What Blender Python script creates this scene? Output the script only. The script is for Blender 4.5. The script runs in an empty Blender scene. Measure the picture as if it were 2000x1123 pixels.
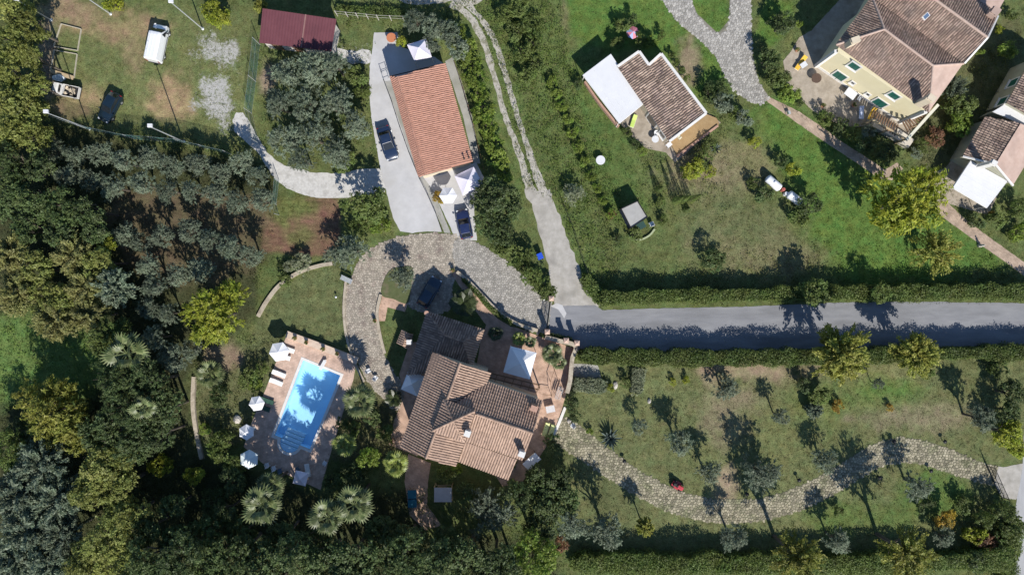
import bpy, bmesh, math, random
import numpy as np
from mathutils import Vector, Matrix
from mathutils.geometry import tessellate_polygon

# ------------------------------------------------------------------ camera, sky, sun, exposure
sc = bpy.context.scene
CAM_H = 86.0            # metres above the ground, looking straight down
PXM = 15.5              # photograph pixels per metre on the ground
cam_d = bpy.data.cameras.new("camera")
cam_d.sensor_fit = 'HORIZONTAL'; cam_d.sensor_width = 36.0
cam_d.lens = 36.0 * CAM_H / (2000.0 / PXM)
cam_d.clip_start = 1.0; cam_d.clip_end = 6000.0
cam = bpy.data.objects.new("camera", cam_d)
sc.collection.objects.link(cam)
cam.location = (0, 0, CAM_H); cam.rotation_euler = (0, 0, 0)
sc.camera = cam

SUN_EL = math.radians(37.8)
SUN_DIR = Vector((0.339 * math.cos(SUN_EL), -0.941 * math.cos(SUN_EL), math.sin(SUN_EL)))  # towards the sun
world = bpy.data.worlds.new("World"); sc.world = world; world.use_nodes = True
wn = world.node_tree.nodes; wl = world.node_tree.links
for n in list(wn): wn.remove(n)
sky = wn.new("ShaderNodeTexSky"); sky.sky_type = 'NISHITA'; sky.sun_disc = False
sky.sun_elevation = SUN_EL
sky.sun_rotation = math.atan2(SUN_DIR.x, SUN_DIR.y)
sky.altitude = 100; sky.air_density = 1.0; sky.dust_density = 0.1; sky.ozone_density = 4.0
bg = wn.new("ShaderNodeBackground"); bg.inputs[1].default_value = 0.095
wo = wn.new("ShaderNodeOutputWorld")
wl.new(sky.outputs[0], bg.inputs[0]); wl.new(bg.outputs[0], wo.inputs[0])

sun_d = bpy.data.lights.new("sun", 'SUN'); sun_d.energy = 4.6; sun_d.angle = math.radians(0.5)
sun_d.color = (1.0, 0.955, 0.88)
sun = bpy.data.objects.new("sun", sun_d); sc.collection.objects.link(sun)
sun.rotation_euler = SUN_DIR.to_track_quat('Z', 'Y').to_euler(); sun.location = (20, -60, 60)
sc.view_settings.view_transform = 'Standard'; sc.view_settings.look = 'None'
sc.view_settings.gamma = 1.0; sc.view_settings.use_curve_mapping = False
sc.view_settings.exposure = 0.5
sc.cycles.max_bounces = 6; sc.cycles.transparent_max_bounces = 16
sc.cycles.use_denoising = True

COL = sc.collection
rng = np.random.default_rng(7)
random.seed(11)

# ------------------------------------------------------------------ helpers: places
def W(x, y, z=0.0):
    """photograph pixel -> point at height z seen at that pixel"""
    k = (CAM_H - z) / CAM_H / PXM
    return Vector(((x - 1000.0) * k, (561.5 - y) * k, z))
def Wl(pts, z=0.0): return [W(p[0], p[1], z) for p in pts]

def hash2(ix, iy, s):
    v = np.sin(ix * 127.1 + iy * 311.7 + s * 74.7) * 43758.5453
    return v - np.floor(v)
def vnoise(x, y, s=0):
    ix = np.floor(x); iy = np.floor(y); fx = x - ix; fy = y - iy
    fx = fx * fx * (3 - 2 * fx); fy = fy * fy * (3 - 2 * fy)
    a = hash2(ix, iy, s); b = hash2(ix + 1, iy, s); c = hash2(ix, iy + 1, s); d = hash2(ix + 1, iy + 1, s)
    return a + (b - a) * fx + (c - a) * fy + (a - b - c + d) * fx * fy
def fbm(x, y, s=0, o=4):
    r = 0; a = 0.5; t = 0
    for i in range(o):
        r = r + a * vnoise(x, y, s + i * 13.7); t += a; a *= 0.5; x = x * 2.03; y = y * 2.03
    return r / t
def sdist(px, py, poly):
    """signed distance in pixels, negative inside"""
    n = len(poly); d = np.full(px.shape, 1e18); ins = np.zeros(px.shape, bool)
    for i in range(n):
        ax, ay = poly[i]; bx, by = poly[(i + 1) % n]
        ex, ey = bx - ax, by - ay
        L = ex * ex + ey * ey + 1e-9
        t = np.clip(((px - ax) * ex + (py - ay) * ey) / L, 0, 1)
        dx = px - ax - t * ex; dy = py - ay - t * ey
        d = np.minimum(d, dx * dx + dy * dy)
        c = ((ay > py) != (by > py)) & (px < (bx - ax) * (py - ay) / (by - ay + 1e-12) + ax)
        ins ^= c
    d = np.sqrt(d)
    return np.where(ins, -d, d)
def inside(x, y, poly):
    r = False; n = len(poly)
    for i in range(n):
        ax, ay = poly[i]; bx, by = poly[(i + 1) % n]
        if (ay > y) != (by > y) and x < (bx - ax) * (y - ay) / (by - ay + 1e-12) + ax: r = not r
    return r
def catmull(pts, n=6, closed=True):
    out = []; N = len(pts); last = N if closed else N - 1
    for i in range(last):
        p = [pts[(i + k) % N] if closed else pts[min(max(i + k, 0), N - 1)] for k in (-1, 0, 1, 2)]
        for j in range(n):
            t = j / n
            out.append(tuple(0.5 * ((2 * p[1][a]) + (-p[0][a] + p[2][a]) * t + (2 * p[0][a] - 5 * p[1][a] + 4 * p[2][a] - p[3][a]) * t * t
                                   + (-p[0][a] + 3 * p[1][a] - 3 * p[2][a] + p[3][a]) * t ** 3) for a in range(2)))
    if not closed: out.append(tuple(pts[-1]))
    return out
def band(line, w):
    """polyline (pixels) -> polygon of width w (number or list of widths) in pixels"""
    L = catmull(line, 6, False); n = len(L); l = []; r = []
    for i, p in enumerate(L):
        a = L[max(i - 1, 0)]; b = L[min(i + 1, n - 1)]
        dx, dy = b[0] - a[0], b[1] - a[1]; q = math.hypot(dx, dy) + 1e-9
        ww = w if not isinstance(w, (list, tuple)) else np.interp(i / (n - 1), np.linspace(0, 1, len(w)), w)
        l.append((p[0] - dy / q * ww / 2, p[1] + dx / q * ww / 2)); r.append((p[0] + dy / q * ww / 2, p[1] - dx / q * ww / 2))
    return l + r[::-1]

# ------------------------------------------------------------------ helpers: materials
MATS = {}
def _new(name):
    m = bpy.data.materials.new(name); m.use_nodes = True
    return m, m.node_tree.nodes, m.node_tree.links, m.node_tree.nodes["Principled BSDF"]
def mat(name, c1, c2=None, scale=3.0, rough=0.8, bump=0.0, bscale=20.0, island=0.0, metal=0.0, spec=0.3, c3=None, coord='Object', detail=6, stretch=None, coat=0.0):
    """principled surface with noise between c1 and c2 (and blotches of c3); island = brightness spread between loose pieces"""
    if name in MATS: return MATS[name]
    m, N, L, B = _new(name)
    B.inputs["Roughness"].default_value = rough; B.inputs["Metallic"].default_value = metal
    B.inputs["Specular IOR Level"].default_value = spec
    if coat: B.inputs["Coat Weight"].default_value = coat; B.inputs["Coat Roughness"].default_value = 0.05
    tc = N.new("ShaderNodeTexCoord"); src = tc.outputs[coord]
    if stretch:
        mp = N.new("ShaderNodeMapping"); mp.inputs["Scale"].default_value = stretch; L.new(src, mp.inputs[0]); src = mp.outputs[0]
    col = None
    c2 = c2 or tuple(c * 0.85 for c in c1)
    nz = N.new("ShaderNodeTexNoise"); nz.inputs["Scale"].default_value = scale; nz.inputs["Detail"].default_value = detail; nz.inputs["Roughness"].default_value = 0.65
    L.new(src, nz.inputs["Vector"])
    rp = N.new("ShaderNodeValToRGB"); rp.color_ramp.elements[0].position = 0.35; rp.color_ramp.elements[1].position = 0.65
    rp.color_ramp.elements[0].color = (*c1, 1); rp.color_ramp.elements[1].color = (*c2, 1)
    L.new(nz.outputs[0], rp.inputs[0]); col = rp.outputs[0]
    if c3:
        n3 = N.new("ShaderNodeTexNoise"); n3.inputs["Scale"].default_value = scale * 0.37; n3.inputs["Detail"].default_value = 5
        L.new(src, n3.inputs["Vector"])
        r3 = N.new("ShaderNodeValToRGB"); r3.color_ramp.elements[0].position = 0.5; r3.color_ramp.elements[1].position = 0.72
        L.new(n3.outputs[0], r3.inputs[0])
        mx = N.new("ShaderNodeMix"); mx.data_type = 'RGBA'; mx.inputs[7].default_value = (*c3, 1)
        L.new(r3.outputs[0], mx.inputs[0]); L.new(col, mx.inputs[6]); col = mx.outputs[2]
    if island:
        g = N.new("ShaderNodeNewGeometry"); mr = N.new("ShaderNodeMapRange")
        mr.inputs[3].default_value = 1 - island; mr.inputs[4].default_value = 1 + island
        L.new(g.outputs["Random Per Island"], mr.inputs[0])
        hs = N.new("ShaderNodeHueSaturation"); L.new(mr.outputs[0], hs.inputs["Value"]); L.new(col, hs.inputs["Color"]); col = hs.outputs[0]
    L.new(col, B.inputs["Base Color"])
    if bump:
        nb = N.new("ShaderNodeTexNoise"); nb.inputs["Scale"].default_value = bscale; nb.inputs["Detail"].default_value = 4
        L.new(src, nb.inputs["Vector"])
        bp = N.new("ShaderNodeBump"); bp.inputs["Strength"].default_value = bump; bp.inputs["Distance"].default_value = 0.05
        L.new(nb.outputs[0], bp.inputs["Height"]); L.new(bp.outputs[0], B.inputs["Normal"])
    MATS[name] = m; return m
def leafmat(name, cols, trans=0.44, rough=0.55, objvar=0.20, spec=0.35):
    """foliage: loose leaves pick a colour along a ramp; each plant shifts a little"""
    if name in MATS: return MATS[name]
    m, N, L, B = _new(name)
    g = N.new("ShaderNodeNewGeometry"); rp = N.new("ShaderNodeValToRGB"); el = rp.color_ramp.elements
    el[0].color = (*cols[0], 1); el[1].color = (*cols[-1], 1)
    for i, c in enumerate(cols[1:-1]):
        e = el.new((i + 1) / (len(cols) - 1)); e.color = (*c, 1)
    L.new(g.outputs["Random Per Island"], rp.inputs[0])
    oi = N.new("ShaderNodeObjectInfo"); mr = N.new("ShaderNodeMapRange")
    mr.inputs[3].default_value = 1 - objvar; mr.inputs[4].default_value = 1 + objvar
    L.new(oi.outputs["Random"], mr.inputs[0])
    tc = N.new("ShaderNodeTexCoord"); nz = N.new("ShaderNodeTexNoise"); nz.inputs["Scale"].default_value = 0.9; nz.inputs["Detail"].default_value = 2
    L.new(tc.outputs["Object"], nz.inputs["Vector"])
    m2 = N.new("ShaderNodeMapRange"); m2.inputs[1].default_value = 0.3; m2.inputs[2].default_value = 0.7; m2.inputs[3].default_value = 0.72; m2.inputs[4].default_value = 1.28
    L.new(nz.outputs[0], m2.inputs[0])
    ml = N.new("ShaderNodeMath"); ml.operation = 'MULTIPLY'; L.new(mr.outputs[0], ml.inputs[0]); L.new(m2.outputs[0], ml.inputs[1])
    hs = N.new("ShaderNodeHueSaturation"); L.new(ml.outputs[0], hs.inputs["Value"]); L.new(rp.outputs[0], hs.inputs["Color"])
    n4 = N.new("ShaderNodeTexNoise"); n4.inputs["Scale"].default_value = 0.45; n4.inputs["Detail"].default_value = 3; L.new(tc.outputs["Object"], n4.inputs["Vector"])
    m4 = N.new("ShaderNodeMapRange"); m4.inputs[1].default_value = 0.3; m4.inputs[2].default_value = 0.7; m4.inputs[3].default_value = 0.472; m4.inputs[4].default_value = 0.508
    L.new(n4.outputs[0], m4.inputs[0]); L.new(m4.outputs[0], hs.inputs["Hue"])
    L.new(hs.outputs[0], B.inputs["Base Color"]); B.inputs["Roughness"].default_value = rough; B.inputs["Specular IOR Level"].default_value = spec
    tr = N.new("ShaderNodeBsdfTranslucent"); L.new(hs.outputs[0], tr.inputs[0])
    ms = N.new("ShaderNodeMixShader"); ms.inputs[0].default_value = trans
    out = N["Material Output"]; L.new(B.outputs[0], ms.inputs[1]); L.new(tr.outputs[0], ms.inputs[2]); L.new(ms.outputs[0], out.inputs[0])
    MATS[name] = m; return m

# ------------------------------------------------------------------ helpers: meshes and objects
def wloc(o):
    v = Vector((0, 0, 0))
    while o is not None: v += o.location; o = o.parent
    return v
def link(name, me, m=None, parent=None):
    o = bpy.data.objects.new(name, me); COL.objects.link(o)
    if m is not None:
        if len(me.materials) == 0: me.materials.append(m)
    if parent is not None: o.parent = parent
    return o
def tag(o, label=None, cat=None, group=None, kind=None):
    if label: o["label"] = label
    if cat: o["category"] = cat
    if group: o["group"] = group
    if kind: o["kind"] = kind
    return o
def thing(name, label, cat, loc=(0, 0, 0), rz=0.0, group=None):
    o = bpy.data.objects.new(name, None); COL.objects.link(o); o.empty_display_size = 0.3
    o.location = loc; o.rotation_euler = (0, 0, rz)
    return tag(o, label, cat, group)
class MB:
    """collects shapes and links them as one mesh"""
    def __init__(s): s.v = []; s.f = []
    def add(s, v, f):
        k = len(s.v); s.v += [tuple(p) for p in v]; s.f += [tuple(i + k for i in q) for q in f]; return s
    def box(s, c, d, rz=0.0, tilt=None, ty=0.0):
        hx, hy, hz = d[0] / 2, d[1] / 2, d[2] / 2
        R = Matrix.Rotation(rz, 3, 'Z') @ Matrix.Rotation(ty, 3, 'Y')
        if tilt: R = R @ Matrix.Rotation(tilt, 3, 'X')
        P = [R @ Vector((sx * hx, sy * hy, sz * hz)) + Vector(c) for sz in (-1, 1) for sy in (-1, 1) for sx in (-1, 1)]
        return s.add(P, [(0, 2, 3, 1), (4, 5, 7, 6), (0, 1, 5, 4), (2, 6, 7, 3), (0, 4, 6, 2), (1, 3, 7, 5)])
    def bar(s, a, b, w, h=None):
        """square bar between two points"""
        a = Vector(a); b = Vector(b); h = h or w; d = (b - a).normalized()
        u = d.cross(Vector((0, 0, 1)));
        if u.length < 1e-4: u = Vector((1, 0, 0))
        u.normalize(); t = u.cross(d).normalized()
        P = [p + u * sx * w / 2 + t * sy * h / 2 for p in (a, b) for sx, sy in ((-1, -1), (1, -1), (1, 1), (-1, 1))]
        return s.add(P, [(0, 1, 2, 3), (7, 6, 5, 4), (0, 4, 5, 1), (1, 5, 6, 2), (2, 6, 7, 3), (3, 7, 4, 0)])
    def tube(s, a, b, r0, r1=None, n=8, cap=True):
        a = Vector(a); b = Vector(b); r1 = r0 if r1 is None else r1; d = (b - a).normalized()
        u = d.cross(Vector((0, 0, 1)))
        if u.length < 1e-4: u = Vector((1, 0, 0))
        u.normalize(); t = d.cross(u)
        P = [p + (u * math.cos(k * 2 * math.pi / n) + t * math.sin(k * 2 * math.pi / n)) * r for p, r in ((a, r0), (b, r1)) for k in range(n)]
        F = [(k, (k + 1) % n, n + (k + 1) % n, n + k) for k in range(n)]
        if cap: F += [tuple(range(n))[::-1], tuple(range(n, 2 * n))]
        return s.add(P, F)
    def lathe(s, prof, c=(0, 0, 0), n=16):
        c = Vector(c); P = []; F = []
        for r, z in prof:
            for k in range(n): a = 2 * math.pi * k / n; P.append(c + Vector((r * math.cos(a), r * math.sin(a), z)))
        for i in range(len(prof) - 1):
            for k in range(n): F.append((i * n + k, i * n + (k + 1) % n, (i + 1) * n + (k + 1) % n, (i + 1) * n + k))
        F.append(tuple(range(n))[::-1]); F.append(tuple(range((len(prof) - 1) * n, len(prof) * n)))
        return s.add(P, F)
    def prism(s, poly, z0, z1):
        """polygon (world x,y) extruded; ccw or cw both fine"""
        n = len(poly)
        tri = tessellate_polygon([[Vector((p[0], p[1], 0)) for p in poly]])
        P = [(p[0], p[1], z0) for p in poly] + [(p[0], p[1], z1) for p in poly]
        F = [(i, (i + 1) % n, n + (i + 1) % n, n + i) for i in range(n)]
        F += [tuple(t)[::-1] for t in tri] + [tuple(i + n for i in t) for t in tri]
        return s.add(P, F)
    def slab(s, poly3, th):
        """planar 3d polygon thickened downwards"""
        n = len(poly3); P = [Vector(p) for p in poly3]; Q = [p - Vector((0, 0, th)) for p in P]
        F = [tuple(range(n)), tuple(range(n, 2 * n))[::-1]] + [(i, n + i, n + (i + 1) % n, (i + 1) % n) for i in range(n)]
        return s.add(P + Q, F)
    def loft(s, rings, close=True):
        n = len(rings[0]); P = [p for r in rings for p in r]; F = []
        for i in range(len(rings) - 1):
            for k in range(n if close else n - 1):
                F.append((i * n + k, i * n + (k + 1) % n, (i + 1) * n + (k + 1) % n, (i + 1) * n + k))
        if close: F += [tuple(range(n))[::-1], tuple(range((len(rings) - 1) * n, len(rings) * n))]
        return s.add(P, F)
    def mesh(s, name, smooth=False, fix=True, off=None):
        me = bpy.data.meshes.new(name)
        V = s.v if off is None else [(p[0] - off[0], p[1] - off[1], p[2] - off[2]) for p in s.v]
        me.from_pydata(V, [], s.f)
        if fix and len(s.f) < 20000:
            b = bmesh.new(); b.from_mesh(me); bmesh.ops.recalc_face_normals(b, faces=b.faces[:]); b.to_mesh(me); b.free()
        if smooth:
            me.polygons.foreach_set("use_smooth", [True] * len(me.polygons))
        me.update(); return me
    def build(s, name, m, parent=None, smooth=False, world=True, bevel=0.0, fix=True):
        me = s.mesh(name, smooth, fix, wloc(parent) if (world and parent is not None) else None)
        o = link(name, me, m, parent)
        if bevel:
            b = o.modifiers.new("bevel", 'BEVEL'); b.width = bevel; b.segments = 2; b.limit_method = 'ANGLE'
        return o
def fastmesh(name, V, F, m=None):
    """numpy verts (N,3), faces (M,k) of equal size k"""
    me = bpy.data.meshes.new(name); V = np.ascontiguousarray(V, dtype=np.float32); F = np.ascontiguousarray(F, dtype=np.int32)
    k = F.shape[1]
    me.vertices.add(len(V)); me.vertices.foreach_set("co", V.ravel())
    me.loops.add(F.size); me.loops.foreach_set("vertex_index", F.ravel())
    me.polygons.add(len(F)); me.polygons.foreach_set("loop_start", np.arange(0, F.size, k, dtype=np.int32))
    me.polygons.foreach_set("loop_total", np.full(len(F), k, dtype=np.int32))
    me.update(calc_edges=True)
    if m: me.materials.append(m)
    return me
def copy_tree(o, parent=None):
    c = o.copy(); COL.objects.link(c); c.parent = parent
    for ch in list(o.children): copy_tree(ch, c)
    return c
def place_copy(root, first, loc, rz, label=None, group=None, scale=None):
    o = root if first else copy_tree(root)
    o.location = loc; o.rotation_euler = (0, 0, rz)
    if scale: o.scale = (scale,) * 3 if not isinstance(scale, (tuple, list)) else scale
    if label: o["label"] = label
    if group: o["group"] = group
    return o
def rot_px(a, b):
    """heading (radians, world) of the pixel vector a -> b"""
    return math.atan2(-(b[1] - a[1]), b[0] - a[0])
# ------------------------------------------------------------------ the ground
def circ(cx, cy, rx, ry=None, n=14): 
    ry = ry or rx
    return [(cx + rx * math.cos(2 * math.pi * i / n), cy + ry * math.sin(2 * math.pi * i / n)) for i in range(n)]
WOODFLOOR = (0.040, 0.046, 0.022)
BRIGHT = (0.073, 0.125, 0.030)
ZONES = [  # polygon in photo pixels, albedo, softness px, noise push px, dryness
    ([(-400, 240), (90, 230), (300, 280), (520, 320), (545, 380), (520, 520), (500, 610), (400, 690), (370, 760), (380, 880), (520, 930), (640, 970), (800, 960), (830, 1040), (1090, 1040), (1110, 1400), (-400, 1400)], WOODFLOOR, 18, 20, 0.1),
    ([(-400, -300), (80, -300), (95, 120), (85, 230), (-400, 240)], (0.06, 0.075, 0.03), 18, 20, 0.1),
    (circ(55, 705, 165, 90), (0.085, 0.135, 0.04), 34, 30, 0.1),
    ([(90, 20), (505, 20), (500, 255), (455, 295), (90, 225)], (0.098, 0.118, 0.047), 14, 25, 0.45),
    (circ(330, 190, 42, 50), (0.225, 0.17, 0.10), 20, 35, 0.5),
    (circ(240, 55, 85, 28), (0.20, 0.155, 0.09), 22, 40, 0.6),
    (circ(130, 20, 50, 30), (0.19, 0.145, 0.09), 18, 30, 0.6),
    (circ(94, 110, 17, 95), (0.15, 0.125, 0.095), 12, 20, 0.4),
    (circ(172, 190, 24, 20), (0.20, 0.16, 0.09), 16, 25, 0.6),
    (circ(120, 210, 30, 18), (0.18, 0.14, 0.085), 16, 25, 0.6),
    (circ(265, 110, 25, 45), (0.16, 0.14, 0.075), 18, 30, 0.6),
    ([(511, 394), (600, 384), (662, 388), (668, 470), (660, 500), (575, 497), (510, 490)], (0.120, 0.078, 0.052), 6, 10, 0.0),
    (circ(570, 405, 48, 24), (0.085, 0.10, 0.035), 14, 25, 0.2),
    (circ(590, 460, 26, 14), (0.095, 0.095, 0.04), 12, 18, 0.2),
    ([(215, 380), (520, 380), (505, 520), (380, 560), (250, 520)], (0.085, 0.072, 0.044), 16, 30, 0.0),
    ([(505, 520), (560, 500), (600, 520), (530, 570), (505, 600)], (0.075, 0.10, 0.036), 8, 10, 0.1),
    ([(500, 640), (512, 600), (545, 560), (600, 528), (668, 518), (672, 600), (676, 660), (690, 700), (560, 650), (500, 690), (470, 700)], (0.088, 0.105, 0.046), 6, 6, 0.25),
    ([(380, 690), (480, 670), (560, 655), (545, 700), (500, 800), (475, 870), (400, 880), (378, 760)], (0.085, 0.095, 0.045), 10, 16, 0.4),
    ([(385, 680), (440, 675), (470, 700), (440, 720), (390, 715)], (0.17, 0.13, 0.095), 12, 20, 0.5),
    ([(510, 100), (720, 90), (745, 330), (600, 330), (520, 270)], (0.08, 0.10, 0.038), 16, 25, 0.3),
    (circ(525, 150, 22, 35), (0.20, 0.16, 0.12), 14, 25, 0.4),
    ([(1085, -300), (1420, -300), (1425, 170), (1370, 200), (1250, 95), (1150, 110), (1100, 60)], BRIGHT, 16, 30, 0.1),
    (circ(1080, 45, 26, 62), (0.17, 0.14, 0.09), 14, 22, 0.6),
    ([(1105, 100), (1150, 120), (1230, 260), (1260, 420), (1200, 420), (1120, 260)], (0.072, 0.11, 0.033), 18, 30, 0.15),
    ([(1480, 200), (1520, 190), (1730, 345), (1860, 420), (1960, 520), (1700, 580), (1570, 470), (1545, 350), (1470, 260)], BRIGHT, 30, 40, 0.05),
    (circ(1400, 340, 85, 45), (0.155, 0.14, 0.085), 40, 60, 0.7),
    (circ(1440, 440, 110, 60), (0.095, 0.112, 0.050), 40, 60, 0.5),
    (circ(1480, 500, 120, 35), (0.125, 0.125, 0.065), 40, 50, 0.6),
    (circ(1470, 310, 35, 35), (0.13, 0.13, 0.065), 25, 40, 0.6),
    (circ(1345, 195, 0, 0) if False else circ(1345, 110, 22, 50), (0.17, 0.145, 0.095), 18, 30, 0.6),
    (circ(1030, 560, 1) if False else [(895, -40), (1085, -40), (1190, 590), (1120, 600), (1050, 390), (960, 380)], (0.078, 0.108, 0.036), 14, 25, 0.35),
    ([(1115, 700), (2200, 700), (2200, 900), (1965, 900), (1920, 930), (1960, 1000), (1950, 1085), (1120, 1085), (1100, 850)], (0.098, 0.114, 0.050), 12, 20, 0.42),
    (circ(1480, 722, 130, 24), (0.205, 0.165, 0.115), 26, 45, 0.6),
    (circ(1445, 800, 70, 60), (0.145, 0.135, 0.083), 40, 60, 0.5),
    (circ(1415, 950, 22, 40), (0.20, 0.165, 0.115), 16, 25, 0.5),
    (circ(1660, 780, 120, 40), (0.095, 0.125, 0.042), 40, 60, 0.2),
    (circ(1740, 735, 70, 30), (0.15, 0.15, 0.07), 30, 40, 0.5),
    (circ(1740, 760, 70, 26), (0.075, 0.125, 0.034), 22, 30, 0.1),
    (circ(1780, 815, 120, 22), (0.155, 0.145, 0.09), 26, 45, 0.6),
    (circ(1510, 850, 45, 80), (0.10, 0.115, 0.048), 35, 50, 0.3),
    (circ(1830, 960, 60, 55), (0.075, 0.118, 0.034), 30, 40, 0.1),
    (circ(1690, 1010, 110, 35), (0.078, 0.115, 0.036), 30, 40, 0.2),
    (circ(1250, 760, 90, 40), (0.105, 0.122, 0.053), 30, 45, 0.35),
    (circ(1200, 970, 60, 60), (0.085, 0.10, 0.045), 30, 40, 0.3),
    ([(860, 930), (935, 935), (960, 1040), (900, 1030), (870, 985)], (0.088, 0.11, 0.042), 8, 12, 0.2),
    ([(1485, 20), (1500, 0), (1560, 0), (1540, 60), (1500, 90), (1478, 70)], BRIGHT, 6, 8, 0.0),
    ([(1860, 60), (1990, 30), (2050, 300), (1900, 330), (1800, 330), (1760, 260), (1850, 180)], (0.075, 0.085, 0.04), 12, 16, 0.3),
    ([(680, 730), (745, 745), (800, 800), (790, 900), (700, 900), (640, 900)], (0.085, 0.088, 0.045), 10, 14, 0.5),
]
GRAVELPATCH = [([(372, 160), (395, 140), (440, 150), (468, 190), (472, 250), (440, 255), (400, 215), (375, 195)], 1.0), (circ(425, 100, 62, 38), .95), ([(455, 80), (472, 80), (478, 250), (460, 240)], .75), (circ(930, 10, 60, 14), .7), (circ(690, 110, 34, 14), .9), (circ(445, 240, 30, 24), .9)]
def cover(px, py):
    """ground cover albedo (N,3) and dryness (N,) at photo pixels"""
    n = len(px); c = np.tile(np.array([0.080, 0.103, 0.038]), (n, 1)); dry = np.full(n, 0.3)
    n1 = fbm(px / 42.0, py / 42.0, 3) - 0.5; n2 = fbm(px / 13.0, py / 13.0, 9) - 0.5
    for poly, col, soft, push, d in ZONES:
        w = sdist(px, py, poly) + (n1 * 1.6 + n2) * push
        w = np.clip(0.5 - w / (2.0 * soft), 0, 1); w = w * w * (3 - 2 * w)
        c = c * (1 - w[:, None]) + np.array(col) * w[:, None]; dry = dry * (1 - w) + d * w
    # tilled furrows
    w = np.clip(0.5 - (sdist(px, py, ZONES[11][0]) + 3) / 8, 0, 1)
    fur = 0.82 + 0.36 * (0.5 + 0.5 * np.sin((py + 0.10 * px + 9 * fbm(px / 40, py / 40, 5)) * 0.80))
    c = c * (1 + (fur - 1) * w)[:, None]
    c = c * np.array([1.04, 1.0, .96]) * (1.30 + 0.35 * (fbm(px / 70, py / 70, 31) - .5) + 0.5 * (fbm(px / 9, py / 9, 33, 3) - .5))[:, None]
    return c, dry

def gravel_at(px, py):
    n1 = fbm(px / 42.0, py / 42.0, 3) - 0.5; g = np.zeros(len(px))
    for poly, s in GRAVELPATCH: g = np.maximum(g, np.clip(0.5 - (sdist(px, py, poly) + n1 * 110) / 60.0, 0, 1) * s)
    return g
def axis_coords(half, step, far):
    a = list(np.arange(-half, half + 1e-6, step)); g = step
    while a[-1] < far: g *= 1.7; a.append(a[-1] + g)
    g = step
    while a[0] > -far: g *= 1.7; a.insert(0, a[0] - g)
    return np.array(a)
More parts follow.
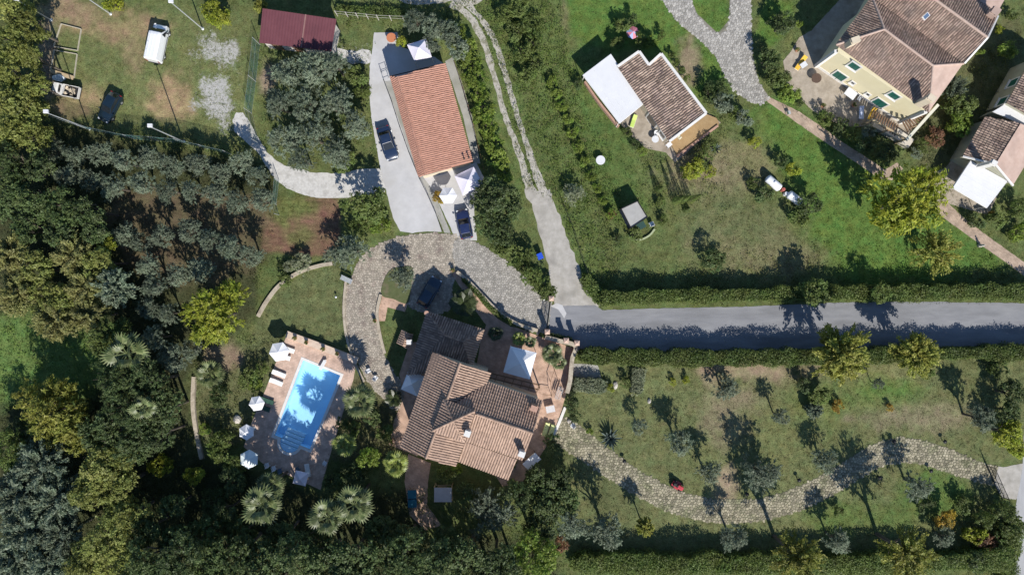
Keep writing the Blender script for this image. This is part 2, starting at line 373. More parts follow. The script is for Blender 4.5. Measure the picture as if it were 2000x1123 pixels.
# the pool is dug into the ground, so the sheet is open there
_A = (585.0, 869.7); _B = (549.0, 855.3); _pc = ((_A[0] + _B[0]) / 2, (_A[1] + _B[1]) / 2); _pr = math.hypot(_A[0] - _B[0], _A[1] - _B[1]) / 2
_a0 = math.atan2(_A[1] - _pc[1], _A[0] - _pc[0])
POOL_ARC = [(_pc[0] + _pr * 1.12 ** math.sin(math.pi * i / 12) * math.cos(_a0 + math.pi * i / 12), _pc[1] + _pr * 1.12 ** math.sin(math.pi * i / 12) * math.sin(_a0 + math.pi * i / 12)) for i in range(13)]
POOL = [(592, 703), (665, 733), (605, 877.5)] + POOL_ARC + [(536, 850)]
def make_ground():
    xs = axis_coords(76, 0.30, 2600); ys = axis_coords(46, 0.30, 2600)
    X, Y = np.meshgrid(xs, ys); V = np.stack([X.ravel(), Y.ravel(), np.zeros(X.size)], 1)
    nx, ny = len(xs), len(ys)
    I = np.arange((ny - 1) * (nx - 1)); r = I // (nx - 1); q = I % (nx - 1)
    F = np.stack([r * nx + q, r * nx + q + 1, (r + 1) * nx + q + 1, (r + 1) * nx + q], 1)
    PX = V[:, 0] * PXM + 1000; PY = 561.5 - V[:, 1] * PXM
    hole = sdist(PX, PY, POOL) < 4
    keep = ~hole[F].any(1)
    F = F[keep]
    me = fastmesh("ground", V, F)
    c, d = cover(np.clip(PX, -600, 2600), np.clip(PY, -500, 1700))
    at = me.color_attributes.new("cover", 'FLOAT_COLOR', 'POINT')
    at.data.foreach_set("color", np.concatenate([c, d[:, None]], 1).astype(np.float32).ravel())
    at = me.attributes.new("gravel", 'FLOAT', 'POINT'); at.data.foreach_set("value", gravel_at(np.clip(PX, -600, 2600), np.clip(PY, -500, 1700)).astype(np.float32))
    m, N, L, B = _new("ground_cover")
    a = N.new("ShaderNodeVertexColor"); a.layer_name = "cover"
    tc = N.new("ShaderNodeTexCoord")
    def noise(s, det, ro=0.6):
        n = N.new("ShaderNodeTexNoise"); n.inputs["Scale"].default_value = s; n.inputs["Detail"].default_value = det; n.inputs["Roughness"].default_value = ro
        L.new(tc.outputs["Object"], n.inputs["Vector"]); return n.outputs[0]
    def mrange(src, a0, a1, b0, b1):
        r_ = N.new("ShaderNodeMapRange"); 
        for i, v in enumerate((a0, a1, b0, b1)): r_.inputs[i + 1].default_value = v
        L.new(src, r_.inputs[0]); return r_.outputs[0]
    f1 = mrange(noise(5.5, 5, 0.75), 0.28, 0.72, 0.55, 1.45)
    f2 = mrange(noise(0.9, 6, .7), 0.3, 0.7, 0.70, 1.30)
    mu = N.new("ShaderNodeMath"); mu.operation = 'MULTIPLY'; L.new(f1, mu.inputs[0]); L.new(f2, mu.inputs[1])
    st = N.new("ShaderNodeMix"); st.data_type = 'RGBA'; st.inputs[7].default_value = (0.215, 0.18, 0.11, 1)
    k = mrange(noise(1.3, 7, 0.7), 0.46, 0.76, 0.0, 0.72)
    mk = N.new("ShaderNodeMath"); mk.operation = 'MULTIPLY'; L.new(k, mk.inputs[0]); L.new(a.outputs["Alpha"], mk.inputs[1])
    L.new(mk.outputs[0], st.inputs[0]); L.new(a.outputs["Color"], st.inputs[6])
    hs = N.new("ShaderNodeHueSaturation"); L.new(mu.outputs[0], hs.inputs["Value"]); L.new(st.outputs[2], hs.inputs["Color"])
    L.new(mrange(noise(0.62, 5, .7), 0.3, 0.7, 0.465, 0.535), hs.inputs["Hue"])
    ga = N.new("ShaderNodeAttribute"); ga.attribute_name = "gravel"
    gs = N.new("ShaderNodeMath"); gs.operation = 'MULTIPLY_ADD'; gs.inputs[1].default_value = 0.46; L.new(ga.outputs["Fac"], gs.inputs[0]); L.new(noise(2.4, 8, 0.8), gs.inputs[2])
    gm = N.new("ShaderNodeMix"); gm.data_type = 'RGBA'; L.new(mrange(gs.outputs[0], 0.80, 0.96, 0.0, 1.0), gm.inputs[0]); L.new(hs.outputs[0], gm.inputs[6])
    gr = N.new("ShaderNodeValToRGB"); gr.color_ramp.elements[0].color = (0.34, 0.33, 0.305, 1); gr.color_ramp.elements[1].color = (0.50, 0.49, 0.475, 1); gr.color_ramp.elements[0].position = .3; gr.color_ramp.elements[1].position = .7
    L.new(noise(4.0, 6, 0.8), gr.inputs[0]); L.new(gr.outputs[0], gm.inputs[7])
    L.new(gm.outputs[2], B.inputs["Base Color"]); B.inputs["Roughness"].default_value = 0.95; B.inputs["Specular IOR Level"].default_value = 0.1
    bp = N.new("ShaderNodeBump"); bp.inputs["Strength"].default_value = 0.9; bp.inputs["Distance"].default_value = 0.12
    L.new(noise(7.0, 6, 0.75), bp.inputs["Height"]); L.new(bp.outputs[0], B.inputs["Normal"])
    me.materials.append(m)
    return tag(link("ground", me), kind="structure")
make_ground()

# ------------------------------------------------------------------ roads, drives, paths
def ragged(poly, amp, n=8, smooth=True, seed=0):
    P = catmull(poly, n) if smooth else poly
    if not smooth:
        Q = []
        for i in range(len(P)):
            a, b = P[i], P[(i + 1) % len(P)]; k = max(1, int(math.hypot(b[0] - a[0], b[1] - a[1]) / 6))
            Q += [(a[0] + (b[0] - a[0]) * j / k, a[1] + (b[1] - a[1]) * j / k) for j in range(k)]
        P = Q
    if amp <= 0: return P
    A = np.array(P); nx = fbm(A[:, 0] / 6, A[:, 1] / 6, seed + 1, 3) - 0.5; ny = fbm(A[:, 0] / 6, A[:, 1] / 6, seed + 50, 3) - 0.5
    return [(p[0] + 2 * amp * a, p[1] + 2 * amp * b) for p, a, b in zip(P, nx, ny)]
def sheet(name, poly, z, m, amp=1.0, smooth=True, n=6, kind="structure", parent=None):
    P = ragged(poly, amp, n, smooth, len(name)); Wp = [W(x, y, 0) for x, y in P]
    tri = tessellate_polygon([[Vector((p.x, p.y, 0)) for p in Wp]]); k = len(Wp)
    V = [(p.x, p.y, z) for p in Wp] + [(p.x, p.y, -0.05) for p in Wp]
    F = []
    for t in tri:
        a, b, c = (Vector(V[i]) for i in t)
        F.append(tuple(t) if (b - a).cross(c - a).z > 0 else tuple(t)[::-1])
    area = sum(Wp[i].x * Wp[(i + 1) % k].y - Wp[(i + 1) % k].x * Wp[i].y for i in range(k))
    for i in range(k):
        j = (i + 1) % k
        F.append((i, k + i, k + j, j) if area > 0 else (j, k + j, k + i, i))
    me = bpy.data.meshes.new(name); me.from_pydata(V, [], F); me.update()
    o = link(name, me, m, parent)
    return tag(o, kind=kind) if kind else o

m_asph = mat("asphalt_worn", (0.198, 0.201, 0.215), (0.248, 0.250, 0.262), 0.9, 0.92, 0.25, 40, c3=(0.155, 0.157, 0.165), stretch=(0.35, 1.6, 1))
m_conc = mat("concrete_pale", (0.43, 0.425, 0.43), (0.50, 0.495, 0.50), 0.7, 0.9, 0.15, 30, c3=(0.41, 0.40, 0.385))
m_lane = mat("lane_dusty", (0.32, 0.30, 0.265), (0.42, 0.395, 0.36), 1.2, 0.95, 0.3, 30, c3=(0.25, 0.235, 0.21))
m_gravel = mat("gravel_white", (0.44, 0.425, 0.40), (0.56, 0.545, 0.52), 3.5, 0.95, 0.5, 18, c3=(0.36, 0.345, 0.32))
m_rut = mat("rut_dirt", (0.34, 0.315, 0.27), (0.45, 0.425, 0.38), 3.0, 0.95, 0.5, 14, c3=(0.17, 0.165, 0.10))
m_apron = mat("apron_grey", (0.30, 0.295, 0.27), (0.36, 0.35, 0.325), 1.2, 0.92, 0.25, 25, c3=(0.24, 0.24, 0.20))
m_mort = mat("mortar_earth", (0.19, 0.175, 0.145), (0.25, 0.23, 0.195), 2.0, 0.95, 0.3, 25, c3=(0.10, 0.11, 0.06))
m_moss = mat("mortar_moss", (0.10, 0.11, 0.055), (0.17, 0.16, 0.10), 2.0, 0.95, 0.3, 25, c3=(0.085, 0.105, 0.04))
def brickmat(name, c1, c2, cm, s, rot=0.0, w=0.5, h=0.25):
    m, N, L, B = _new(name)
    tc = N.new("ShaderNodeTexCoord"); mp = N.new("ShaderNodeMapping"); mp.inputs["Scale"].default_value = (s, s, s); mp.inputs["Rotation"].default_value = (0, 0, rot)
    L.new(tc.outputs["Object"], mp.inputs[0])
    b = N.new("ShaderNodeTexBrick"); b.inputs["Color1"].default_value = (*c1, 1); b.inputs["Color2"].default_value = (*c2, 1); b.inputs["Mortar"].default_value = (*cm, 1)
    b.inputs["Scale"].default_value = 1.0; b.inputs["Mortar Size"].default_value = 0.022; b.inputs["Brick Width"].default_value = w; b.inputs["Row Height"].default_value = h
    L.new(mp.outputs[0], b.inputs["Vector"])
    n = N.new("ShaderNodeTexNoise"); n.inputs["Scale"].default_value = 1.1; n.inputs["Detail"].default_value = 7; L.new(tc.outputs["Object"], n.inputs["Vector"])
    r = N.new("ShaderNodeMapRange"); r.inputs[1].default_value = 0.3; r.inputs[2].default_value = 0.7; r.inputs[3].default_value = 0.72; r.inputs[4].default_value = 1.22; L.new(n.outputs[0], r.inputs[0])
    hs = N.new("ShaderNodeHueSaturation"); L.new(r.outputs[0], hs.inputs["Value"]); L.new(b.outputs[0], hs.inputs["Color"])
    L.new(hs.outputs[0], B.inputs["Base Color"]); B.inputs["Roughness"].default_value = 0.85; B.inputs["Specular IOR Level"].default_value = 0.2
    bp = N.new("ShaderNodeBump"); bp.inputs["Strength"].default_value = 0.4; bp.inputs["Distance"].default_value = 0.01; bp.invert = True
    L.new(b.outputs[1], bp.inputs["Height"]); L.new(bp.outputs[0], B.inputs["Normal"])
    MATS[name] = m; return m
m_brickp = brickmat("brick_paving", (0.43, 0.275, 0.20), (0.52, 0.35, 0.26), (0.40, 0.30, 0.23), 1.6, 0.35)
m_deck = brickmat("deck_tiles", (0.49, 0.345, 0.275), (0.56, 0.41, 0.33), (0.40, 0.31, 0.25), 1.5, -0.35, 0.5, 0.5)
m_path = brickmat("path_brick", (0.36, 0.265, 0.20), (0.46, 0.35, 0.27), (0.29, 0.235, 0.18), 1.8, 0.7)
m_flag = mat("terrace_flag", (0.30, 0.255, 0.20), (0.40, 0.345, 0.28), 1.6, 0.9, 0.35, 12, c3=(0.24, 0.20, 0.155))

sheet("gravel_drive", [(462, 222), (480, 228), (500, 262), (518, 290), (545, 318), (580, 330), (620, 337), (665, 338), (740, 330), (752, 375), (700, 384), (640, 388), (600, 383), (560, 368), (530, 340), (508, 305), (478, 275), (456, 250)], 0.012, m_gravel, 3.5)
sheet("gravel_patch", [(655, 95), (690, 100), (722, 98), (724, 122), (690, 124), (665, 116)], 0.016, m_gravel, 3.0)
CDRIVE = [(731, 64), (776, 64), (782, 92), (850, 112), (872, 130), (860, 150), (772, 150), (790, 200), (812, 270), (828, 330), (836, 372), (850, 410), (863, 453), (835, 452), (805, 455), (781, 452), (768, 425), (757, 385), (744, 335), (735, 285), (726, 235), (721, 185), (722, 130), (727, 100)]
sheet("concrete_drive", CDRIVE, 0.022, m_conc, 1.2, smooth=False)
sheet("side_yard", [(826, 346), (850, 330), (905, 322), (930, 318), (945, 345), (925, 400), (932, 470), (912, 470), (888, 462), (866, 415), (850, 385)], 0.03, m_conc, 1.5, smooth=False)
sheet("house_apron", [(752, 160), (764, 158), (826, 345), (846, 372), (880, 455), (868, 455), (834, 374), (818, 346)], 0.038, m_apron, 0.6, smooth=False)
sheet("house_strip", [(869, 120), (884, 112), (905, 170), (922, 230), (938, 320), (925, 320), (905, 230)], 0.018, m_apron, 1.0, smooth=False)
sheet("concrete_lane", [(1027, 372), (1046, 368), (1060, 382), (1073, 370), (1083, 398), (1101, 448), (1131, 520), (1150, 572), (1168, 600), (1130, 610), (1088, 602), (1079, 560), (1060, 480), (1044, 420)], 0.010, m_lane, 6.0)
sheet("asphalt_road", [(1070, 660), (1076, 596), (1090, 598), (1162, 596), (1176, 606), (1250, 603), (1450, 599), (1640, 591), (1800, 589), (2100, 594), (2700, 596), (2700, 674), (2100, 676), (1800, 684), (1300, 688), (1200, 690), (1130, 690), (1124, 668)], 0.016, m_asph, 1.4, smooth=False)
sheet("road_edge", [(1075, 598), (1087, 592), (1098, 596), (1106, 612), (1102, 622), (1090, 604)], 0.021, m_conc, 0.6, smooth=False)
for line, w in (([(1040, 385), (1022, 325), (1003, 270), (983, 215), (966, 150), (945, 85), (925, 45), (905, 22), (880, 8)], [22, 13, 10, 11, 10, 13, 14, 12, 14]),
                ([(1066, 385), (1050, 345), (1030, 285), (1010, 225), (993, 165), (975, 105), (958, 65), (940, 38), (915, 12)], [22, 14, 10, 10, 10, 11, 11, 10, 12])):
    sheet("dirt_track", band(line, w), 0.008, m_rut, 3.4, smooth=False)
sheet("dirt_track", [(760, -20), (790, 6), (840, 8), (880, 4), (905, 14), (930, 8), (960, -20)], 0.009, m_rut, 5)
sheet("gate_apron", [(1925, 906), (1960, 912), (2010, 902), (2012, 930), (1984, 975), (1958, 972), (1938, 940)], 0.010, m_lane, 1.0, smooth=False)
m_laneb = mat("lane_pale", (0.33, 0.33, 0.335), (0.39, 0.39, 0.395), 0.9, 0.9, 0.2, 30, stretch=(2, 0.3, 1))
sheet("asphalt_lane", [(2000, 850), (2140, 850), (2140, 1300), (1950, 1300), (1968, 1123), (1976, 1050), (1984, 985), (1997, 915)], 0.014, m_laneb, 1.0, smooth=False)
sheet("brick_path", [(885, 537), (900, 537), (912, 552), (945, 596), (972, 622), (1000, 642), (985, 662), (955, 640), (930, 608), (905, 570)], 0.045, m_brickp, 0.6)
sheet("brick_path", [(747, 577), (797, 592), (791, 609), (757, 600), (752, 627), (738, 627), (741, 600)], 0.04, m_brickp, 0.4, smooth=False)
sheet("brick_terrace", [(940, 660), (958, 612), (985, 636), (1010, 640), (1062, 660), (1125, 680), (1112, 745), (1097, 800), (1076, 858), (1040, 912), (1015, 948), (985, 955), (950, 900), (930, 720)], 0.052, m_brickp, 0.3, smooth=False)
sheet("brick_terrace", [(800, 670), (850, 660), (860, 700), (825, 800), (815, 890), (760, 868), (770, 820), (790, 775), (780, 730)], 0.052, m_brickp, 0.4, smooth=False)
sheet("brick_terrace", [(797, 886), (842, 904), (836, 940), (834, 985), (862, 1025), (830, 1035), (800, 1005), (790, 940)], 0.048, m_brickp, 0.8, smooth=False)
sheet("brick_path", [(1486, 185), (1502, 190), (1560, 218), (1605, 248), (1648, 280), (1690, 306), (1728, 332), (1752, 318), (1764, 330), (1742, 352), (1716, 348), (1672, 318), (1630, 290), (1590, 264), (1545, 232), (1500, 200)], 0.02, m_path, 0.8, smooth=False)
sheet("brick_path", [(1828, 396), (1846, 392), (1880, 424), (1930, 462), (2000, 512), (2160, 628), (2140, 646), (1975, 520), (1915, 478), (1868, 444), (1835, 420)], 0.018, m_path, 0.8, smooth=False)
sheet("canopy_terrace", [(1790, 345), (1845, 330), (1870, 300), (1960, 360), (1930, 420), (1860, 400), (1820, 390)], 0.014, m_flag, 1.0, smooth=False)
sheet("stone_terrace", [(1530, 120), (1545, 100), (1560, 75), (1585, 60), (1640, 0), (1720, 0), (1790, 240), (1770, 270), (1700, 245), (1660, 250), (1610, 232), (1585, 215), (1560, 190), (1535, 160)], 0.024, m_flag, 1.0, smooth=False)
sheet("stone_terrace", [(1210, 241), (1258, 204), (1310, 276), (1385, 222), (1408, 240), (1340, 300), (1318, 318), (1300, 298), (1262, 290), (1228, 262)], 0.024, m_flag, 1.0, smooth=False)
sheet("paved_yard", [(1120, 710), (1168, 712), (1175, 742), (1120, 735)], 0.02, m_apron, 1.0, smooth=False)
m_wallst = mat("stone_edging", (0.34, 0.29, 0.22), (0.46, 0.40, 0.32), 4.0, 0.9, 0.4, 10, c3=(0.25, 0.21, 0.16))
def edging(name, line, w, h, m, label=None, cat="wall"):
    P = [W(x, y, 0) for x, y in band(line, w * PXM)]
    mb = MB(); mb.prism([(p.x, p.y) for p in P], -0.03, h)
    o = mb.build(name, m)
    if label: tag(o, label, cat)
    else: tag(o, kind="structure")
    return o

# ---- laid stones: every stone a real piece with its own edge
def clip(poly, nx, ny, d):
    out = []; n = len(poly)
    for i in range(n):
        a = poly[i]; b = poly[(i + 1) % n]; da = a[0] * nx + a[1] * ny - d; db = b[0] * nx + b[1] * ny - d
        if da <= 0: out.append(a)
        if (da < 0 < db) or (db < 0 < da):
            t = da / (da - db); out.append((a[0] + (b[0] - a[0]) * t, a[1] + (b[1] - a[1]) * t))
    return out
def stones(poly_px, cell, holes=(), jit=0.42, shrink=0.93, seed=1):
    R = random.Random(seed); Wp = [(p.x, p.y) for p in (W(x, y) for x, y in poly_px)]
    Hs = [[(p.x, p.y) for p in (W(x, y) for x, y in h)] for h in holes]
    x0 = min(p[0] for p in Wp); x1 = max(p[0] for p in Wp); y0 = min(p[1] for p in Wp); y1 = max(p[1] for p in Wp)
    S = {}
    for i in range(-2, int((x1 - x0) / cell) + 3):
        for j in range(-2, int((y1 - y0) / cell) + 3):
            S[i, j] = (x0 + (i + 0.5 * (j % 2) + R.uniform(-jit, jit)) * cell, y0 + (j + R.uniform(-jit, jit)) * cell)
    out = []
    for (i, j), c in S.items():
        if not inside(c[0], c[1], Wp) or any(inside(c[0], c[1], h) for h in Hs): continue
        P = [(c[0] - cell, c[1] - cell), (c[0] + cell, c[1] - cell), (c[0] + cell, c[1] + cell), (c[0] - cell, c[1] + cell)]
        for di in (-2, -1, 0, 1, 2):
            for dj in (-2, -1, 0, 1, 2):
                q = S.get((i + di, j + dj))
                if q is None or q is c or (di == 0 and dj == 0): continue
                dx, dy = q[0] - c[0], q[1] - c[1]
                if dx * dx + dy * dy > 4.4 * cell * cell: continue
                P = clip(P, dx, dy, dx * (c[0] + q[0]) / 2 + dy * (c[1] + q[1]) / 2)
                if len(P) < 3: break
            if len(P) < 3: break
        if len(P) < 3: continue
        cx = sum(p[0] for p in P) / len(P); cy = sum(p[1] for p in P) / len(P)
        k = shrink * R.uniform(0.93, 1.03)
        P = [(cx + (p[0] - cx) * k, cy + (p[1] - cy) * k) for p in P]
        # drop tiny edges
        Q = [p for n_, p in enumerate(P) if math.hypot(p[0] - P[n_ - 1][0], p[1] - P[n_ - 1][1]) > 0.03]
        if len(Q) >= 3: out.append((Q, (cx, cy), R.uniform(0.7, 1.3)))
    return out
def stone_geo(mb, P, c, z, h, tx=0.0, ty=0.0):
    n = len(P); k = 0.86
    V = [(p[0], p[1], z - 0.03) for p in P] + [(p[0], p[1], z + h * 0.55) for p in P]
    V += [(c[0] + (p[0] - c[0]) * k, c[1] + (p[1] - c[1]) * k, z + h + tx * (p[0] - c[0]) + ty * (p[1] - c[1])) for p in P]
    F = [(i, (i + 1) % n, n + (i + 1) % n, n + i) for i in range(n)] + [(n + i, n + (i + 1) % n, 2 * n + (i + 1) % n, 2 * n + i) for i in range(n)] + [tuple(range(2 * n, 3 * n))]
    mb.add(V, F)
m_cobg = mat("cobble_grey", (0.27, 0.255, 0.23), (0.36, 0.335, 0.30), 2.5, 0.85, 0.2, 30, island=0.24)
m_cobb = mat("cobble_beige", (0.30, 0.26, 0.21), (0.39, 0.345, 0.285), 2.5, 0.85, 0.2, 30, island=0.24, c3=(0.25, 0.20, 0.17))
m_cobd = mat("cobble_drive", (0.30, 0.285, 0.26), (0.38, 0.36, 0.33), 2.5, 0.85, 0.2, 30, island=0.30)
m_pst = mat("path_stone", (0.22, 0.195, 0.135), (0.33, 0.295, 0.215), 1.2, 0.85, 0.25, 25, island=0.45, c3=(0.17, 0.175, 0.095))
ISLAND = [(762, 528), (785, 521), (806, 524), (803, 558), (796, 592), (768, 584), (746, 577), (748, 553)]
COURT_E = [(888, 470), (905, 462), (930, 473), (985, 507), (1030, 547), (1064, 588), (1076, 590), (1067, 648), (1040, 648), (1005, 632), (970, 608), (938, 574), (912, 548), (893, 533), (884, 500)]
COURT_W = [(690, 532), (703, 507), (722, 487), (760, 468), (800, 459), (840, 455), (885, 458), (905, 462), (888, 470), (884, 500), (892, 535), (884, 560), (880, 604), (838, 614), (798, 600), (796, 594), (746, 577), (739, 602), (738, 640), (745, 680), (765, 720), (792, 765), (775, 800), (745, 775), (716, 742), (690, 690), (673, 640), (672, 585)]
DRIVE_N = [(1240, -90), (1312, -90), (1362, 28), (1402, 66), (1424, 40), (1428, -90), (1466, -90), (1467, 40), (1470, 110), (1482, 160), (1502, 190), (1486, 205), (1452, 192), (1424, 165), (1398, 112), (1370, 82), (1330, 50), (1300, 12)]
for nm, poly, cell, mm, holes in (("cobbled_courtyard", COURT_E, 0.29, m_cobg, ()), ("cobbled_courtyard", COURT_W, 0.29, m_cobb, (ISLAND,)), ("stone_drive", DRIVE_N, 0.31, m_cobd, ())):
    base = sheet(nm, poly, 0.012 if mm is not m_cobb else 0.0085, m_mort, 0.6, smooth=False)
    mb = MB()
    for P, c, s in stones(ragged(poly, 0, 4), cell, holes, seed=len(poly)): stone_geo(mb, P, c, 0.012, 0.035 * s)
    o = mb.build("cobblestones", mm, base, fix=False); tag(o, kind="stuff")
sheet("planted_island", ISLAND, 0.10, mat("island_turf", (0.075, 0.09, 0.036), (0.10, 0.115, 0.05), 3.0, 0.95, 0.6, 12, c3=(0.15, 0.125, 0.08)), 0.6)
PATH_LINE = [(1082, 838), (1105, 846), (1150, 878), (1200, 914), (1250, 946), (1310, 976), (1370, 993), (1430, 999), (1490, 994), (1550, 977), (1610, 950), (1660, 920), (1705, 893), (1750, 880), (1800, 883), (1850, 899), (1895, 916), (1945, 930)]
PATH_W = [50, 58, 52, 48, 46, 46, 46, 48, 46, 44, 46, 46, 46, 46, 50, 46, 46, 40, 40]
GPATH = band(PATH_LINE, PATH_W)
gp = sheet("garden_path", GPATH, 0.010, m_moss, 1.5, smooth=False)
SL = stones(GPATH, 0.33, seed=5, shrink=0.88)
area = lambda P: abs(sum(P[i][0] * P[(i + 1) % len(P)][1] - P[(i + 1) % len(P)][0] * P[i][1] for i in range(len(P)))) / 2
SL.sort(key=lambda s: -area(s[0]))
rest = MB()
for n_, (P, c, s) in enumerate(SL):
    if n_ < 300:
        mb = MB(); stone_geo(mb, [(p[0] - c[0], p[1] - c[1]) for p in P], (0, 0), 0.0, 0.035 * s, random.uniform(-.03, .03), random.uniform(-.03, .03))
        me = mb.mesh("paving_stone", fix=False); o = link("paving_stone", me, m_pst, gp); o.location = (c[0], c[1], 0.012)
    else: stone_geo(rest, P, c, 0.012, 0.033 * s)
tag(rest.build("small_paving_stones", m_pst, gp, fix=False), kind="stuff")
# the separate stones are one island each, so colour them by object instead
m_psto = m_pst.copy(); m_psto.name = "path_stone_single"
for nd in list(m_psto.node_tree.nodes):
    if nd.type == 'NEW_GEOMETRY':
        oi = m_psto.node_tree.nodes.new("ShaderNodeObjectInfo")
        for l in list(nd.outputs["Random Per Island"].links): m_psto.node_tree.links.new(oi.outputs["Random"], l.to_socket)
for o in gp.children:
    if o.name.startswith("paving_stone"): o.data.materials[0] = m_psto
# ------------------------------------------------------------------ the pool
m_cop = mat("coping_white", (0.62, 0.60, 0.57), (0.70, 0.68, 0.65), 3.0, 0.7, 0.05, 20)
m_wallc = mat("parapet_ochre", (0.46, 0.35, 0.22), (0.56, 0.44, 0.30), 2.0, 0.9, 0.2, 20)
def ring_sheet(mb, outer, inner, z, z0):
    tri = tessellate_polygon([[Vector((p[0], p[1], 0)) for p in outer], [Vector((p[0], p[1], 0)) for p in inner]])
    A = [(p[0], p[1], z) for p in outer + inner]; n = len(outer); k = len(inner)
    F = []
    for t in tri:
        a, b, c = (Vector(A[i]) for i in t); F.append(tuple(t) if (b - a).cross(c - a).z > 0 else tuple(t)[::-1])
    Bv = [(p[0], p[1], z0) for p in outer + inner]
    for i in range(n): F.append((i, (i + 1) % n, n + k + (i + 1) % n, n + k + i))
    for i in range(k): F.append((n + i, n + (i + 1) % k, 2 * n + k + (i + 1) % k, 2 * n + k + i))
    mb.add(A + Bv, F)
xy = lambda pts, z=0: [(p.x, p.y) for p in Wl(pts, z)]
def offs(poly, d):
    """push a ccw/cw polygon outward by d metres"""
    n = len(poly); ar = sum(poly[i][0] * poly[(i + 1) % n][1] - poly[(i + 1) % n][0] * poly[i][1] for i in range(n)); s = 1 if ar > 0 else -1
    out = []
    for i in range(n):
        a, b, c = Vector(poly[i - 1]), Vector(poly[i]), Vector(poly[(i + 1) % n])
        e1 = (b - a).normalized(); e2 = (c - b).normalized()
        n1 = Vector((e1.y, -e1.x)) * s; n2 = Vector((e2.y, -e2.x)) * s
        h = (n1 + n2); L_ = max(h.length, 0.5); h = h / L_; k = d / max(0.55, h.dot(n1))
        out.append((b.x + h.x * k, b.y + h.y * k))
    return out
pool_xy = xy(POOL)
DECK = [(561, 653), (697, 704), (690, 742), (668, 812), (640, 905), (626, 956), (570, 930), (514, 905), (476, 872), (492, 824), (520, 758), (546, 690)]
mb = MB(); ring_sheet(mb, xy(DECK), pool_xy, 0.05, -0.1)
tag(mb.build("pool_deck", m_deck), kind="structure")
pool = thing("swimming_pool", "blue swimming pool with white coping and rounded entry steps", "pool", W(600, 790))
mb = MB(); ring_sheet(mb, offs(pool_xy, 0.32), pool_xy, 0.09, -0.16); mb.build("coping", m_cop, pool)
m_basin = mat("pool_tile", (0.47, 0.74, 0.97), (0.52, 0.78, 0.98), 2.0, 0.5)
mb = MB(); n = len(pool_xy)
mb.add([(p[0], p[1], -0.16) for p in pool_xy] + [(p[0], p[1], -1.5) for p in pool_xy], [(i, (i + 1) % n, n + (i + 1) % n, n + i) for i in range(n)])
mb.prism(pool_xy, -1.7, -1.5)
mb.build("basin", m_basin, pool)
inn = Vector((_A[1] - _B[1], -(_A[0] - _B[0]))).normalized() * 1.0     # pixel direction into the pool
stair = [_A] + POOL_ARC[1:-1] + [_B, (_B[0] + inn[0] * 22, _B[1] + inn[1] * 22), (_A[0] + inn[0] * 22, _A[1] + inn[1] * 22)]
m_step = mat("pool_step", (0.66, 0.80, 0.90), (0.70, 0.84, 0.93), 2.0, 0.5)
for k, (s0, s1, zt) in enumerate(((-30, -9, -0.32), (-9, -2, -0.50), (-2, 5, -0.70), (5, 12, -0.92), (12, 20, -1.14))):
    d0 = _A[0] * inn[0] + _A[1] * inn[1]
    P = clip(clip(stair, inn[0], inn[1], d0 + s1 - 0.8), -inn[0], -inn[1], -(d0 + s0))
    mb = MB(); mb.prism(offs(xy(P), -0.02), -1.49, zt); mb.build("step", m_step, pool)
# water: clear tinted body with a glossy skin
m, N, L, B = _new("pool_water"); N.remove(B)
tr = N.new("ShaderNodeBsdfTransparent"); tr.inputs[0].default_value = (0.82, 0.935, 0.99, 1)
gl = N.new("ShaderNodeBsdfGlossy"); gl.inputs["Roughness"].default_value = 0.03
fr = N.new("ShaderNodeFresnel"); fr.inputs[0].default_value = 1.33
nb = N.new("ShaderNodeTexNoise"); nb.inputs["Scale"].default_value = 2.2; nb.inputs["Detail"].default_value = 3
tc = N.new("ShaderNodeTexCoord"); L.new(tc.outputs["Object"], nb.inputs["Vector"])
bp = N.new("ShaderNodeBump"); bp.inputs["Strength"].default_value = 0.15; bp.inputs["Distance"].default_value = 0.05; L.new(nb.outputs[0], bp.inputs["Height"])
L.new(bp.outputs[0], gl.inputs["Normal"]); L.new(bp.outputs[0], fr.inputs["Normal"])
ms = N.new("ShaderNodeMixShader"); L.new(fr.outputs[0], ms.inputs[0]); L.new(tr.outputs[0], ms.inputs[1]); L.new(gl.outputs[0], ms.inputs[2])
L.new(ms.outputs[0], N["Material Output"].inputs[0]); m_water = m
mb = MB(); tri = tessellate_polygon([[Vector((p[0], p[1], 0)) for p in pool_xy]]); mb.add([(p[0], p[1], -0.11) for p in pool_xy], [tuple(t) for t in tri]); mb.build("water", m_water, pool)
mb = MB(); a = W(637, 703); b = W(627, 721); mb.bar(a + Vector((0, 0, .42)), b + Vector((0, 0, .46)), 0.42, 0.05)
for t in (0.05, 0.35):
    q = a.lerp(b, t); mb.box((q.x, q.y, 0.24), (0.36, 0.10, 0.36), rot_px((637, 703), (627, 721)))
tag(mb.build("diving_board", mat("board_white", (0.74, 0.74, 0.73), None, 3, 0.5), bevel=0.01), "white diving board at the upper end of the pool", "diving board")
def lowwall(name, line, w, h, m, label, cap=None, capm=None):
    o = thing(name, label, "wall", W(*line[0]))
    P = band(line, w * PXM); mb = MB(); mb.prism(xy(P), -0.05, h); mb.build("wall", m, o)
    if cap:
        mb = MB(); mb.prism(xy(band(line, (w + cap) * PXM)), h, h + 0.06); mb.build("coping", capm or m_cop, o)
    return o
lowwall("parapet_wall", [(562, 652), (628, 676), (700, 704)], 0.8, 0.5, m_wallc, "low ochre parapet wall with pale coping along the upper side of the pool deck", 0.06, mat("coping_pinkish", (0.50, 0.38, 0.30), (0.60, 0.48, 0.38), 3, 0.9, 0.2, 20))
lowwall("retaining_wall", [(381, 735), (379, 790), (385, 840), (396, 895)], 0.5, 0.4, m_wallst, "low curved stone retaining wall at the edge of the wood left of the pool")
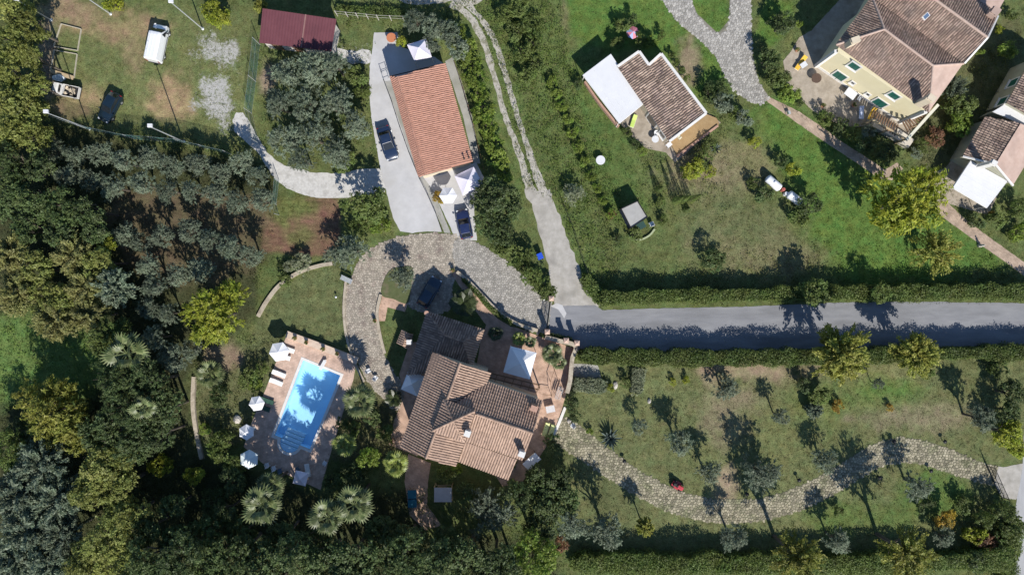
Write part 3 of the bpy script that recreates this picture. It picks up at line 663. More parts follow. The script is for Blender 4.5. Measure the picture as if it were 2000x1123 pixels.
lowwall("garden_wall", [(505, 618), (522, 588), (548, 556), (585, 532), (625, 519), (650, 515)], 0.45, 0.3, m_wallst, "low curved stone edging wall around the round lawn")
lowwall("drive_kerb", [(744, 575), (737, 610), (742, 650), (752, 690)], 0.35, 0.25, m_wallst, "low stone kerb along the inner side of the cobbled drive")
lowwall("lawn_kerb", [(676, 550), (672, 600), (676, 650), (690, 700), (712, 745)], 0.3, 0.22, m_wallst, "thin stone kerb between the round lawn and the cobbled drive")
lowwall("path_wall", [(893, 531), (915, 549), (945, 580), (975, 610), (1010, 632), (1050, 645)], 0.4, 0.55, m_wallst, "low stone wall between the brick path and the courtyard")
m_pink = mat("brick_pink", (0.36, 0.21, 0.155), (0.46, 0.29, 0.22), 5, 0.9, 0.3, 20)
lowwall("terrace_wall", [(1064, 657), (1090, 664), (1122, 674), (1116, 700), (1112, 740), (1106, 765)], 0.45, 1.1, m_pink, "dark brick wall around the corner of the brick terrace", 0.08, m_wallst)
lowwall("white_kerb", [(1104, 795), (1092, 825), (1080, 852)], 0.35, 0.12, m_cop, "pale kerb at the right edge of the terrace near the yellow loungers")

# ------------------------------------------------------------------ roofs of real barrel tiles
def tiled(parent, poly, m, sp=0.29, tl=0.40, r=0.112, seed=0, name="roof_tiles"):
    R = np.random.default_rng(seed + 3); P = [Vector(p) for p in poly]
    nrm = (P[1] - P[0]).cross(P[2] - P[0]).normalized()
    if nrm.z < 0: nrm = -nrm
    v = Vector((nrm.x, nrm.y, 0)); 
    v = (v - nrm * v.dot(nrm)); v = v.normalized() if v.length > 1e-4 else Vector((1, 0, 0))
    u = nrm.cross(v).normalized(); o = P[0]
    uv = [((p - o).dot(u), (p - o).dot(v)) for p in P]; n = len(uv)
    us = [q[0] for q in uv]; U = []; Vs = []; ends = []
    k = max(1, int((max(us) - min(us)) / sp)); st = (max(us) - min(us)) / k
    for i in range(k):
        u0 = min(us) + (i + 0.5) * st; hits = []
        for j in range(n):
            a, b = uv[j], uv[(j + 1) % n]
            if (a[0] > u0) != (b[0] > u0): hits.append(a[1] + (b[1] - a[1]) * (u0 - a[0]) / (b[0] - a[0]))
        hits.sort()
        for h0, h1 in zip(hits[::2], hits[1::2]):
            c = max(1, round((h1 - h0) / tl)); d = (h1 - h0) / c; off = 0
            for t in range(c): U.append(u0); Vs.append(h0 + t * d); ends.append(h0 + (t + 1) * d + 0.04)
    if not U: return None
    U = np.array(U); Vs = np.array(Vs); ends = np.array(ends); m_ = len(U)
    ang = np.linspace(0, math.pi, 6); ca, sa = np.cos(ang), np.sin(ang)
    jit = R.normal(0, 0.008, m_); lift = R.uniform(0.0, 0.02, m_)
    rows = []
    for which, rad, h in ((0, r * 0.86, 0.0), (1, r, 0.028)):
        vv = Vs if which == 0 else ends
        uu = U[:, None] + jit[:, None] + ca[None] * rad
        hh = sa[None] * rad * 0.62 + h + lift[:, None] * which
        rows.append(np.array(o)[None, None] + uu[..., None] * np.array(u) + np.repeat(vv[:, None], 6, 1)[..., None] * np.array(v) + hh[..., None] * np.array(nrm))
    V = np.concatenate(rows, 1).reshape(-1, 3)
    b = (np.arange(m_) * 12)[:, None, None]; q = np.array([(i, i + 1, i + 7, i + 6) for i in range(5)])[None]
    F = (b + q).reshape(-1, 4)
    V = V - np.array(wloc(parent))
    me = fastmesh(name, V, F, m); me.polygons.foreach_set("use_smooth", np.ones(len(F), bool))
    return tag(link(name, me, None, parent), kind="stuff")
def slope(parent, poly, m_tile, m_deck_, th=0.14, sp=0.29, seed=0, tiles=True):
    P = [Vector(p) for p in poly]
    if (P[1] - P[0]).cross(P[2] - P[0]).z < 0: P.reverse()
    mb = MB(); mb.slab(P, th); o = mb.build("roof_slope", m_deck_, parent)
    if tiles: tiled(o, P, m_tile, sp, seed=seed)
    return o
def ridge(parent, a, b, m, r=0.15, name="ridge_cap"):
    a = Vector(a); b = Vector(b); L_ = (b - a).length; k = max(1, int(L_ / 0.45)); mb = MB()
    for i in range(k):
        p = a.lerp(b, i / k); q = a.lerp(b, (i + 1.06) / k); mb.tube(p + Vector((0, 0, .02)), q + Vector((0, 0, .05)), r * 0.92, r, 8)
    o = mb.build(name, m, parent, smooth=False); return o
def chimney(parent, px, z0, z1, s, m, rz=0.0, capm=None):
    p = W(px[0], px[1], z1); mb = MB(); mb.box((p.x, p.y, (z0 + z1) / 2), (s[0], s[1], z1 - z0), rz)
    c = mb.build("chimney", m, parent)
    mb = MB(); mb.box((p.x, p.y, z1 + 0.05), (s[0] + 0.16, s[1] + 0.16, 0.10), rz)
    for sx in (-1, 1): mb.box((p.x + sx * 0.3 * s[0] * math.cos(rz), p.y + sx * 0.3 * s[0] * math.sin(rz), z1 + 0.2), (0.1, s[1], 0.2), rz)
    mb.box((p.x, p.y, z1 + 0.33), (s[0] + 0.1, s[1] + 0.1, 0.06), rz); mb.build("chimney_cap", capm or m, c)
    return c
def inset(poly, d):
    return offs(poly, -d)
def wall_box(parent, poly_xy, z0, z1, m, name="wall"):
    mb = MB(); mb.prism(poly_xy, z0, z1); return mb.build(name, m, parent)
def mid(a, b, t=0.5): return tuple(a[i] + (b[i] - a[i]) * t for i in range(len(a)))

m_t_main = mat("tile_main", (0.335, 0.225, 0.165), (0.41, 0.285, 0.215), 1.2, 0.85, 0.2, 30, island=0.16, c3=(0.29, 0.20, 0.155))
m_d_main = mat("tile_main_pan", (0.21, 0.142, 0.11), (0.26, 0.18, 0.14), 3.0, 0.9)
m_t_or = mat("tile_orange", (0.40, 0.205, 0.145), (0.45, 0.24, 0.175), 1.2, 0.85, 0.1, 30, island=0.10)
m_d_or = mat("tile_orange_pan", (0.35, 0.175, 0.125), (0.39, 0.20, 0.145), 3.0, 0.9)
m_t_br = mat("tile_brown", (0.225, 0.152, 0.12), (0.32, 0.235, 0.185), 0.9, 0.88, 0.2, 30, island=0.34, c3=(0.19, 0.15, 0.13))
m_d_br = mat("tile_brown_pan", (0.16, 0.115, 0.095), (0.20, 0.15, 0.125), 3.0, 0.9)
m_t_mix = mat("tile_mixed", (0.21, 0.145, 0.115), (0.36, 0.275, 0.215), 1.4, 0.88, 0.2, 30, island=0.45, c3=(0.19, 0.14, 0.125))
m_pinkr = mat("roof_rosy", (0.40, 0.285, 0.235), (0.47, 0.35, 0.295), 1.2, 0.9, 0.2, 20, c3=(0.34, 0.25, 0.21))
m_trim = mat("trim_white", (0.60, 0.58, 0.55), (0.68, 0.66, 0.63), 2, 0.8)
m_beige = mat("render_beige", (0.50, 0.42, 0.31), (0.56, 0.48, 0.37), 1.5, 0.9, 0.15, 25)
m_yel = mat("render_yellow", (0.62, 0.55, 0.36), (0.66, 0.59, 0.40), 0.7, 0.9, 0.12, 25, c3=(0.60, 0.535, 0.37))
m_olwall = mat("render_olive", (0.31, 0.30, 0.23), (0.36, 0.35, 0.27), 1.0, 0.9, 0.12, 25)
m_green = mat("shutter_green", (0.012, 0.085, 0.068), (0.018, 0.11, 0.085), 4, 0.5, stretch=(1, 1, 30))
m_glass = mat("window_glass", (0.02, 0.025, 0.03), (0.025, 0.03, 0.035), 3, 0.08, spec=0.6)
m_dark = mat("iron_dark", (0.02, 0.02, 0.022), (0.03, 0.03, 0.032), 5, 0.5, metal=0.4)
m_wood = mat("timber_brown", (0.14, 0.082, 0.048), (0.19, 0.115, 0.068), 3, 0.8, 0.2, 15, stretch=(1, 8, 1))
m_woodl = mat("timber_pale", (0.36, 0.27, 0.16), (0.45, 0.35, 0.22), 3, 0.8, 0.2, 15)

def wall_windows(parent, a, b, specs, frame_m, fill_m):
    """openings on the vertical wall over ground line a->b: (t along, z centre, width, height)"""
    a = Vector((a[0], a[1], 0)); b = Vector((b[0], b[1], 0)); d = (b - a).normalized(); rz = math.atan2(d.y, d.x); nn = Vector((d.y, -d.x, 0))
    for t, z, w, h, kind in specs:
        p = a + d * t + nn * 0.02
        win = MB().box((p.x, p.y, z), (w, 0.07, h), rz).build(kind, fill_m, parent)
        fr = MB()
        for sx in (-1, 1):
            q = p + d * sx * (w / 2 + 0.08); fr.box((q.x, q.y, z), (0.16, 0.12, h + 0.32), rz)
        for sz in (-1, 1):
            fr.box((p.x, p.y, z + sz * (h / 2 + 0.08)), (w, 0.118, 0.16), rz)
        fr.build("frame", frame_m, win)
        sl = MB(); 
        sl.box((p.x + nn.x * .045, p.y + nn.y * .045, z), (0.05, 0.03, h * 0.98), rz); sl.build("mullion", fill_m, win)
        si = p + nn * 0.1
        MB().box((si.x, si.y, z - h / 2 - 0.19), (w + 0.4, 0.2, 0.05), rz).build("sill", frame_m, win)
def on_wall(A, B, px):
    A = Vector((A[0], A[1])); B = Vector((B[0], B[1])); d = (B - A).normalized(); nn = Vector((d.y, -d.x))
    g = W(px[0], px[1]); G = Vector((g.x, g.y)); s = A.dot(nn) / G.dot(nn)
    return (G * s - A).dot(d), CAM_H * (1 - s)

# ---- main house
mh = thing("main_house", "large villa with pale brown tiled roofs and a square central tower beside the pool", "house", W(925, 790))
E, RZ = 7.2, 9.2
NW, NE, SE, SW = W(845, 688, E), W(958, 728, E), W(889, 911, E), W(782, 873, E)
RN, RS = W(899, 709, RZ), W(832, 895, RZ)
slope(mh, [NW, RN, RS, SW], m_t_main, m_d_main, seed=1)
EN0, EN1, ES0, ES1 = W(953, 746, E - .1), W(1060, 783, E - .1), W(908, 861, E - .1), W(1021, 898, E - .1)
RE0, RE1 = W(884, 793, RZ), W(1041, 846, RZ)
slope(mh, [RN, NE, SE, RS], m_t_main, m_d_main, seed=2)
slope(mh, [EN0, EN1, RE1, RE0], m_t_main, m_d_main, seed=3)
slope(mh, [RE0, RE1, ES1, ES0], m_t_main, m_d_main, seed=4)
slope(mh, [W(908, 863, 6.9), W(1010, 897, 6.9), W(992, 936, 5.7), W(896, 901, 5.7)], m_t_main, m_d_main, seed=5)
ridge(mh, RN, RS, m_t_main); ridge(mh, RE0.lerp(RE1, .3), RE1, m_t_main)
TE, TA = 9.35, 10.7
tc_ = [W(867, 780, TE), W(927, 803, TE), W(906, 863, TE), W(845, 841, TE)]; ta = W(885, 822, TA)
for i in range(4):
    slope(mh, [tc_[i], tc_[(i + 1) % 4], ta], m_t_main, m_d_main, seed=6 + i); ridge(mh, tc_[i], ta, m_t_main, 0.12)
wall_box(mh, inset([(p.x, p.y) for p in tc_], 0.3), 6.5, TE - 0.12, m_beige, "tower_wall")
def gable_wall(parent, c, r, m, ins=0.35, zb=0.0):
    """c = four eave corners in order (two gable ends: 0-1 and 2-3), r = ridge ends over 0-1 and 2-3"""
    P = inset([(p.x, p.y) for p in c], ins); z = c[0].z - 0.16; mb = MB()
    g = [mid(P[0], P[1]), mid(P[2], P[3])]; zr = r[0].z - 0.30
    V = [(p[0], p[1], zb) for p in P] + [(p[0], p[1], z) for p in P] + [(g[0][0], g[0][1], zr), (g[1][0], g[1][1], zr)]
    mb.add(V, [(0, 1, 5, 8, 4), (1, 2, 6, 5), (2, 3, 7, 9, 6), (3, 0, 4, 7), (4, 8, 9, 7), (8, 5, 6, 9), (3, 2, 1, 0)])
    return mb.build("wall", m, parent)
gable_wall(mh, [NW, NE, SE, SW], [RN, RS], m_beige)
gable_wall(mh, [EN1, ES1, W(900, 858, E - .1), W(945, 743, E - .1)], [RE1, RE0], m_beige)
wall_box(mh, inset(xy([(905, 863), (1010, 897), (992, 936), (896, 901)], 5.7), 0.35), 0, 5.6, m_beige, "wall")
# north lower wing, hipped; villa shade put in as darker tiles, sunlit hip lighter
LZ, LR = 3.1, 4.2
nw = [W(834, 609, LZ), W(945, 644, LZ), W(920, 722, LZ), W(795, 732, LZ)]
ra, rb = W(868, 655, LR), W(904, 668, LR)
slope(mh, [nw[0], nw[1], rb, ra], m_t_br, m_d_br, seed=11); slope(mh, [nw[1], nw[2], rb], m_t_main, m_d_main, seed=12)
slope(mh, [nw[2], nw[3], ra, rb], m_t_br, m_d_br, seed=13); slope(mh, [nw[3], nw[0], ra], m_t_br, m_d_br, seed=14)
ridge(mh, nw[0], ra, m_t_br, .12); ridge(mh, ra, rb, m_t_br, .12); ridge(mh, rb, nw[1], m_t_br, .12)
wall_box(mh, inset([(p.x, p.y) for p in nw], 0.5), 0, LZ - 0.12, m_beige, "wing_wall")
MB().lathe([(0.22, 0), (0.26, .1), (0.2, .5), (0.3, .62), (0.3, .7)], W(833, 608, LZ) + Vector((0.1, -0.2, 0)), 12).build("finial", m_pink, mh)
chimney(mh, (1043, 797), 7.6, 9.1, (0.7, 0.55), m_pink, -0.35); chimney(mh, (1019, 886), 7.2, 9.3, (0.6, 0.5), m_trim, -0.35)
chimney(mh, (913, 846), 8.9, 10.3, (0.55, 0.55), m_trim, -0.35)
a, b = EN1, EN0
wall_windows(mh, *[(q[0], q[1]) for q in (inset([(p.x, p.y) for p in (EN1, ES1, W(900, 858, E - .1), W(945, 743, E - .1))], 0.33)[i] for i in (0, 1))][::-1], [(2.0, 5.0, 1.0, 1.3, "window"), (5.0, 5.0, 1.0, 1.3, "window"), (3.4, 1.5, 1.4, 2.2, "door")], m_trim, m_wood)
# timber beam pergola edge between the house and the white canopy
pg = thing("pergola", "dark timber pergola beam frame between the villa and the white square canopy", "pergola", W(1000, 735))
for i in range(2):
    MB().bar(W(955 + i * -3, 728 + i * 9, 2.7), W(1055 - i * 2, 752 + i * 9, 2.7), 0.14, 0.2).build("beam", m_wood, pg)
for i in range(7):
    t = i / 6; MB().bar(W(955 + 98 * t, 727 + 25 * t, 2.84), W(950 + 98 * t, 741 + 25 * t, 2.84), 0.09, 0.12).build("rafter", m_wood, pg)
for q in ((957, 729), (1052, 752)): MB().bar(W(*q), W(*q) + Vector((0, 0, 2.6)), 0.14).build("post", m_wood, pg)

# small oven hut west of the villa
hut = thing("garden_oven", "small brick garden oven with its own little tiled roof left of the villa", "oven", W(790, 665))
h1 = [W(788, 644, 2.3), W(799, 661, 2.3), W(793, 681, 2.3), W(776, 669, 2.3)]
hr0, hr1 = W(795, 650, 2.9), W(786, 676, 2.9)
slope(hut, [W(787, 644, 2.2), hr0, hr1, W(776, 669, 2.2)], m_t_main, m_d_main, sp=0.26, seed=21)
slope(hut, [hr0, W(806, 653, 2.2), W(797, 682, 2.2), hr1], m_t_main, m_d_main, sp=0.26, seed=22)
wall_box(hut, inset(xy([(787, 645), (806, 654), (797, 681), (776, 670)], 2.2), 0.25), 0, 2.15, m_pink)
chimney(hut, (799, 668), 1.8, 3.2, (0.45, 0.45), m_trim)

# ---- orange roofed house
oh = thing("orange_house", "long house with bright terracotta orange roof beside the concrete drive", "house", W(845, 235))
OZ, OR = 3.7, 4.5
a, b, c, d = W(762, 149, OZ), W(869, 123.5, OZ - .6), W(923, 316, OZ - .6), W(818, 345, OZ)
r0, r1 = W(777, 150, OR), W(831, 341, OR)
slope(oh, [a, r0, r1, d], m_t_or, m_d_or, seed=31, sp=0.235); slope(oh, [r0, b, c, r1], m_t_or, m_d_or, seed=32, sp=0.235)
ridge(oh, r0, r1, m_t_or, .12)
wall_box(oh, inset([(p.x, p.y) for p in (a, b, c, d)], 0.3), 0, 2.92, m_beige)
for p, q in ((a, b), (d, c)): MB().bar(p - Vector((0, 0, .12)), q - Vector((0, 0, .12)), 0.05, 0.22).build("fascia", m_dark, oh)
bmW = inset([(p.x, p.y) for p in (a, b, c, d)], 0.3)
wall_windows(oh, bmW[0], bmW[3], [(2.5, 1.6, 1.0, 1.2, "window"), (6.0, 1.2, 1.0, 2.1, "door"), (9.6, 1.6, 1.0, 1.2, "window")], m_trim, m_green)
for q in ((916, 309), (907, 311)):
    mbv = MB(); p = W(q[0], q[1], 3.3); mbv.tube(p, p + Vector((0, 0, .6)), 0.07, 0.07, 8); mbv.lathe([(0.13, .6), (0.13, .66), (0.02, .74)], p, 8); mbv.build("vent_pipe", m_dark, oh)

# ---- red metal shed
rs = thing("red_shed", "shed with a dark red metal sheet roof at the top edge near the parking field", "shed", W(582, 60))
m_red = mat("sheet_maroon", (0.118, 0.040, 0.050), (0.140, 0.050, 0.060), 0.8, 0.6, c3=(0.108, 0.040, 0.048))
q = [W(513, 17, 3.3), W(657, 38, 3.3), W(647, 101, 2.7), W(506, 84, 2.7)]
mb = MB(); mb.slab(q, 0.08); rf = mb.build("roof", m_red, rs)
for i in range(25):
    t = (i + 0.5) / 25; p0 = q[0].lerp(q[1], t); p1 = q[3].lerp(q[2], t); MB().bar(p0 + Vector((0, 0, .02)), p1 + Vector((0, 0, .02)), 0.06, 0.05).build("rib", m_red, rf)
p0 = q[0].lerp(q[1], .585); p1 = q[3].lerp(q[2], .585); MB().bar(p0 + Vector((0, 0, .03)), p1 + Vector((0, 0, .03)), 0.16, 0.06).build("seam", mat("sheet_seam", (0.24, 0.13, 0.12), None, 3, 0.7), rf)
wall_box(rs, inset([(p.x, p.y) for p in q], 0.3), 0, 2.55, mat("shed_wall", (0.48, 0.44, 0.40), (0.56, 0.52, 0.48), 2, 0.9, 0.2, 15))
for k in (0.2, 0.5):
    p0 = q[3].lerp(q[2], k); MB().box((p0.x, p0.y + 0.26, 1.1), (1.2, 0.06, 2.0), -0.13).build("door", m_wood, rs)

# ---- bungalow with the white canopy
bh = thing("bungalow", "small bungalow with speckled brown tiled roof edged in white next to a white awning", "house", W(1290, 190))
BZ = 3.0
z_ = lambda x, y, z: W(x, y, z)
def bpt(x, y):
    """height on the single-pitch roof: rises from the left edge to the right edge"""
    ex, ey = 1255 - 1207, 101 - 130; t = ((x - 1207) * (261 - 130) - (y - 130) * (1292 - 1207)) / 1.0
    L0 = math.hypot(85, 131); d = ((x - 1207) * 131 - (y - 130) * 85) / L0
    return W(x, y, BZ + d * 0.0135)
R1 = [bpt(*p) for p in ((1207, 132), (1247, 104), (1352, 243), (1306, 275))]
R2 = [bpt(*p) for p in ((1266, 129), (1291, 109), (1376, 222), (1352, 243))]
slope(bh, R1, m_t_mix, m_d_br, sp=0.28, seed=41); 
slope(bh, [bpt(1266, 129.5), bpt(1291, 109), bpt(1376, 222), bpt(1352.4, 242.7)], m_t_mix, m_d_br, sp=0.28, seed=42)
trim = MB(); tz = Vector((0, 0, .10))
T_ = [(1206, 131), (1248, 101.5), (1267, 128), (1291, 106), (1379, 222), (1307, 277)]
for i in range(len(T_) - 1): trim.bar(bpt(*T_[i]) + tz, bpt(*T_[i + 1]) + tz, 0.30, 0.16)
trim.build("parapet_trim", m_trim, bh)
wall_box(bh, inset([(p.x, p.y) for p in (bpt(1207, 131), bpt(1248, 102), bpt(1267, 128), bpt(1291, 107), bpt(1378, 222), bpt(1307, 277))], 0.25), 0, BZ - 0.1, m_beige)
mb = MB(); mb.bar(W(1276, 232, 2.5), W(1289, 250, 2.5), 0.06, 1.0); 
bw = inset([(p.x, p.y) for p in (bpt(1207, 131), bpt(1306, 275), bpt(1378, 222), bpt(1291, 107))], 0.25)
wall_windows(bh, bw[0], bw[1], [(7.2, 1.25, 1.6, 2.2, "door"), (9.4, 1.5, 0.9, 1.2, "window")], m_trim, m_glass)
pc = MB(); pc.slab([W(1272, 228, 2.5), W(1280, 222, 2.55), W(1297, 246, 2.55), W(1288, 252, 2.5)], 0.06); pc.build("door_canopy", mat("canopy_smoke", (0.10, 0.12, 0.14), None, 2, 0.3), bh)
pv = MB(); pv.prism(xy([(1307, 279), (1378, 224), (1398, 232), (1404, 243), (1322, 304)]), 0.03, 0.28); pv.build("veranda", mat("veranda_ochre", (0.30, 0.20, 0.10), (0.36, 0.25, 0.13), 1.5, 0.9, 0.2, 20), bh)
pv = MB(); pv.bar(W(1322, 306, .3), W(1402, 246, .3), 0.28, 0.3); pv.build("veranda_wall", m_pink, bh)

def flat_awning(name, label, pts, z, m, posts, dz=(0, 0, 0, 0), th=0.08):
    o = thing(name, label, "awning", W(*mid(pts[0], pts[2])))
    P = [W(p[0], p[1], z + e) for p, e in zip(pts, dz)]
    mb = MB(); mb.slab(P, th); cv = mb.build("cover", m, o)
    fr = MB()
    for i in range(4): fr.bar(P[i] - Vector((0, 0, th + .05)), P[(i + 1) % 4] - Vector((0, 0, th + .05)), 0.08, 0.1)
    fr.build("frame", m_trim, o)
    for i in range(1, 6):
        p = P[0].lerp(P[1], i / 6); q_ = P[3].lerp(P[2], i / 6); MB().bar(p + Vector((0, 0, .005)), q_ + Vector((0, 0, .005)), 0.03, 0.025).build("seam", m, cv)
    c = sum((p for p in P), Vector()) / 4
    for i in posts:
        p = P[i].lerp(c, 0.04); MB().bar((p.x, p.y, 0), (p.x, p.y, p.z - th), 0.06).build("post", m_trim, o)
    return o
m_awn = mat("awning_white", (0.60, 0.60, 0.61), (0.64, 0.64, 0.65), 0.8, 0.8, c3=(0.58, 0.58, 0.59))
flat_awning("white_awning", "large white flat awning joined to the bungalow with the speckled roof", [(1138.5, 147), (1193, 106), (1257, 203), (1210, 241)], 2.7, m_awn, (0, 1, 3), (0, .15, .15, 0))
flat_awning("white_awning", "large white flat awning in front of the house at the right edge", [(1861, 367), (1896, 314), (1968, 354), (1928, 406)], 2.6, m_awn, (0, 3, 2), (0, .3, .3, 0))

lowwall("awning_wall", [(1141, 163), (1165, 198), (1192, 232), (1207, 250)], 0.25, 0.8, m_pink, "low brick wall along the left side of the bungalow's white awning")
# ---- yellow house
yh = thing("yellow_house", "two storey pale yellow house with green shutters and brown tiled hip roofs at top right", "house", W(1740, 110))
YE, YR = 5.55, 7.1
L0, R0 = W(1633, 88, YE), W(1814, 219, YE); RL, RR = W(1727, 58, YR), W(1822, 129, YR)
VL, VR = W(1703, -6, YE), W(1881, 125, YE)
slope(yh, [L0, RL, RR, R0], m_t_br, m_d_br, seed=51, sp=0.28); slope(yh, [RL, VL, VR, RR], m_t_br, m_d_br, seed=52, sp=0.28)
slope(yh, [L0, VL, RL], m_t_br, m_d_br, seed=53, sp=0.28); slope(yh, [R0, RR, VR], m_pinkr, m_pinkr, seed=54, tiles=False)
m_ridge = mat("ridge_rosy", (0.40, 0.29, 0.24), (0.47, 0.36, 0.30), 3, 0.9)
for p, q_ in ((L0, RL), (RL, RR), (RR, R0), (RR, VR), (RL, VL)): ridge(yh, p, q_, m_ridge, 0.14)
R2a, R2b = W(1738, -64, 7.9), W(1927, 73, 7.9); F2a, F2b = W(1763, -120, YE + .3), W(1949, 30, YE + .3)
slope(yh, [VL, R2a, R2b, W(1883, 123, YE + .05)], m_t_br, m_d_br, seed=55, sp=0.28)
slope(yh, [R2a, F2a, F2b, R2b], m_t_br, m_d_br, seed=56, sp=0.28); ridge(yh, R2a, R2b, m_ridge, .15)
slope(yh, [W(1896, -14, 6.2), W(1985, -40, 5.7), W(1945, 30, 5.7)], m_pinkr, m_pinkr, tiles=False)
vg = MB(); vg.bar(W(1884, 124, YE + .12), W(1929, 74, 7.95), 0.2, 0.18); vg.bar(W(1929, 74, 7.95), W(1949, 32, YE + .35), 0.2, 0.18); vg.build("verge_trim", m_trim, yh)
GA, GB = W(1593, 130), W(1757, 240)
back = [(VR.x, VR.y), (VL.x, VL.y)]
fw = [(GA.x, GA.y), (GB.x, GB.y)]
ydir = (GB - GA).normalized(); yin = Vector((-ydir.y, ydir.x, 0)); dep = 14.5
yw = [fw[0], fw[1], (fw[1][0] + yin.x * 6.2, fw[1][1] + yin.y * 6.2), (fw[0][0] + yin.x * 6.2, fw[0][1] + yin.y * 6.2)]
wall_box(yh, yw, 0, YE - 0.1, m_yel)
yw2 = [(p.x, p.y) for p in (W(1712, -5, YE), W(1880, 122, YE), W(1925, 72, 5.55), W(1944, 36, YE), W(1770, -110, YE))]
wall_box(yh, inset(yw2, 0.3), 0, YE - 0.06, m_yel)
# corner quoins, pale plinth
qn = MB()
for g in (GA, GB): qn.bar((g.x, g.y, 0), (g.x, g.y, YE - .1), 0.4, 0.4)
qn.bar(GA + Vector((0, 0, .25)), GB + Vector((0, 0, .25)), 0.14, 0.5); qn.build("plinth", m_trim, yh)
spec = []
for px, w, h, kd in (((1668.5, 129.5), 1.15, 1.25, "window"), ((1635.5, 151.5), 1.45, 2.1, "door"), ((1746, 187), 1.15, 1.25, "window"), ((1711, 205), 1.45, 2.1, "door")):
    t, zc = on_wall(fw[0], fw[1], px); spec.append((t, max(zc, h / 2 + 0.05), w, h, kd))
wall_windows(yh, fw[0], fw[1], spec, m_trim, m_green)
spec = []
for px in ((1666, 162), (1695.5, 184.5)):
    t, zc = on_wall(fw[0], fw[1], px); spec.append((t, zc, 0.4, 0.45, "window"))
wall_windows(yh, fw[0], fw[1], spec, m_trim, m_glass)
chimney(yh, (1669, 80), 5.6, 7.2, (0.9, 0.6), mat("chimney_cream", (0.55, 0.46, 0.34), (0.60, 0.52, 0.40), 3, 0.9), 0.35)
chimney(yh, (1817, 193), 5.6, 7.9, (0.8, 0.6), MATS["chimney_cream"], -0.6); chimney(yh, (1942, 24), 5.6, 7.3, (0.8, 0.8), m_pinkr, -0.6)
def on_plane(px, a, b, c):
    """where the sight line through a pixel meets the plane of a roof"""
    n_ = (b - a).cross(c - a); g = W(*px); o_ = Vector((0, 0, CAM_H)); d_ = g - o_; return o_ + d_ * ((a - o_).dot(n_) / d_.dot(n_))
sk = [on_plane(q_, VL, R2a, R2b) for q_ in ((1804, 42), (1799, 35), (1810, 25), (1815, 32))]
mb = MB(); mb.slab([p + Vector((0, 0, .20)) for p in sk], 0.24); s_ = mb.build("skylight", m_trim, yh)
mb = MB(); cc = sum(sk, Vector()) / 4; mb.slab([p.lerp(cc, .22) + Vector((0, 0, .225)) for p in sk], 0.02); mb.build("pane", mat("skylight_blue", (0.10, 0.16, 0.27), None, 3, 0.1, spec=0.6), s_)
# slatted timber veranda at its lower corner
vr = thing("slatted_pergola", "brown slatted timber pergola with a long white beam at the corner of the yellow house", "pergola", W(1760, 250))
for i in range(12):
    t = i / 11; MB().bar(W(1708 + 46 * t, 216 + 28 * t, 2.6), W(1700 + 47 * t, 232 + 34 * t, 2.5), 0.14, 0.12).build("slat", m_wood, vr)
for i in range(12):
    t = i / 11; MB().bar(W(1763 + 49 * t, 238 - 21 * t, 2.6), W(1774 + 50 * t, 258 - 42 * t, 2.5), 0.14, 0.12).build("slat", m_wood, vr)
MB().bar(W(1702, 233, 2.5), W(1770, 273, 2.5), 0.22, 0.24).build("beam", m_woodl, vr)
MB().bar(W(1770, 274, 2.55), W(1832, 205, 2.7), 0.34, 0.24).build("beam", mat("beam_pale", (0.56, 0.54, 0.44), (0.62, 0.60, 0.50), 2, 0.8), vr)
for p in ((1703, 234), (1737, 253), (1769, 272), (1802, 240), (1830, 208)):
    g = W(p[0], p[1], 2.4); MB().bar((g.x, g.y, 0), (g.x, g.y, 2.45), 0.2).build("post", m_woodl, vr)
lowwall("terrace_parapet", [(1701, 242), (1740, 262), (1772, 284)], 1.2, 0.9, mat("wall_chalk", (0.50, 0.45, 0.37), (0.58, 0.53, 0.45), 2, 0.9, 0.2, 15), "pale sloping parapet below the slatted pergola of the yellow house")

# ---- house at the right edge
gh = thing("corner_house", "house with mottled brown and plain rosy roof halves at the right edge", "house", W(1960, 280))
GZ, GR = 3.1, 4.2
a, b, c, d = W(1925, 228, GZ), W(1880, 306, GZ), W(1978, 363, GZ), W(2040, 262, GZ)
r0, r1 = W(1992, 241, GR), W(1943, 321, GR)
slope(gh, [a, r0, r1, b], m_t_mix, m_d_br, seed=61, sp=0.28); slope(gh, [r0, d, c, r1], m_pinkr, m_pinkr, tiles=False)
ridge(gh, r0, r1, m_dark, 0.06)
gable_wall(gh, [a, d, c, b], [r0, r1], m_olwall, 0.3)
tr_ = MB(); tr_.bar(b + Vector((0, 0, .05)), r1 + Vector((0, 0, .05)), .2, .16); tr_.bar(r1 + Vector((0, 0, .05)), c + Vector((0, 0, .05)), .2, .16); tr_.build("verge_trim", m_trim, gh)
chimney(gh, (1939, 319), 3.3, 5.7, (0.55, 0.45), m_trim, -0.5)
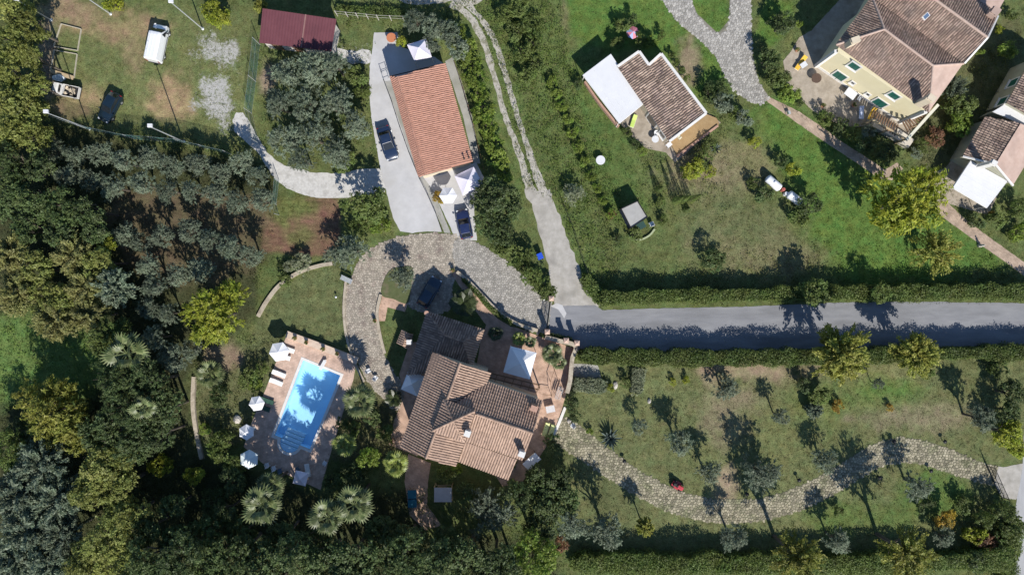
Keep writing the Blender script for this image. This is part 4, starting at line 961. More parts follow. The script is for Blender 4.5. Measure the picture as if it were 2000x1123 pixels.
# flat link and the taller block behind it
mb = MB(); mb.prism(xy([(1968, 201), (1940, 218), (1995, 244), (2060, 262), (2060, 240)], 3.2), 3.0, 3.22); mb.build("flat_roof", m_awn, gh)
wall_box(gh, inset(xy([(1968, 201), (1940, 218), (1995, 244), (2060, 262), (2060, 240)], 3.2), 0.2), 0, 2.98, m_olwall)
a, b, c, d = W(1967, 201, 4.3), W(2022, 105, 4.3), W(2130, 165, 4.3), W(2075, 262, 4.3); r0, r1 = W(2022, 232, 5.4), W(2078, 135, 5.4)
slope(gh, [a, b, r1, r0], m_t_mix, m_d_br, seed=63, sp=0.28); slope(gh, [r0, r1, c, d], m_t_mix, m_d_br, seed=64, sp=0.28)
gable_wall(gh, [b, c, d, a], [r1, r0], m_olwall, 0.3)
bw = inset([(p.x, p.y) for p in (a, b, c, d)], 0.3)
wall_windows(gh, bw[1], bw[0], [(3.0, 2.6, 1.0, 1.3, "window"), (5.6, 2.6, 1.0, 1.3, "window")], m_trim, m_green)
# ------------------------------------------------------------------ vehicles
def paint(name, c, rough=0.3):
    return mat(name, c, tuple(x * 0.93 for x in c), 0.6, rough, spec=0.5, coat=0.6)
m_tyre = mat("tyre_rubber", (0.018, 0.018, 0.019), (0.025, 0.025, 0.026), 8, 0.85)
m_rim = mat("rim_alloy", (0.40, 0.41, 0.42), (0.48, 0.49, 0.50), 8, 0.35, metal=0.8)
m_lamp = mat("headlamp_clear", (0.62, 0.64, 0.66), (0.70, 0.72, 0.74), 8, 0.15, spec=0.7)
m_tail = mat("tail_red", (0.22, 0.012, 0.012), None, 8, 0.25, spec=0.6)
m_plas = mat("plastic_black", (0.022, 0.022, 0.024), (0.03, 0.03, 0.032), 8, 0.6)
m_wscr = mat("car_glass", (0.012, 0.016, 0.020), (0.016, 0.020, 0.026), 2, 0.06, spec=0.7)
def wheels(root, L_, Wd, r, xf, xr):
    for x in (xf, xr):
        for s in (-1, 1):
            y = s * (Wd / 2 - 0.11)
            ty = MB().tube((x, y - 0.1, r), (x, y + 0.1, r), r, r, 16).build("wheel", m_tyre, root, world=False)
            rm = MB(); rm.tube((x, y + s * 0.10, r), (x, y + s * 0.115, r), r * 0.62, r * 0.55, 10)
            for k in range(5):
                a = k * 2 * math.pi / 5; rm.bar((x, y + s * 0.118, r), (x + math.cos(a) * r * .56, y + s * 0.118, r + math.sin(a) * r * .56), 0.05, 0.02)
            rm.build("rim", m_rim, ty, world=False)
def ring(x, w, zl, zb, cr):
    return [(x, -w * .88, zl), (x, -w, zl + .16), (x, -w, zb - .14), (x, -w * .93, zb - .02), (x, -w * .5, zb + cr * .8), (x, 0, zb + cr), (x, w * .5, zb + cr * .8), (x, w * .93, zb - .02), (x, w, zb - .14), (x, w, zl + .16), (x, w * .88, zl)]
def car(name, label, pm, loc, rz, L_=4.2, Wd=1.76, H=1.45, kind="hatch"):
    """points along +x"""
    root = thing(name, label, "car", loc, rz)
    h = Wd / 2; f = L_ / 2
    st = [(-f, h * .80, .40, .78, .01), (-f + .10, h * .93, .28, .92, .02), (-f + .5, h, .22, .98, .03), (0, h, .20, .95, .03), (f - 1.15, h, .21, .93, .04), (f - .55, h * .96, .22, .86, .05), (f - .14, h * .86, .27, .74, .04), (f, h * .66, .36, .62, .01)]
    b = MB(); b.loft([ring(*s) for s in st]); body = b.build("body", pm, root, smooth=False, world=False, bevel=0.03)
    for p in body.data.polygons: p.use_smooth = True
    # cabin
    if kind == "hatch": xs = (-f + .12, -f + .62, f - 1.95, f - 1.18)
    elif kind == "sedan": xs = (-f + .62, -f + 1.15, f - 2.05, f - 1.25)
    else: xs = (-f + .06, -f + .22, f - 1.25, f - .62)
    zt = H; wb = h * .90; wt = h * .70 if kind != "van" else h * .86; zb = 0.93
    bot = [(xs[0], -wb * .92), (xs[0], wb * .92), (xs[3], wb * .88), (xs[3], -wb * .88)]
    top = [(xs[1], -wt * .95), (xs[1], wt * .95), (xs[2], wt), (xs[2], -wt)]
    B_ = [Vector((p[0], p[1], zb)) for p in bot]; T_ = [Vector((p[0], p[1], zt)) for p in top]
    c = MB(); c.add(B_ + T_ + [Vector(((xs[1] + xs[2]) / 2, 0, zt + .05))], [(0, 1, 5, 4), (1, 2, 6, 5), (2, 3, 7, 6), (3, 0, 4, 7), (4, 5, 8), (5, 6, 8), (6, 7, 8), (7, 4, 8), (3, 2, 1, 0)])
    cb = c.build("cabin", pm, root, world=False, bevel=0.05)
    def pane(q, nm, sh=.10, out=.012):
        cc = sum(q, Vector()) / 4; n_ = (q[1] - q[0]).cross(q[2] - q[0]).normalized()
        if n_.dot(cc - Vector((0, 0, 1.0))) < 0: n_ = -n_
        Q = [p.lerp(cc, sh) + n_ * out for p in q]; m_ = MB(); m_.add(Q + [p - n_ * .02 for p in Q], [(0, 1, 2, 3), (7, 6, 5, 4), (0, 4, 5, 1), (1, 5, 6, 2), (2, 6, 7, 3), (3, 7, 4, 0)])
        m_.build(nm, m_wscr, root, world=False)
    pane([B_[2], B_[3], T_[3], T_[2]], "windscreen", .09)
    pane([B_[0], B_[1], T_[1], T_[0]], "rear_window", .13)
    for lo, hi, nm in ((1, 2, 0), (0, 3, 0)):
        b0, b1, t0, t1 = B_[lo], B_[hi], T_[lo], T_[hi]
        cut = (0.0, .52, 1.0) if kind != "van" else (0.62, .80, 1.0)
        for k in range(2):
            pane([b0.lerp(b1, cut[k]), b0.lerp(b1, cut[k + 1]), t0.lerp(t1, cut[k + 1]), t0.lerp(t1, cut[k])], "side_window", .10)
    wheels(root, L_, Wd, .31, f - .82, -f + .78)
    for s in (-1, 1):
        MB().box((f - .19, s * h * .62, .70), (.22, .34, .12), s * -0.35).build("headlight", m_lamp, root, world=False, bevel=.02)
        MB().box((-f + .06, s * h * .74, .84), (.12, .24, .16)).build("tail_light", m_tail, root, world=False, bevel=.02)
        MB().box((xs[3] - .18, s * (h + .10), 1.0), (.16, .20, .13)).build("wing_mirror", pm, root, world=False, bevel=.02)
    MB().box((f - .02, 0, .42), (.10, Wd * .62, .14)).build("front_bumper", m_plas, root, world=False, bevel=.02)
    MB().box((-f + .01, 0, .44), (.10, Wd * .72, .16)).build("rear_bumper", m_plas, root, world=False, bevel=.02)
    MB().box((-f - .03, 0, .62), (.02, .48, .11)).build("number_plate", m_trim, root, world=False)
    return root
def center(a, b, z=0.0):
    p = W((a[0] + b[0]) / 2, (a[1] + b[1]) / 2, z); return (p.x, p.y, 0)
A_, B2 = (200, 233), (225, 186)
car("parked_car", "black car parked on the grass field near the lower lamp posts", paint("paint_black", (0.008, 0.018, 0.030), .2), center(A_, B2, .9), rot_px(B2, A_), 3.9, 1.7, 1.42)
A_, B2 = (747, 250), (766, 309)
car("parked_car", "dark blue car parked on the pale concrete drive beside the orange roofed house", paint("paint_blue", (0.016, 0.030, 0.070)), center(A_, B2, .9), rot_px(A_, B2), 4.25, 1.78, 1.42, "sedan")
A_, B2 = (826, 592), (851, 548)
car("parked_car", "dark teal blue car parked in the villa's shadow on the courtyard cobbles", paint("paint_teal", (0.010, 0.030, 0.055)), center(A_, B2, .9), rot_px(A_, B2), 4.0, 1.72, 1.45)
A_, B2 = (901, 401), (909, 462)
car("parked_car", "navy car with a pale front parked on the white yard below the hexagonal umbrella", paint("paint_navy", (0.018, 0.028, 0.085)), center((902, 414), (911, 460), .9), rot_px((911, 460), (902, 414)), 3.7, 1.68, 1.45)
# white van
def van():
    pm = paint("paint_white", (0.74, 0.75, 0.77), 0.35)
    A_, B2 = (296, 118), (310, 52)
    c_ = center((299, 116), (311, 50), 1.2); rz = rot_px(A_, B2)
    root = thing("white_van", "white van parked at the top of the grass field", "van", c_, rz)
    f = 2.35; h = .93
    st = [(-f, h * .93, .40, 1.86, .03), (-f + .12, h, .30, 1.93, .05), (f - 1.55, h, .26, 1.95, .06), (f - 1.25, h, .26, 1.90, .05)]
    def rg(x, w, zl, zb, cr, top=.84): return [(x, -w * .9, zl), (x, -w, zl + .2), (x, -w * .98, 1.05), (x, -w * top, zb - .05), (x, -w * .5, zb + cr * .8), (x, 0, zb + cr), (x, w * .5, zb + cr * .8), (x, w * top, zb - .05), (x, w * .98, 1.05), (x, w, zl + .2), (x, w * .9, zl)]
    b = MB(); b.loft([rg(*s) for s in st]); body = b.build("body", pm, root, world=False, bevel=.04)
    b = MB(); b.loft([rg(f - 1.26, h, .26, 1.88, .04), rg(f - .62, h * .98, .26, 1.12, .05, .92), rg(f - .14, h * .9, .30, .92, .04, .92), rg(f, h * .74, .42, .72, .01, .92)]); b.build("bonnet", pm, root, world=False, bevel=.03)
    w0 = [Vector((f - 1.20, s * h * .80, 1.84)) for s in (-1, 1)]; w1 = [Vector((f - .66, s * h * .86, 1.17)) for s in (1, -1)]
    q = w0 + w1; n_ = Vector((.78, 0, .62)); m_ = MB(); Q = [p + n_ * .05 for p in q]; m_.add(Q + [p - n_ * .06 for p in Q], [(0, 1, 2, 3), (7, 6, 5, 4), (0, 4, 5, 1), (1, 5, 6, 2), (2, 6, 7, 3), (3, 7, 4, 0)]); m_.build("windscreen", m_wscr, root, world=False)
    for s in (-1, 1):
        MB().add([(f - 1.45, s * h * .87, 1.72), (f - .95, s * h * .94, 1.30), (f - .95, s * (h * .985), 1.12), (f - 1.55, s * (h * .985), 1.12),
                  (f - 1.45, s * (h * .87 + .02), 1.73), (f - .95, s * (h * .94 + .02), 1.31), (f - .95, s * (h * .985 + .02), 1.12), (f - 1.55, s * (h * .985 + .02), 1.12)], [(4, 5, 6, 7), (3, 2, 1, 0), (0, 1, 5, 4), (1, 2, 6, 5), (2, 3, 7, 6), (3, 0, 4, 7)]).build("side_window", m_wscr, root, world=False)
        MB().box((f - 1.0, s * (h + .12), 1.18), (.14, .24, .26)).build("wing_mirror", m_plas, root, world=False, bevel=.02)
        MB().box((f - .2, s * h * .66, .84), (.22, .34, .16), s * -0.3).build("headlight", m_lamp, root, world=False, bevel=.02)
        MB().box((-f - .01, s * h * .84, 1.05), (.08, .14, .5)).build("tail_light", m_tail, root, world=False)
        for k in range(3): MB().bar((-f + .3 + k * 1.0, s * h * .66, 1.97), (-f + 1.1 + k * 1.0, s * h * .66, 1.97), .03, .03).build("roof_rib", pm, root, world=False)
        MB().bar((-f + .3, s * (h + .005), .62), (f - 1.3, s * (h + .005), .62), .03, .10).build("side_trim", m_plas, root, world=False)
    for y in (-.4, 0, .4): MB().bar((-f + .35, y, 2.0), (f - 1.6, y, 2.02), .05, .02).build("roof_rib", pm, root, world=False)
    wheels(root, 4.7, 1.86, .33, f - .82, -f + .95)
    MB().box((-f - .03, 0, .45), (.12, 1.6, .16)).build("rear_bumper", m_plas, root, world=False, bevel=.02)
    MB().box((f, 0, .45), (.12, 1.3, .18)).build("front_bumper", m_plas, root, world=False, bevel=.02)
van()
def pickup():
    pm = paint("paint_offwhite", (0.68, 0.67, 0.64), 0.4)
    A_, B2 = (153, 183), (104, 173); root = thing("pickup_truck", "small white pickup truck with an open loaded bed at the left of the grass field", "truck", center((154, 182), (105, 173), .8), rot_px(A_, B2))
    f = 1.65; h = .72
    MB().box((0, 0, .42), (3.2, 1.2, .12)).build("chassis", m_plas, root, world=False)
    b = MB(); b.loft([[(x, -w * .95, zl), (x, -w, zl + .2), (x, -w * .97, 1.0), (x, -w * tp, zt - .04), (x, 0, zt), (x, w * tp, zt - .04), (x, w * .97, 1.0), (x, w, zl + .2), (x, w * .95, zl)] for x, w, zl, zt, tp in ((f - 1.15, h, .38, 1.66, .86), (f - .95, h, .34, 1.70, .86), (f - .5, h, .34, 1.66, .84), (f - .2, h * .96, .34, 1.08, .94), (f, h * .86, .40, .88, .92))])
    b.build("cab", pm, root, world=False, bevel=.03)
    MB().add([(f - .46, -.52, 1.63), (f - .46, .52, 1.63), (f - .19, .58, 1.14), (f - .19, -.58, 1.14), (f - .42, -.52, 1.66), (f - .42, .52, 1.66), (f - .15, .58, 1.16), (f - .15, -.58, 1.16)], [(4, 5, 6, 7), (3, 2, 1, 0), (0, 1, 5, 4), (1, 2, 6, 5), (2, 3, 7, 6), (3, 0, 4, 7)]).build("windscreen", m_wscr, root, world=False)
    MB().box((f - 1.16, 0, 1.40), (.04, .9, .36)).build("rear_window", m_wscr, root, world=False)
    for s in (-1, 1):
        MB().box((f - .72, s * .665, 1.33), (.5, .06, .42), tilt=s * .22).build("side_window", m_wscr, root, world=False)
        MB().box((f - 2.25, s * (h - .02), .80), (2.05, .05, .42)).build("bed_side", pm, root, world=False)
        MB().box((f - .06, s * .5, .72), (.08, .24, .16)).build("headlight", m_lamp, root, world=False)
    MB().box((f - 2.25, 0, .60), (2.05, 1.40, .05)).build("bed_floor", m_plas, root, world=False)
    for x in (f - 1.24, f - 3.27): MB().box((x, 0, .80), (.05, 1.38, .42)).build("tailboard", pm, root, world=False)
    wheels(root, 3.3, 1.44, .27, f - .5, -f + .75)
    ld = MB(); R = random.Random(4)
    for k in range(16): ld.box((f - 2.0 + R.uniform(-.6, .5), R.uniform(-.45, .45), .70 + R.uniform(0, .16)), (R.uniform(.2, .5), R.uniform(.15, .3), R.uniform(.08, .2)), R.uniform(0, 3), R.uniform(-.3, .3))
    tag(ld.build("truck_load", mat("load_cardboard", (0.40, 0.33, 0.23), (0.52, 0.45, 0.35), 3, 0.9, island=.3)), "pale boxes and planks heaped in the bed of the white pickup", "cargo").matrix_world = Matrix.Translation(root.location) @ Matrix.Rotation(root.rotation_euler[2], 4, 'Z')
pickup()
m_tarp = mat("tarp_pale", (0.52, 0.58, 0.62), (0.62, 0.66, 0.68), 3, 0.6, 0.4, 6)
def heap(name, label, cat, px, r, h, m, seed=0, z=0):
    R = np.random.default_rng(seed); mb = MB(); p = W(*px); n = 14; prof = []
    for i in range(7):
        t = i / 6 * math.pi / 2; prof.append((math.cos(t), math.sin(t)))
    P = []; F = []
    for i, (c, s) in enumerate(prof):
        for k in range(n):
            a = 2 * math.pi * k / n; q = 1 + R.uniform(-.16, .16); P.append((p.x + r[0] * c * math.cos(a) * q, p.y + r[1] * c * math.sin(a) * q, z + h * s * (1 + R.uniform(-.1, .1))))
    for i in range(6):
        for k in range(n): F.append((i * n + k, i * n + (k + 1) % n, (i + 1) * n + (k + 1) % n, (i + 1) * n + k))
    mb.add(P, F); mb.add([P[k] for k in range(n)], [tuple(range(n))[::-1]]); return tag(mb.build(name, m), label, cat)
heap("covered_bundle", "pale blue tarpaulin bundle on the ground above the white pickup", "bundle", (117, 153), (.85, .45), .6, m_tarp, 2)
# timber frames of old garden beds beside the field
m_bed = mat("timber_weathered", (0.38, 0.34, 0.26), (0.48, 0.44, 0.36), 3, 0.85)
def bed_frame(label, pts, m):
    o = thing("garden_bed", label, "garden bed", W(*pts[0]))
    for i in range(len(pts)):
        a = W(*pts[i]); b = W(*pts[(i + 1) % len(pts)]); MB().bar(a + Vector((0, 0, .12)), b + Vector((0, 0, .12)), .06, .20).build("board", m, o)
    return o
bed_frame("pale timber frame of a grassy garden bed left of the field", [(121, 48), (160, 58), (153, 100), (106, 92)], m_bed)
bed_frame("low timber frame of the second garden bed just above the white pickup", [(107, 99), (152, 107), (146, 153), (100, 140)], m_bed)
MB_ = MB(); MB_.bar(W(101, 140) + Vector((0, 0, .25)), W(146, 154) + Vector((0, 0, .25)), .5, .05); tag(MB_.build("timber_plank", m_woodl), "pale broad plank lying above the white pickup", "plank")

# ------------------------------------------------------------------ lamp posts (field lights)
m_galv = mat("galvanised", (0.52, 0.54, 0.55), (0.60, 0.62, 0.63), 5, 0.5, metal=0.5)
def lamp_post(label, base, h=8.0):
    g = W(*base); o = thing("lamp_post", label, "lamp post", g, 0, "lamp posts round the grass field")
    MB().tube((0, 0, 0), (0, 0, h), .085, .055, 10).build("pole", m_galv, o, world=False)
    MB().lathe([(.2, 0), (.2, .05), (.1, .12)], (0, 0, 0), 10).build("base_plate", m_galv, o, world=False)
    d = SUN_DIR; hd = MB().box((0.05, .1, h + .12), (.55, .42, .24)).build("lamp_head", m_awn, o, world=False, bevel=.03)
    MB().box((0.05, .1, h - .02), (.42, .3, .03)).build("lens", m_lamp, hd, world=False)
    return o
lamp_post("tall white lamp post at the lower left corner of the grass field by the trees", (175, 252)); lamp_post("tall white lamp post on the lower side of the field below the white van", (359, 277))
lamp_post("tall white lamp post behind the white van at the top of the field", (396, 57)); lamp_post("slim lamp post at the very top of the field with its head out of frame", (216, 28), 7.5)
for label, b in (("short white lamp post leaning out at the top left corner", (100, 40)),): lamp_post(label, b, 6)
# field fences with green netting
def netmat():
    m, N, L, B = _new("net_green"); B.inputs["Base Color"].default_value = (0.045, 0.16, 0.155, 1); B.inputs["Roughness"].default_value = 0.8
    tr = N.new("ShaderNodeBsdfTransparent"); ms = N.new("ShaderNodeMixShader"); tc = N.new("ShaderNodeTexCoord"); nz = N.new("ShaderNodeTexNoise"); nz.inputs["Scale"].default_value = 1.2
    L.new(tc.outputs["Object"], nz.inputs["Vector"]); mr = N.new("ShaderNodeMapRange"); mr.inputs[1].default_value = .3; mr.inputs[2].default_value = .7; mr.inputs[3].default_value = .16; mr.inputs[4].default_value = .5
    L.new(nz.outputs[0], mr.inputs[0]); L.new(mr.outputs[0], ms.inputs[0]); L.new(tr.outputs[0], ms.inputs[1]); L.new(B.outputs[0], ms.inputs[2]); L.new(ms.outputs[0], N["Material Output"].inputs[0]); return m
m_net = netmat()
def net_fence(label, pts, h, m=m_net, sp=3.0):
    o = thing("net_fence", label, "fence", W(*pts[0])); nt = MB(); wr = MB()
    for i in range(len(pts) - 1):
        a, b = W(*pts[i]), W(*pts[i + 1]); k = max(1, int((b - a).length / sp))
        for j in range(k + (i == len(pts) - 2)):
            p = a.lerp(b, j / k); MB().tube(p, p + Vector((0, 0, h)), .035, .035, 6).build("post", m_galv, o)
        nt.add([a + Vector((0, 0, .05)), b + Vector((0, 0, .05)), b + Vector((0, 0, h - .05)), a + Vector((0, 0, h - .05))], [(0, 1, 2, 3)])
        for z in (.1, h / 2, h - .05): wr.tube(a + Vector((0, 0, z)), b + Vector((0, 0, z)), .006, .006, 5)
    nt.build("net", m, o); wr.build("wire", m_galv, o); return o
net_fence("tall fence with green netting along the lower side of the grass field", [(92, 226), (175, 254), (262, 272), (359, 280), (452, 302)], 2.6)
net_fence("tall fence with green netting down the right side of the grass field", [(508, 88), (500, 160), (492, 222), (506, 280)], 2.6)
net_fence("green net fence between the olive trees and the tilled plot", [(545, 352), (540, 400), (545, 420)], 1.8)
m_wire = mat("fence_wire", (0.30, 0.31, 0.30), None, 5, 0.6)
def wire_fence(name, label, pts, h, sp, m=m_dark, rails=(0.35, 0.95), th=.05):
    o = thing(name, label, "fence", W(*pts[0]))
    for i in range(len(pts) - 1):
        a, b = W(*pts[i]), W(*pts[i + 1]); k = max(1, int((b - a).length / sp))
        for j in range(k + (i == len(pts) - 2)):
            p = a.lerp(b, j / k); MB().box((p.x, p.y, h / 2), (th, th, h)).build("post", m, o)
        rl = MB()
        for r_ in rails: rl.bar(a + Vector((0, 0, h * r_)), b + Vector((0, 0, h * r_)), .03, .03)
        rl.build("rail", m, o)
    return o
wire_fence("post_fence", "row of slim fence posts at the top edge right of the red shed", [(660, 32), (700, 36), (740, 40), (790, 42)], 1.6, 1.15, mat("post_pale", (0.42, 0.40, 0.36), None, 5, 0.8), (0.5, 0.95), .09)
wire_fence("iron_railing", "low dark railing of posts along the concrete drive", [(751, 160), (766, 200), (782, 250), (800, 300), (820, 350), (836, 382), (852, 418), (864, 452)], .85, 1.6)
wire_fence("bin_frame", "small grey metal frame at the upper corner of the orange roofed house", [(746, 143), (757, 139), (760, 154), (750, 158), (746, 143)], 1.0, .7, m_galv)
wire_fence("lane_fence", "thin wire fence along the right side of the concrete lane", [(1100, 400), (1120, 450), (1142, 520), (1160, 575), (1174, 602)], 1.3, 2.5, m_dark)
wire_fence("brick_side_fence", "slim fence along the hedge right of the orange roofed house", [(884, 112), (905, 175), (925, 245), (945, 330)], 1.2, 2.2, m_wood, (.3, .6, .9), .08)

# ------------------------------------------------------------------ gates and pillars
def pillar(label, px, h=2.0, s=.5):
    g = W(px[0], px[1], h); o = thing("gate_pillar", label, "pillar", (g.x, g.y, 0), 0, "brick gate pillars")
    MB().box((0, 0, h / 2), (s, s, h)).build("shaft", m_pink, o, world=False)
    MB().add([(-s * .62, -s * .62, h), (s * .62, -s * .62, h), (s * .62, s * .62, h), (-s * .62, s * .62, h), (-s * .62, -s * .62, h + .07), (s * .62, -s * .62, h + .07), (s * .62, s * .62, h + .07), (-s * .62, s * .62, h + .07), (0, 0, h + .24)], [(0, 1, 5, 4), (1, 2, 6, 5), (2, 3, 7, 6), (3, 0, 4, 7), (4, 5, 8), (5, 6, 8), (6, 7, 8), (7, 4, 8), (3, 2, 1, 0)]).build("cap", mat("cap_rosy", (0.48, 0.33, 0.26), (0.55, 0.40, 0.32), 5, 0.9), o, world=False)
pillar("brick gate pillar at the upper end of the villa gate", (1077, 583)); pillar("brick gate pillar at the lower end of the villa gate", (1069, 648))
pillar("left of two brick pillars on the terrace wall below the road bend", (1106, 665)); pillar("right of two brick pillars on the terrace wall below the road bend", (1127, 670))
def bar_gate(name, label, a, b, h, m, step=.16):
    A_ = W(*a); B2 = W(*b); o = thing(name, label, "gate", A_); d = B2 - A_; n = int(d.length / step)
    fr = MB()
    for z in (.12, h * .5, h - .06): fr.bar(A_ + Vector((0, 0, z)), B2 + Vector((0, 0, z)), .05, .06)
    for p in (A_, A_.lerp(B2, .5), B2): fr.bar(p + Vector((0, 0, .06)), p + Vector((0, 0, h)), .06)
    fr.build("gate_frame", m, o)
    for i in range(1, n):
        p = A_.lerp(B2, i / n); MB().bar(p + Vector((0, 0, .1)), p + Vector((0, 0, h - .04)), .025).build("bar", m, o)
    return o
bar_gate("sliding_gate", "dark barred sliding gate across the courtyard entrance", (1074, 590), (1067, 646), 1.7, m_dark)
bar_gate("garden_gate", "dark barred gate at the lower right end of the stone path", (1925, 908), (1952, 968), 1.8, m_dark)
sheet("gate_rail", [(1071, 588), (1077, 590), (1069, 648), (1063, 647)], 0.055, m_apron, 0.0, smooth=False)

# ------------------------------------------------------------------ umbrellas, canopies
m_can = mat("canvas_white", (0.74, 0.74, 0.76), (0.78, 0.78, 0.80), 1.5, 0.85)
m_canteal = mat("canvas_aqua", (0.66, 0.74, 0.74), (0.72, 0.78, 0.78), 1.5, 0.85)
m_canlil = mat("canvas_lilac", (0.66, 0.62, 0.70), (0.72, 0.68, 0.76), 1.5, 0.85)
def umbrella(label, px, r_px, h=2.35, n=6, rz=0.0, m=None, group="garden umbrellas round the pool", drop=.42):
    p = W(px[0], px[1], h); r = r_px / PXM * (CAM_H - h) / CAM_H
    o = thing("garden_umbrella", label, "umbrella", (p.x, p.y, 0), rz, group); m = m or m_can
    P = []; F = []; S = 4
    for s in range(S + 1):
        t = s / S
        for k in range(n):
            for j in range(3):
                a0 = 2 * math.pi * k / n; a1 = 2 * math.pi * (k + 1) / n; q = j / 3
                x = (math.cos(a0) * (1 - q) + math.cos(a1) * q) * r * t; y = (math.sin(a0) * (1 - q) + math.sin(a1) * q) * r * t
                z = h + drop - drop * (t ** 0.9) - 0.06 * math.sin(math.pi * q) * t
                P.append((x, y, z))
    K = 3 * n
    for s in range(S):
        for k in range(K): F.append((s * K + k, s * K + (k + 1) % K, (s + 1) * K + (k + 1) % K, (s + 1) * K + k))
    e = (S + 1) * K; P += [(P[S * K + k][0], P[S * K + k][1], P[S * K + k][2] - .14) for k in range(K)]
    for k in range(K): F.append((S * K + k, S * K + (k + 1) % K, e + (k + 1) % K, e + k))
    c = MB(); c.add(P, F); c.build("canopy", m, o, world=False, fix=True)
    MB().tube((0, 0, .05), (0, 0, h + drop - .03), .028, .028, 8).build("pole", m_trim, o, world=False)
    for k in range(n):
        a = 2 * math.pi * k / n; MB().bar((0, 0, h + drop - .08), (math.cos(a) * r * .98, math.sin(a) * r * .98, h - .03), .02, .02).build("rib", m_trim, o, world=False)
    MB().lathe([(.28, 0), (.28, .08), (.08, .14), (.05, .3)], (0, 0, 0), 14).build("base", m_galv, o, world=False)
    return o
umbrella("largest white hexagonal umbrella at the top left corner of the pool deck", (545, 687), 20, rz=0.15)
umbrella("white umbrella over the two green loungers left of the pool", (501, 788), 15.5, rz=0.15)
umbrella("small umbrella in leaf shade, middle one of the left row by the pool", (481, 844), 15.5, rz=0.55)
umbrella("pale aqua umbrella at the lower left corner of the pool deck", (486, 897), 19, rz=0.5, m=m_canteal)
umbrella("lilac grey square umbrella over chairs at the bottom of the pool deck", (587, 934), 18, n=4, rz=0.55, m=m_canlil)
umbrella("white blue hexagonal umbrella beside the yellow shrub below the orange roofed house", (875, 382), 17.5, rz=0.02, group="umbrellas by the orange roofed house")
def canopy_tent(name, label, pts, z, rise, m):
    P = [W(p[0], p[1], z) for p in pts]; c = sum(P, Vector()) / 4; o = thing(name, label, "canopy", (c.x, c.y, 0))
    mb = MB(); N_ = 5; V = []; F = []
    for i in range(4):
        a, b = P[i], P[(i + 1) % 4]; k0 = len(V)
        for s in range(N_ + 1):
            for j in range(N_ + 1):
                t = s / N_; q = a.lerp(b, j / N_).lerp(c, t); q.z = z + rise * (t ** 1.15) - .05 * math.sin(math.pi * j / N_) * (1 - t); V.append(q)
        for s in range(N_):
            for j in range(N_): F.append((k0 + s * (N_ + 1) + j, k0 + s * (N_ + 1) + j + 1, k0 + (s + 1) * (N_ + 1) + j + 1, k0 + (s + 1) * (N_ + 1) + j))
    mb.add(V, F); mb.build("canopy", m, o, fix=True)
    vl = MB()
    for i in range(4):
        a, b = P[i], P[(i + 1) % 4]; vl.add([a, b, b - Vector((0, 0, .22)), a - Vector((0, 0, .22))], [(0, 1, 2, 3)])
    vl.build("valance", m, o)
    for p in P:
        q = p.lerp(c, .03); MB().bar((q.x, q.y, 0), (q.x, q.y, z - .02), .06).build("post", m_trim, o)
        MB().bar((q.x, q.y, z - .04), (c.x, c.y, z + rise - .06), .03).build("roof_pole", m_trim, o)
    return o
canopy_tent("square_canopy", "large white square canopy on the terrace right of the villa", [(997, 676), (1048, 689), (1034.5, 741), (983, 727)], 2.7, .75, m_can)
canopy_tent("square_canopy", "white canopy tent tucked in shade under the left eave of the villa", [(797, 724), (829, 735), (815, 774), (783, 760)], 2.5, .9, m_can)
canopy_tent("square_canopy", "lilac white canopy tent above the orange roofed house", [(795, 88), (832, 76), (843, 111), (809, 119)], 2.5, .9, m_canlil)
canopy_tent("square_canopy", "white canopy tent dappled by tree shade below the orange roofed house", [(888, 344), (925, 326), (945, 362), (904, 382)], 2.5, .8, m_canlil)

# ------------------------------------------------------------------ loungers, tables, chairs
m_loung = mat("lounger_white", (0.70, 0.70, 0.68), (0.74, 0.74, 0.72), 3, 0.6)
m_loungg = mat("lounger_green", (0.028, 0.075, 0.055), (0.035, 0.09, 0.065), 3, 0.7)
m_loungy = mat("lounger_lime", (0.58, 0.62, 0.26), (0.64, 0.67, 0.32), 3, 0.7)
m_loungl = mat("lounger_leaf", (0.45, 0.60, 0.13), (0.50, 0.64, 0.17), 3, 0.7)
m_loungo = mat("lounger_amber", (0.72, 0.42, 0.05), (0.76, 0.47, 0.07), 3, 0.7)
m_loungb = mat("lounger_blue", (0.30, 0.38, 0.66), (0.62, 0.66, 0.74), 9, 0.7)
def lounger(label, head, foot, m, back=0.35, group="sun loungers", w=.62, frame=None):
    """head and foot in pixels"""
    a = W(*head); b = W(*foot); d = b - a; L_ = min(max(d.length, 1.6), 2.0); c = (a + b) / 2
    o = thing("sun_lounger", label, "sun lounger", (c.x, c.y, 0), math.atan2(d.y, d.x), group); fr = frame or m_loung
    f = MB()
    for s in (-1, 1): f.bar((-L_ / 2, s * (w / 2 - .03), .28), (L_ / 2, s * (w / 2 - .03), .28), .05, .06)
    f.bar((L_ / 2, -w / 2, .28), (L_ / 2, w / 2, .28), .05, .06); f.bar((-L_ / 2, -w / 2, .28), (-L_ / 2, w / 2, .28), .05, .06); f.build("frame", fr, o, world=False)
    hx = -L_ / 2 + .68
    MB().box(((hx + L_ / 2) / 2, 0, .34), (L_ / 2 - hx, w - .06, .07)).build("seat_pad", m, o, world=False, bevel=.02)
    t = back; MB().box((hx - .34 * math.cos(t), 0, .34 + .34 * math.sin(t)), (.70, w - .06, .07), 0, None, t).build("backrest", m, o, world=False, bevel=.02)
    for x in (-L_ / 2 + .2, L_ / 2 - .2):
        for s in (-1, 1): MB().box((x, s * (w / 2 - .05), .13), (.05, .05, .26)).build("leg", fr, o, world=False)
    return o
lounger("white lounger half under the largest umbrella, upper one", (549, 676), (576, 686), m_loung); lounger("white lounger half under the largest umbrella, lower one", (544, 693), (568, 700), m_loung)
